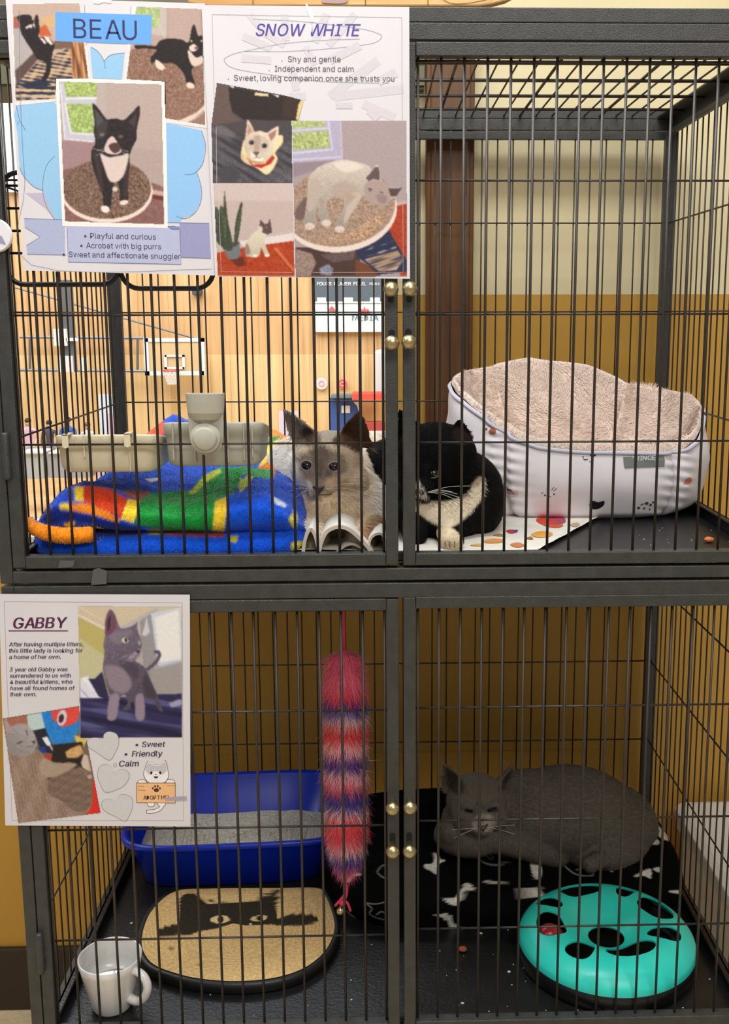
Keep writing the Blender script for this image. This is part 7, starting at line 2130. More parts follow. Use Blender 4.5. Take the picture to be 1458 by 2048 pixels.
def arch(pts, y0, y1, th, inner, drop=0.004):
    a = [np.array(at(u, v, y0)) for u, v in smooth(pts, 6, False)]
    c = np.mean(a, 0)
    mid = np.array(a)
    n = np.gradient(mid, axis=0)
    n = np.stack([-n[:, 2], np.zeros(len(n)), n[:, 0]], -1)
    n /= np.linalg.norm(n, axis=1, keepdims=True)
    if (n[len(n) // 2] @ np.array((0, 0, 1))) < 0:
        n = -n
    rows = []
    for y, f in ((y0, 0), ((y0 + y1) / 2, .5), (y1, 1)):
        o = mid.copy()
        o[:, 1] = y
        o[:, 2] = np.maximum(o[:, 2] - drop * f, .0225)
        rows.append(o)
    rows = np.array(rows)
    inn = rows - n[None] * th
    inn[:, :, 2] = np.maximum(inn[:, :, 2], .022)
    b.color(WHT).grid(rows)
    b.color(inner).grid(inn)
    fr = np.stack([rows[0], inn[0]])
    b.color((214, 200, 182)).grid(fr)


BR = (186, 164, 140)  # tan for the fold insides, mostly shade painted into the cloth
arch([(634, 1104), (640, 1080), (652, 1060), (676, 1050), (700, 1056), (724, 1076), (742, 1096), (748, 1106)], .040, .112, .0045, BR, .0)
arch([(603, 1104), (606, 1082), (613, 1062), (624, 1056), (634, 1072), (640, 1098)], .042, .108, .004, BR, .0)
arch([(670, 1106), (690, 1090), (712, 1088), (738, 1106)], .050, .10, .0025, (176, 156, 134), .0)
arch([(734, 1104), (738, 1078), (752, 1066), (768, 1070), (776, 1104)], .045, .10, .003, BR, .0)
sh = b.build('printed_sheet', M_CLOTH, None, sm=True)
tag(sh, 'white cotton sheet with parrot prints spread under the two upper cats', 'sheet')
Vq = Q.reshape(-1, 3)
iq = np.arange(n1 * n2).reshape(n1, n2)
Fq = np.stack([iq[:-1, :-1], iq[:-1, 1:], iq[1:, 1:], iq[1:, :-1]], -1).reshape(-1, 4)
bvs = BVHTree.FromPolygons([Vector(v) for v in Vq], [tuple(int(i) for i in f) for f in Fq])
b = MB()
for pts, rgb in (([(1072, 1040), (1085, 1034), (1105, 1033), (1128, 1036), (1130, 1046), (1112, 1049), (1090, 1050), (1078, 1047)], (206, 70, 52)),
                 ([(1098, 1036), (1112, 1033), (1130, 1038), (1128, 1046), (1112, 1046)], (46, 92, 176)),
                 ([(1082, 1048), (1100, 1050), (1126, 1050), (1118, 1056), (1094, 1054)], (216, 96, 60)),
                 ([(1012, 1062), (1024, 1060), (1034, 1064), (1022, 1068)], (190, 60, 70)), ([(1024, 1061), (1036, 1061), (1032, 1066)], (60, 70, 150)),
                 ([(1062, 1070), (1080, 1063), (1104, 1066), (1100, 1074), (1076, 1076)], (222, 160, 70)), ([(1050, 1078), (1062, 1074), (1066, 1080)], (150, 110, 60)),
                 ([(968, 1082), (985, 1078), (1008, 1080), (1000, 1086), (975, 1087)], (220, 150, 80)), ([(985, 1072), (1000, 1068), (1008, 1073)], (170, 130, 80)),
                 ([(1020, 1090), (1036, 1086), (1050, 1092), (1034, 1096)], (206, 130, 80)), ([(940, 1092), (960, 1088), (968, 1093)], (222, 176, 90)), ([(1140, 1050), (1152, 1046), (1160, 1050), (1150, 1055)], (196, 170, 140))):
    decal(bvs, smooth(pts, 3), .0008, b, rgb)
b.build('parrot_print', M_CLOTH, sh)

# ------------------------------------------------------------------ pet bed
bed = empty('pet_bed', (0.275, 0.375, 0.02))
tag(bed, 'white cuddler pet bed with pink plush lining and small printed animal faces', 'pet bed')
CX, CY, A_, B_ = 0.268, 0.372, 0.187, 0.146
TH = [0, 30, 60, 82, 98, 125, 150, 180, 205, 225, 238, 255, 270, 290, 305, 320, 340, 360]
HT = [.174, .178, .186, .214, .227, .212, .206, .199, .184, .164, .144, .127, .120, .117, .117, .130, .160, .174]
NTH = 300


def plan(th, k):
    c, s = math.cos(th), math.sin(th)
    n = 2 / 3.0
    return CX + k * A_ * math.copysign(abs(c) ** n, c), CY + k * B_ * math.copysign(abs(s) ** n, s)


def seam(deg):
    return sum(math.exp(-((((deg - q + 180) % 360) - 180) / 3.2) ** 2) for q in (238, 302, 122, 58)), \
        sum(math.exp(-((((deg - q + 180) % 360) - 180) / 9.0) ** 2) for q in (238, 302, 122, 58))


outer, inner_, rimp = [], [], []
NO = 42
O = np.zeros((NO, NTH + 1, 3))
I = np.zeros((40, NTH + 1, 3))
for j in range(NTH + 1):
    deg = 360 * j / NTH
    th = math.radians(deg)
    h = float(np.interp(deg, TH, HT))
    s1, s2 = seam(deg)
    for i in range(NO):
        f = i / (NO - 1)
        k = 0.80 + 0.22 * math.sin(math.pi * min(1, 0.12 + f * 0.62)) ** 0.8
        k *= 1 - 0.055 * s1
        z = 0.0205 + (h - 0.0205) * f
        if f < 0.12:
            k -= 0.10 * (1 - f / 0.12) ** 2
        k += 0.016 * s2 * (1 - s1 * .6) * math.sin(z * 430 + deg * 0.2)
        k += 0.012 * math.sin(deg * 0.11 + z * 30) * (1 - s2) + .006 * math.sin(z * 95 + deg * .05) * (1 - s2)
        x, y = plan(th, k)
        O[i, j] = (x, y, z)
    for i in range(40):
        f = i / 39
        if f < 0.55:
            g = f / 0.55
            k = 0.965 - 0.05 * s1 - 0.33 * g ** 1.15 - .035 * s2 * math.sin(math.pi * min(1, g * 1.3))
            z = h + 0.016 * math.sin(min(1, g * 3) * math.pi) * (1 - g) - (h - 0.072) * max(0, (g - .08) / .92) ** 0.9
        else:
            g = (f - 0.55) / 0.45
            k = 0.62 * (1 - g)
            z = 0.072 + 0.010 * math.sin(g * math.pi / 2)
        x, y = plan(th, k)
        I[i, j] = (x, y, z)
I[:, :, 2] += vnoise(I, 60, 6) * 0.0025 * np.linspace(0.3, 1, 40)[:, None]
O[:, :, 1] = np.minimum(O[:, :, 1], 0.5215)
I[:, :, 1] = np.minimum(I[:, :, 1], 0.519)
b = MB()
b.color((224, 219, 226)).grid(O)
b.add(O[0], [tuple(range(NTH))])
cover = b.build('cover', mat('white_satin_cover', (234, 228, 232), 0.5, 0, 0.03, 30), bed, sm=True, fix=True)
b = MB()
PINK = (230, 210, 196)
b.color(PINK).grid(I)
ii = np.arange(40 * (NTH + 1)).reshape(40, NTH + 1)
Fq = np.stack([ii[:-1, :-1], ii[1:, :-1], ii[1:, 1:], ii[:-1, 1:]], -1).reshape(-1, 4)
Ft = np.concatenate([Fq[:, [0, 1, 2]], Fq[:, [0, 2, 3]]])
Vi = I.reshape(-1, 3)
ok = np.linalg.norm(np.cross(Vi[Ft[:, 1]] - Vi[Ft[:, 0]], Vi[Ft[:, 2]] - Vi[Ft[:, 0]]), axis=1) > 1e-9
Ft = Ft[ok]
tn = np.cross(Vi[Ft[:, 1]] - Vi[Ft[:, 0]], Vi[Ft[:, 2]] - Vi[Ft[:, 0]])
inw = np.array((CX, CY, 0.25)) - Vi[Ft].mean(1)
fl = np.sum(tn * inw, 1) < 0
Ft[fl] = Ft[fl][:, ::-1]


def plush(p):
    k = 1 + 0.10 * vnoise(p, 130, 9)
    return lin(PINK) * np.clip(k, .75, 1.2)[:, None]


def swirl(p, n):
    return np.stack([np.sin(p[:, 2] * 60 + p[:, 0] * 50), np.cos(p[:, 0] * 60 + p[:, 1] * 30), -0.6 + np.sin(p[:, 1] * 70)], -1)


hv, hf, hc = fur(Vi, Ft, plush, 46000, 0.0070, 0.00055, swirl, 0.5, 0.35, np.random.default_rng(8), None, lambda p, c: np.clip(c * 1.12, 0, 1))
b.add(hv, hf, hc)
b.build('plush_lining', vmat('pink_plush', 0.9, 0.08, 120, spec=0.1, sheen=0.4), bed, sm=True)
b = MB()
b.tube([tuple(q + np.array(((q[0] - CX) * .012, (q[1] - CY) * .012, -.003))) for q in O[-1, :-1]], 0.0026, 8, closed=True)
b.build('piping', mat('lilac_grey_piping', (196, 194, 208), 0.6), bed, sm=True)
bvb = bvh_of(cover)
b = MB()


def dec(polys, rgb, mb):
    for p in polys:
        decal(bvb, p, .0009, mb, rgb)


heart = [(1178, 1008), (1186, 1001), (1196, 1004), (1208, 1001), (1207, 1010), (1196, 1017), (1184, 1017)]
b = MB()
dec([smooth(heart, 3)], (30, 24, 28), b)
b.build('face_print', M_CLOTH, bed)
b = MB()
dec([circ(1186, 909, 7, 4)], (30, 28, 40), b)
b.build('face_print', M_CLOTH, bed)
b = MB()
dec([circ(1166, 914, 1.4), circ(1172, 908, 1.3), stroke([(1166, 918), (1171, 920), (1176, 918)], 1.2), stroke([(1160, 908), (1166, 906)], 1), stroke([(1178, 922), (1182, 925)], 1)], (36, 34, 50), b)
b.build('face_print', M_CLOTH, bed)
b = MB()
dec([circ(1090, 990, 1.8), circ(1108, 988, 1.8), stroke([(1082, 987), (1087, 984)], 1), stroke([(1103, 980), (1108, 974)], 1.2), stroke([(1107, 982), (1114, 976)], 1.2), stroke([(1096, 992), (1102, 993)], 1)], (70, 66, 76), b)
b.build('face_print', M_CLOTH, bed)
b = MB()
dec([circ(1017, 982, 2, 1.4), circ(1027, 986, 2, 1.4), stroke([(1014, 978), (1022, 979), (1026, 984)], 1.2)], (50, 36, 40), b)
b.build('face_print', M_CLOTH, bed)
b = MB()
dec([smooth([(1012, 985), (1022, 980), (1036, 982), (1034, 992), (1020, 994)], 3)], (222, 196, 190), b)
b.build('face_print', M_CLOTH, bed)
b = MB()
dec([circ(1277, 1015, 3, 2.4), circ(1293, 1006, 4, 2.6), circ(1301, 1009, 2.4), circ(1288, 1016, 2), circ(1299, 1018, 1.8), stroke([(1281, 1010), (1287, 1006)], 1.6), circ(1306, 1004, 2)], (92, 58, 54), b)
b.build('face_print', M_CLOTH, bed)
b = MB()
dec([smooth([(1366, 968), (1372, 958), (1380, 955), (1383, 962), (1376, 968)], 3)], (226, 132, 104), b)
b.build('face_print', M_CLOTH, bed)
b = MB()
dec([smooth([(1362, 893), (1366, 888), (1372, 892), (1374, 900), (1366, 902)], 3)], (226, 176, 130), b)
b.build('face_print', M_CLOTH, bed)
b = MB()
dec([circ(1364, 890, 1.2), circ(1369, 898, 1.2)], (70, 44, 34), b)
b.build('face_print', M_CLOTH, bed)
b = MB()
dec([smooth([(978, 863), (984, 856), (990, 858), (992, 866), (984, 868)], 3)], (168, 96, 66), b)
b.build('face_print', M_CLOTH, bed)
b = MB()
dec([circ(973, 858, 2), circ(980, 852, 1.6)], (120, 66, 50), b)
b.build('face_print', M_CLOTH, bed)
b = MB()
dec([np.array([(1246, 914), (1270, 913), (1300, 911), (1326, 909), (1329, 922), (1328, 932), (1300, 934), (1275, 935), (1249, 936), (1247, 925)])], (118, 122, 120), b)
b.v = [(x, y - 0.0006, z) for x, y, z in b.v]
tg = b.build('label_tag', mat('grey_woven_tag', (118, 122, 120), 0.7), bed)
Yt = float(hit(bvb, 1288, 916)[0][1]) - 0.0036
lettering('FRINGE', (1265, 921.5), (1311, 920), Yt, mat('white_print', (236, 238, 240), 0.6), tg, bold=0.02)

# ------------------------------------------------------------------ feeding bowls
M_BOWL = mat('warm_grey_bowl_plastic', (208, 197, 168), 0.4, 0, 0.05, 40)
M_BOWL2 = mat('cool_grey_bowl_plastic', (176, 172, 157), 0.42, 0, 0.05, 40)


def rrect(cx, cy, hx, hy, r, z, n=6):
    out = []
    for sx, sy, a0 in ((1, 1, 0), (-1, 1, 90), (-1, -1, 180), (1, -1, 270)):
        for k in range(n + 1):
            w = math.radians(a0 + 90 * k / n)
            out.append((cx + sx * (hx - r) + r * math.cos(w), cy + sy * (hy - r) + r * math.sin(w), z))
    return out


def bowl(name_label, u0, v0, u1, v1, m, ribs, hooks, clip=False):
    Yf = 0.0185
    a, c = at(u0, v0, Yf), at(u1, v0, Yf)
    zb = at((u0 + u1) / 2, v1, Yf)[2]
    zt = (a[2] + c[2]) / 2
    cx, hx = (a[0] + c[0]) / 2, (c[0] - a[0]) / 2
    hy = 0.045
    cy = Yf + hy
    H = zt - zb
    root = empty('feeding_bowl', (cx, cy, zb))
    tag(root, name_label, 'bowl', 'grey plastic bowls on the upper left door')
    b = MB()
    ring = [rrect(cx, cy, hx * .84, hy * .84, .012, zb), rrect(cx, cy, hx * .90, hy * .90, .015, zb + .0022), rrect(cx, cy, hx * .935, hy * .94, .016, zb + .0075), rrect(cx, cy, hx * .95, hy * .95, .016, zb + H * .5), rrect(cx, cy, hx * .965, hy * .97, .015, zt - .0145),
            rrect(cx, cy, hx * .99, hy * .995, .015, zt - .0135), rrect(cx, cy, hx, hy, .015, zt - .002), rrect(cx, cy, hx * .985, hy * .985, .015, zt), rrect(cx, cy, hx * .95, hy * .94, .014, zt - .002), rrect(cx, cy, hx * .88, hy * .86, .013, zb + .006), rrect(cx, cy, hx * .5, hy * .5, .012, zb + .0035)]
    b.loft(ring)
    b.v = [(x, y, z - (y - Yf) * .17 * min(1, max(0, (z - zb) / (H * .5)))) for x, y, z in b.v]
    b.build('bowl_shell', m, root, sm=True, bevel=0)
    b = MB()
    for u, va, vb in ribs:
        p, q = at(u, va, Yf), at(u, vb, Yf)
        b = MB()
        b.box((p[0] - .0009, Yf - .0013, q[2]), (p[0] + .0009, Yf + .004, p[2]))
        b.build('rib', m, root, bevel=0.0004)
    
    b = MB()
    for u, va, vb in hooks:
        p, q = at(u, va, 0.008), at(u, vb, 0.008)
        b = MB()
        b.box((p[0] - .0036, 0.0045, q[2]), (p[0] + .0036, 0.0062, p[2]))
        b.box((p[0] - .0036, 0.0045, p[2] - .002), (p[0] + .0036, Yf + .004, p[2]))
        b.tube([(p[0], 0.0054, q[2] + .001), (p[0], 0.0054, q[2] - .0008)], 0.0016, 8)
        b.build('hook', m, root, bevel=0.0006)
    return root


bowl('beige grey plastic feeding bowl hooked inside the upper left door, empty clip side', 104, 869, 317, 946, M_BOWL,
     ((167, 870, 915), (138, 905, 944), (260, 905, 942), (152, 872, 888), (200, 872, 886)), ((131, 868, 895), (255, 866, 893)))
b2 = bowl('grey plastic feeding bowl with a round screw clip on the upper left door', 321, 844, 525, 934, M_BOWL2,
          ((345, 846, 920), (388, 850, 925), (455, 850, 925), (487, 846, 920), (504, 850, 915)), ())
# screw clip with cup, outside the bars
b = MB()
c0 = at(410, 786, -0.002)
w0 = (at(448, 786, -0.002)[0] - at(369, 786, -0.002)[0]) / 2
zt, zm, zd = c0[2], at(410, 832, -0.002)[2], at(410, 876, -0.002)[2]
ar = np.linspace(math.pi, 2 * math.pi, 17)


def half(w, dpt, z):
    o = [(c0[0] + w * math.cos(a), -0.0012 + dpt * math.sin(a), z) for a in ar]
    i = [(c0[0] + (w - .0022) * math.cos(a), -0.0012 + max(dpt - .0022, .0003) * math.sin(a), z) for a in ar[::-1]]
    return o, i


rs = []
for w, dd, z in ((w0, .016, zt), (w0 * .97, .0155, zt - .010), (w0 * .93, .0145, zm + .004), (w0 * .72, .010, zm - .0035), (w0 * .6, .005, zm - .0055)):
    rs.append(half(w, dd, z))
b.loft([o + i for o, i in rs])
b.prism([(c0[0] + w0 * .90 * s, -0.0035, z) for s, z in ((-1.08, zt), (-1.0, zm), (-.95, zd), (-.8, zd - .011), (-.45, zd - .0175), (0, zd - .0195), (.45, zd - .0175), (.8, zd - .011), (.95, zd), (1.0, zm), (1.08, zt))],
        [(c0[0] + w0 * .90 * s, -0.0009, z) for s, z in ((-1.08, zt), (-1.0, zm), (-.95, zd), (-.8, zd - .011), (-.45, zd - .0175), (0, zd - .0195), (.45, zd - .0175), (.8, zd - .011), (.95, zd), (1.0, zm), (1.08, zt))])
b.build('bottle_clip', M_BOWL2, b2, sm=False, bevel=0.0006)
kc = at(412, 876, -0.004)
b = MB()
b.lathe([(0, -.0105), (.0105, -.0105), (.0125, -.0095), (.0132, -.0075), (.0138, -.0065), (.0165, -.0055), (.0172, -.0035), (.0172, 0), (0, 0)], kc, 40, 'Y')
b.lathe([(.0045, 0), (.0045, .022)], kc, 14, 'Y')
b.build('screw_knob', M_BOWL2, b2, sm=True, bevel=0.0005)

# kibble
for u, v, z, rgb, lab in ((1418, 1079, 0.0235, (212, 120, 66), 'small orange kibble piece on the upper tray near the right edge'),
                          (925, 1898, -0.571, (156, 84, 40), 'small brown kibble piece on the lower tray in front of the black bed')):
    c = atz(u, v, z)
    b = MB()
    b.ell(c, (0.0062, 0.0048, 0.0034), 18, 10)
    V = np.array(b.v)
    V += vnoise(V, 500, 3)[:, None] * 0.0004
    V[:, 2] = np.maximum(V[:, 2], z - 0.0032)
    b.v = [tuple(q) for q in V]
    tag(b.build('kibble', mat('kibble_%d' % rgb[0], rgb, 0.8, 0, 0.2, 300), None, sm=True), lab, 'kibble')

# ================================================================== lower cage
ZT = -0.575
# fleece bed
NR, NA = 150, 460
CXB, CYB, AB, BB = 0.168, 0.358, 0.268, 0.158
Pb = np.zeros((NR, NA + 1, 3))
for j in range(NA + 1):
    th = 2 * math.pi * j / NA
    c, s = math.cos(th), math.sin(th)
    n = 2 / 4.5
    ex, ey = math.copysign(abs(c) ** n, c), math.copysign(abs(s) ** n, s)
    rim = interp(math.degrees(th), [0, 40, 90, 140, 180, 225, 250, 270, 300, 330, 360], [-.508, -.502, -.503, -.505, -.520, -.522, -.525, -.530, -.536, -.525, -.508])
    for i in range(NR):
        f = i / (NR - 1)
        if f < .35:
            g = f / .35
            k = .955 + .05 * math.sin(math.pi * g)
            z = ZT + .0006 + (rim - ZT) * (1 - (1 - g) ** 1.6) * .93
        else:
            g = (f - .35) / .65
            k = .955 * (1 - g)
            z = rim + .004 * math.sin(min(1, g * 5) * math.pi * .5) - (rim + .536) * min(1, g * 2.2) ** 1.5 * (1 if rim > -.536 else 1)
        Pb[i, j] = (CXB + k * AB * ex, CYB + k * BB * ey, z)
Pb[:, :, 2] += (vnoise(Pb, 34, 12) * .0038 + vnoise(Pb, 85, 14) * .0014) * np.clip((Pb[:, :, 2] - ZT) / .02, 0, 1)
Pb[:, :, 1] += vnoise(Pb, 30, 13) * .005 * np.clip((Pb[:, :, 2] - ZT) / .02, 0, 1)
Pb[:, -1] = Pb[:, 0]
Pb[:, :, 1] = np.minimum(Pb[:, :, 1], .522)
Pb[:, :, 2] = np.maximum(Pb[:, :, 2], ZT + .0006)


def K1(p):
    return np.asarray(p, float) / 4.05 + np.array((640, 1620))


def K2(p):
    return np.asarray(p, float) / 2.15 + np.array((780, 1500))


WB = (222, 216, 206)
LG = (140, 138, 136)
pz = [(smooth(K1(p), 3), WB, 1.2) for p in (
    [(100, 790), (190, 800), (290, 880), (298, 912), (240, 915), (220, 965), (203, 962), (190, 910), (125, 890), (62, 925), (68, 860)],
    [(200, 588), (222, 540), (285, 512), (328, 514), (328, 530), (270, 540), (235, 585)],
    [(915, 345), (962, 368), (975, 398), (1008, 402), (1008, 418), (972, 430), (945, 480), (942, 522), (900, 495), (848, 468), (850, 440), (905, 435), (925, 400)],
    [(992, 715), (1040, 715), (1105, 705), (1145, 660), (1165, 605), (1200, 590), (1235, 620), (1258, 658), (1190, 648), (1160, 695), (1120, 762), (1080, 772), (1030, 748)],
    [(915, 850), (980, 845), (1010, 835), (1055, 860), (1068, 895), (1120, 945), (1198, 968), (1065, 970), (1038, 910), (985, 868)],
    [(1342, 570), (1380, 575), (1460, 590), (1458, 606), (1380, 596), (1345, 590)],
    [(1365, 985), (1402, 980), (1405, 1025), (1368, 1030)], [(1412, 985), (1458, 985), (1452, 1022), (1414, 1027)])]
pz += [(smooth(K2(p), 3), WB, 1.2) for p in (
    [(600, 472), (622, 480), (652, 502), (648, 548), (620, 552)], [(582, 642), (600, 600), (640, 588), (655, 618), (610, 648)],
    [(1118, 308), (1150, 322), (1195, 372), (1188, 388), (1155, 370), (1138, 332)], [(1108, 405), (1128, 380), (1155, 388), (1152, 406), (1122, 405)],
    [(1048, 546), (1090, 520), (1122, 512), (1120, 552), (1090, 540)], [(1130, 512), (1160, 505), (1160, 526)], [(1195, 608), (1242, 604), (1246, 618)], [(1248, 640), (1276, 625), (1276, 672), (1250, 672)])]
for p in ([(345, 398), (360, 450), (420, 490), (492, 490), (470, 448), (440, 408)], [(380, 405), (400, 440), (435, 470), (440, 455), (410, 420)], [(750, 498), (790, 530), (830, 540), (872, 540)],
          [(800, 518), (830, 505), (850, 512), (872, 512), (872, 540)], [(906, 512), (935, 510), (958, 525)]):
    pz.append((stroke(smooth(K2(p), 5, False), 3.0), LG, .8))
for p in ([(540, 440), (500, 455), (465, 500), (500, 540), (545, 555)], [(375, 752), (450, 762), (525, 745)], [(375, 755), (420, 800), (400, 840), (450, 870), (525, 890)], [(455, 850), (490, 825), (525, 830)]):
    pz.append((stroke(smooth(K1(p), 5, False), 2.2), LG, .8))
b = MB()
b.grid(Pb, painted(Pb.reshape(-1, 3), (10, 10, 11), pz))
lb = b.build('fleece_bed', vmat('black_fleece', 0.95, 0.2, 260, 0.35, 420, sheen=0.0, spec=0.05), None, sm=True)
tag(lb, 'black fleece bed with white bone shapes and grey outlines under the grey cat', 'pet bed')

# litter box
LX, LY, LR = -0.258, 0.418, math.radians(3.0)


def lring(hx, hy, zf, zb, n=5.0, m=96, dx=0.0, dy=0.0):
    out = []
    for k in range(m):
        w = 2 * math.pi * k / m
        c, s = math.cos(w), math.sin(w)
        x = hx * math.copysign(abs(c) ** (2 / n), c) + dx
        y = hy * math.copysign(abs(s) ** (2 / n), s) + dy
        t = min(1, max(0, (y + hy) / (2 * hy + 1e-9)))
        t = t * t * (3 - 2 * t)
        out.append((LX + x * math.cos(LR) - y * math.sin(LR), LY + x * math.sin(LR) + y * math.cos(LR), zf + (zb - zf) * t))
    return out


b = MB()
zf, zb2 = -.4985, -.4745
b.loft([lring(.140, .083, ZT + .0004, ZT + .0004), lring(.147, .088, ZT + .003, ZT + .003), lring(.165, .0985, zf - .012, zb2 - .012), lring(.169, .1005, zf - .010, zb2 - .010),
        lring(.1765, .1025, zf - .009, zb2 - .009), lring(.178, .1035, zf - .004, zb2 - .004), lring(.176, .102, zf, zb2), lring(.171, .0985, zf + .001, zb2 + .001), lring(.166, .094, zf - .003, zb2 - .003),
        lring(.146, .085, ZT + .008, ZT + .008), lring(.12, .07, ZT + .005, ZT + .005)])
box = b.build('litter_box', mat('royal_blue_plastic', (8, 46, 186), 0.28, 0, 0.05, 20), None, sm=True)
tag(box, 'royal blue plastic litter box at the back left of the lower cage', 'litter box')
n1, n2 = 60, 100
Q = np.zeros((n1, n2 + 1, 3))
for i in range(n1):
    k = i / (n1 - 1)
    ring = lring(.1545 * k, .0885 * k, 0, 0, 5.0, n2)
    for j in range(n2 + 1):
        x, y, _ = ring[j % n2]
        Q[i, j] = (x, y, ZT + .036)
Q[:, :, 2] += vnoise(Q, 30, 21) * .004 + .003 * np.clip((LY - Q[:, :, 1]) / .09, -1, 1)
Q[:, :, 2] += np.random.default_rng(2).normal(0, .0008, Q.shape[:2])
Q[:, -1] = Q[:, 0]
b = MB()
b.grid(Q)
rg = np.random.default_rng(4)
for _ in range(420):
    k, a = math.sqrt(rg.random()) * .95, rg.random() * 6.28
    i, j = int(k * (n1 - 1)), int(a / 6.283 * n2)
    r = rg.uniform(.0008, .0018)
    b.ell(Q[i, j] + (0, 0, r * .5), (r, r, r * .8), 6, 4)
li = b.build('cat_litter', mat('pale_grey_clay_litter', (200, 198, 188), 0.9, 0, 0.3, 400, 0.6, 500), None, sm=False)
tag(li, 'pale grey clay litter filling the blue box', 'litter', kind='stuff')

# burlap scratch mat
ol = smooth([(352, 1782), (430, 1777), (560, 1776), (634, 1776), (652, 1792), (668, 1836), (668, 1868), (648, 1906), (606, 1938), (545, 1957), (470, 1963), (400, 1958), (344, 1945), (302, 1926), (283, 1893), (288, 1852), (308, 1815)], 6)
top = np.array([atz(u, v, ZT + .0165) for u, v in ol])
cc = top.mean(0)
mt = empty('scratch_mat', (cc[0], cc[1], ZT))
tag(mt, 'rounded burlap scratch mat with black rim and peeking black cat print', 'scratch mat')
b = MB()


def grow(k, z):
    q = cc + (top - cc) * k
    q[:, 2] = z
    q[:, 1] = np.maximum(q[:, 1], .022)
    return [tuple(x) for x in q]


b.loft([grow(1.03, ZT + .0004), grow(1.055, ZT + .004), grow(1.055, ZT + .0145), grow(1.03, ZT + .0165), grow(1.0, ZT + .0162), grow(.98, ZT + .014)])
b.build('rim', mat('black_mat_rim', (20, 19, 19), 0.45), mt, sm=True)
NM = 150
G_ = np.zeros((NM, len(top) + 1, 3))
for i in range(NM):
    k = .995 * i / (NM - 1)
    q = cc + (np.concatenate([top, top[:1]]) - cc) * k
    q[:, 2] = ZT + .0168
    G_[i] = q


def M4(p):
    return np.asarray(p, float) / 2.43 + np.array((260, 1600))


blk = (52, 46, 36)
mzones = [(M4([(240, 480), (262, 455), (325, 455), (345, 480), (375, 505), (440, 502), (520, 498), (600, 492), (640, 480), (675, 450), (735, 432), (722, 470), (712, 520), (715, 575), (700, 605), (560, 610), (500, 600), (420, 625), (330, 640), (240, 640)]), blk, .8),
          (smooth(M4([(135, 630), (190, 610), (250, 600), (330, 620), (330, 640), (290, 655), (230, 655), (150, 665), (138, 650)]), 3), blk, .8),
          (smooth(M4([(690, 590), (745, 570), (800, 553), (880, 556), (915, 575), (905, 595), (860, 605), (780, 612), (700, 608)]), 3), blk, .8),
          (smooth(M4([(388, 580), (420, 563), (460, 562), (488, 580), (460, 596), (415, 598)]), 3), (226, 200, 146), .6),
          (M4(circ(440, 580, 15, 17)), (24, 20, 18), .5),
          (smooth(M4([(585, 580), (620, 560), (662, 562), (660, 580), (620, 590)]), 3), (222, 196, 142), .6),
          (M4(circ(628, 574, 14, 13)), (24, 20, 18), .5), (M4(circ(560, 553, 5, 5)), (226, 216, 190), .4), (M4(circ(586, 603, 6, 5)), (226, 216, 190), .4),
          (M4(circ(200, 722, 13, 10)), (140, 100, 58), 2.5), (M4(circ(332, 800, 9, 7)), (150, 110, 66), 2)]
for p in ([(388, 480), (400, 500)], [(400, 472), (415, 500)], [(445, 462), (455, 500)], [(470, 478), (480, 500)], [(490, 470), (488, 500)], [(610, 490), (640, 455)], [(630, 490), (665, 452)]):
    mzones.append((M4(stroke(p, 4)), blk, .4))
flat = G_.reshape(-1, 3)
weave = 0.10 * np.sin(flat[:, 0] * 2 * math.pi / .0052) * np.sin(flat[:, 1] * 2 * math.pi / .0052)
col = painted(flat, (220, 184, 126), mzones) * (1 + weave[:, None] * 1.6)
b = MB()
b.grid(G_, np.clip(col, 0, 1))
b.build('burlap_face', vmat('woven_burlap', 0.9, 0.18, 240, 0.5, 380, spec=0.1), mt)

# mug with water
MX, MY, MZ = -0.3725, 0.0555, ZT
b = MB()
R_, H_ = .0402, .0715
b.lathe([(0, .0008), (.021, .0008), (.0235, .0), (.025, .003), (.0285, .018), (.034, .040), (.0382, .060), (R_, H_ - .001), (R_ - .0012, H_), (R_ - .0028, H_ - .0015), (.0345, .058), (.029, .040), (.024, .018), (.018, .008), (0, .007)], (MX, MY, MZ), 64)
mug = b.build('mug', mat('white_glazed_china', (226, 222, 218), 0.18, coat=0.4), None, sm=True, fix=True)
tag(mug, 'white china mug of water in the front left corner of the lower cage', 'mug')
dr = np.array((math.cos(math.radians(-24)), math.sin(math.radians(-24))))
hp = smooth([(.031, .056), (.040, .0595), (.0520, .054), (.0565, .041), (.051, .026), (.040, .017), (.0265, .0185)], 7, False)
b = MB()
b.tube([(MX + r * dr[0], MY + r * dr[1], MZ + z) for r, z in hp], np.interp(np.linspace(0, 1, len(hp)), [0, .2, .5, .8, 1], [.0062, .0052, .0054, .0055, .0066]), 14)
b.build('handle', MATS['white_glazed_china'], mug, sm=True)
b = MB()
b.lathe([(0, .050), (.0308, .050), (.031, .0497)], (MX, MY, MZ), 48)
wm = bpy.data.materials.new('clear_water')
wm.use_nodes = True
pb = wm.node_tree.nodes['Principled BSDF']
pb.inputs['Base Color'].default_value = (0.8, 0.88, 0.86, 1)
pb.inputs['Roughness'].default_value = 0.02
pb.inputs['IOR'].default_value = 1.33
pb.inputs['Transmission Weight'].default_value = 0.7
wo = b.build('water', wm, None, sm=True)
tag(wo, 'water filling the white mug', 'water')

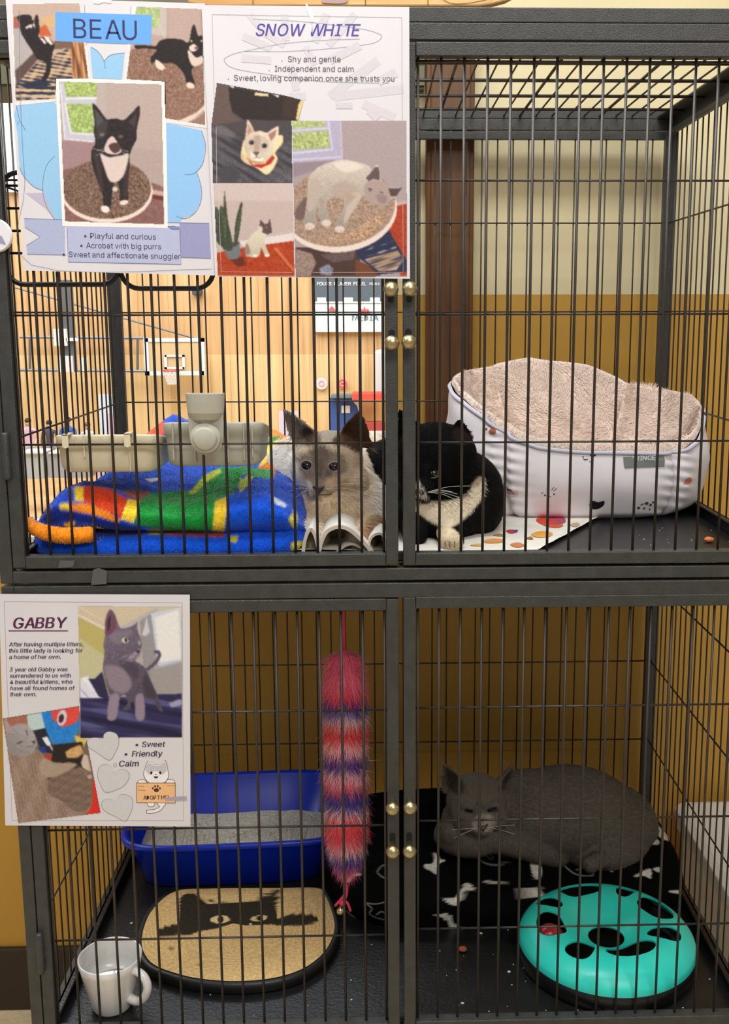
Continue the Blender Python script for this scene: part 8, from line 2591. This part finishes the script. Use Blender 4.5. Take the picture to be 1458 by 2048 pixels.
# turquoise ball track toy
tc_ = atz(1214, 1868, ZT + .038)
TX, TY = tc_[0], tc_[1] + .004
toy = empty('ball_track_toy', (TX, TY, ZT))
tag(toy, 'round turquoise ball track toy with black base and red ball', 'cat toy')
b = MB()
b.lathe([(0, .0006), (.112, .0006), (.120, .004), (.1215, .016), (.120, .028), (.117, .030), (.114, .027), (.108, .012), (.10, .007), (0, .007)], (TX, TY, ZT), 96)
b.build('base', mat('black_toy_plastic', (15, 15, 16), 0.35), toy, sm=True)
prof = [(.1205, .026), (.1185, .035), (.1095, .0455), (.095, .0525), (.080, .0545), (.063, .0520), (.046, .0445), (.034, .0365), (.0262, .0325), (.0245, .031)]
inn = [(r - (.0022 if r > .09 else -.0008), z - .0026) for r, z in prof[::-1]]
inn = [(max(r, .0243), z) for r, z in inn]
sp = smooth(prof, 5, False)
si = smooth(inn, 5, False)
b = MB()
pr = list(map(tuple, sp)) + list(map(tuple, si))
b.lathe(pr + [pr[0]], (TX, TY, ZT), 128)
me = bpy.data.meshes.new('cover_raw')
me.from_pydata(b.v, [], b.f)
bm = bmesh.new()
bm.from_mesh(me)
bmesh.ops.remove_doubles(bm, verts=bm.verts, dist=1e-6)
bmesh.ops.recalc_face_normals(bm, faces=bm.faces)
bm.to_mesh(me)
bm.free()
oc = bpy.data.objects.new('cover_raw', me)
COL.objects.link(oc)
cut = MB()


def slot_pts(u, v, la, lr, bend):
    """opening seen at pixel u, v: angular half length and radial half width in metres"""
    q = atz(u, v, ZT + .047) - np.array((TX, TY, 0))
    a0, r0 = math.atan2(q[1], q[0]), math.hypot(q[0], q[1])
    pts = []
    for k in range(28):
        w = 2 * math.pi * k / 28
        e = math.copysign(abs(math.cos(w)) ** .75, math.cos(w))
        f = math.copysign(abs(math.sin(w)) ** .75, math.sin(w))
        rr = r0 + lr * f * (1 + bend * e * .25)
        aa = a0 + la / r0 * e
        pts.append((TX + rr * math.cos(aa), TY + rr * math.sin(aa)))
    return pts, a0, r0


slots = [(1101, 1855, .028, .0195, .5), (1099, 1811, .0125, .0195, 0), (1161, 1785, .031, .017, .5), (1250, 1788, .0130, .0185, 0), (1312, 1823, .030, .019, .5), (1328, 1874, .0145, .0225, 0), (1261, 1902, .034, .0205, .5), (1163, 1904, .0165, .0235, 0)]
red_c = None
for i, (u, v, la, lr, bd_) in enumerate(slots):
    pts, a0, r0 = slot_pts(u, v, la, lr, bd_)
    cut.prism([(x, y, ZT + .010) for x, y in pts], [(x, y, ZT + .075) for x, y in pts])
    if i == 0:
        red_c = (a0, r0)
mc = bpy.data.meshes.new('cut')
mc.from_pydata(cut.v, [], cut.f)
bm = bmesh.new()
bm.from_mesh(mc)
bmesh.ops.recalc_face_normals(bm, faces=bm.faces)
bm.to_mesh(mc)
bm.free()
ocut = bpy.data.objects.new('cut', mc)
COL.objects.link(ocut)
md = oc.modifiers.new('cut', 'BOOLEAN')
md.operation, md.object, md.solver = 'DIFFERENCE', ocut, 'EXACT'
dg = bpy.context.evaluated_depsgraph_get()
me2 = bpy.data.meshes.new_from_object(oc.evaluated_get(dg))
bpy.data.objects.remove(oc)
bpy.data.objects.remove(ocut)
me2.name = 'track_cover'
me2.materials.clear()
me2.materials.append(mat('turquoise_plastic', (44, 210, 192), 0.38, 0, 0.04, 30, sub=0.0))
ot = bpy.data.objects.new('track_cover', me2)
COL.objects.link(ot)
put_under(ot, toy)
for p in me2.polygons:
    p.use_smooth = True
md = ot.modifiers.new('edge', 'BEVEL')
md.width, md.segments, md.limit_method, md.angle_limit = .0006, 2, 'ANGLE', math.radians(40)
md = ot.modifiers.new('flat', 'EDGE_SPLIT')
md.split_angle = math.radians(38)
a0, r0 = red_c
b = MB()
b.ell((TX + r0 * math.cos(a0), TY + r0 * math.sin(a0), ZT + .0295), (.0205, .0205, .0205), 28, 18)
ball = b.build('toy_ball', mat('deep_red_plastic', (150, 34, 44), 0.25), None, sm=True)
tag(ball, 'red ball inside the left opening of the turquoise track toy', 'ball')

# fluffy tube toy hanging from the cage top
FXX, FYY = -0.0695, 0.10
zt, zbm = at(690, 1300, .1)[2], at(690, 1752, .1)[2]
ft = empty('fluffy_hanging_toy', (FXX, FYY, zbm))
tag(ft, 'long fluffy pink, red and purple toy hanging on a pink string in the lower cage', 'cat toy')
b = MB()
b.tube([(FXX, FYY, -.0145), (FXX, FYY, zt - .01)], .0018, 8)
zk = at(682, 1790, .1)[2]
b.build('string', mat('hot_pink_cord', (222, 60, 96), 0.7), ft, sm=True)
b = MB()
b.tube(smooth([(FXX, FYY, zbm + .02), (FXX - .002, FYY, zk + .012), (FXX - .004, FYY, zk), at(670, 1812, .1)], 5, False), .0018, 8)
b.tube(smooth([(FXX, FYY, zk + .014), (FXX - .001, FYY, zk), at(684, 1812, .1)], 5, False), .0016, 8)
b.tube(smooth([at(684, 1806, .1), at(694, 1805, .1), at(701, 1822, .1)], 5, False), .0018, 8)
b.ell(at(684, 1806, .1), (.004, .004, .004), 10, 8)
b.build('tassel', mat('hot_pink_cord', (222, 60, 96), 0.7), ft, sm=True)
b = MB()
bc = at(681, 1822, .098)
b.ell(bc, (.0052, .0052, .0052), 18, 12)
b.lathe([(.0012, .005), (.0016, .0075)], bc, 8)
b.build('bell', mat('champagne_bell_metal', (206, 190, 150), 0.22, 0.9), ft, sm=True)
core = MB()
prof = []
for k in range(30):
    f = k / 29
    prof.append((.0165 * min(1, 1.2 * math.sin(math.pi * min(max(f, .0), 1)) ** .35) + .0006, zt + (zbm + .018 - zt) * f))
core.lathe(prof, (FXX, FYY, 0), 32)
RB, PB_, VB = (214, 22, 34), (236, 92, 124), (48, 22, 132)
rows_px = [1290, 1345, 1372, 1378, 1402, 1408, 1450, 1476, 1482, 1506, 1512, 1548, 1554, 1584, 1592, 1618, 1650, 1672, 1678, 1702, 1708, 1770]
cols_px = [PB_, PB_, RB, VB, VB, RB, (232, 50, 60), PB_, VB, VB, PB_, (214, 60, 80), VB, VB, RB, (224, 40, 50), (230, 70, 90), PB_, VB, VB, PB_, (236, 110, 140)]
rz = np.array([at(690, v, .1)[2] for v in rows_px])
rc = np.array([lin(c) for c in cols_px])


def chevron(p):
    return p[:, 2] + 0.55 * np.abs(p[:, 0] - FXX) - 0.006


def band(p):
    sl = chevron(p)
    return np.stack([np.interp(-sl, -rz, rc[:, k]) for k in range(3)], -1)


wr = np.array([at(690, v, .1)[2] for v in (1406, 1462, 1518, 1592, 1664)])


def tipc(p, c):
    r = np.random.default_rng(3)
    m = np.zeros(len(p))
    for z in wr:
        m = np.maximum(m, np.exp(-((chevron(p) - z) / .0060) ** 2))
    m = np.clip(m * .95 + r.normal(.04, .14, len(p)), 0, 1)[:, None]
    return c * (1 - m) + lin((248, 232, 232)) * m


Vc, Fc = np.array(core.v), []
for f in core.f:
    Fc += [f[:3], (f[0], f[2], f[3])]
Fc = np.array(Fc)
tri = Vc[Fc]
nn_ = np.cross(tri[:, 1] - tri[:, 0], tri[:, 2] - tri[:, 0])
o_ = tri.mean(1) - np.array((FXX, FYY, 0))
o_[:, 2] = 0
fl = np.sum(nn_ * o_, 1) < 0
Fc[fl] = Fc[fl][:, ::-1]
b = MB()
b.add(Vc, core.f, band(Vc))
hv, hf, hc = fur(Vc, Fc, band, 26000, 0.030, 0.00034, lambda p, n: np.tile((0.0, 0.0, -1.0), (len(p), 1)), 0.42, 0.30, np.random.default_rng(9), None, tipc)
b.add(hv, hf, hc)
b.build('fluffy_pile', vmat('shaggy_toy_pile', 0.7, 0.05, 200, spec=0.2, sheen=0.3), ft, sm=True)

# small litter crumbs scattered on the two trays
b = MB()
rg = np.random.default_rng(21)
for _ in range(46):
    x, y = rg.uniform(-.42, .42), rg.uniform(.025, .30)
    r = rg.uniform(.0005, .0012)
    b.ell((x, y, ZT + r * .6), (r * 1.2, r, r * .7), 6, 4)
for u, v in ((263, 1848), (1018, 1945), (925, 2008), (962, 1868)):
    q = atz(u, v, ZT)
    b.ell((q[0], q[1], ZT + .0012), (.0024, .0018, .0013), 8, 6)
for _ in range(14):
    x, y = rg.uniform(.31, .42), rg.uniform(.06, .2)
    r = rg.uniform(.0005, .001)
    b.ell((x, y, .02 + r * .6), (r * 1.2, r, r * .7), 6, 4)
cr = b.build('litter_crumbs', mat('pale_crumb', (206, 202, 192), 0.9), None)
tag(cr, 'tiny pale litter crumbs scattered over the black trays', 'crumbs', kind='stuff')

# white storage bin beside the cage on the right
b = MB()
q0 = (0.500, 0.30, FLOOR)


def rr_(hx, hy, z, k=.03):
    return rrect(0.70, 0.40, hx, hy, k, z)


b.loft([rr_(.165, .135, FLOOR), rr_(.172, .142, FLOOR + .01), rr_(.190, .155, -.60), rr_(.197, .162, -.598), rr_(.197, .162, -.585), rr_(.19, .155, -.582), rr_(.185, .15, -.60), rr_(.165, .135, FLOOR + .02)])
bn = b.build('storage_bin', mat('white_bin_plastic', (226, 224, 216), 0.45), None, sm=False, bevel=0.002)
tag(bn, 'white plastic storage bin on the floor right of the lower cage', 'bin')
b = MB()
b.loft([rr_(.199, .164, -.5845), rr_(.201, .166, -.578), rr_(.199, .164, -.566), rr_(.185, .15, -.562)])
b.build('lid', mat('white_bin_lid', (230, 228, 222), 0.45), bn, bevel=0.002)

# ------------------------------------------------------------------ stand everything on a floor at height zero
for o in SC.objects:
    if o.parent is None:
        if o.type == 'CAMERA':
            mw_ = o.matrix_world.copy()
            mw_.translation.z -= FLOOR
            o.matrix_world = mw_
        else:
            o.location.z -= FLOOR
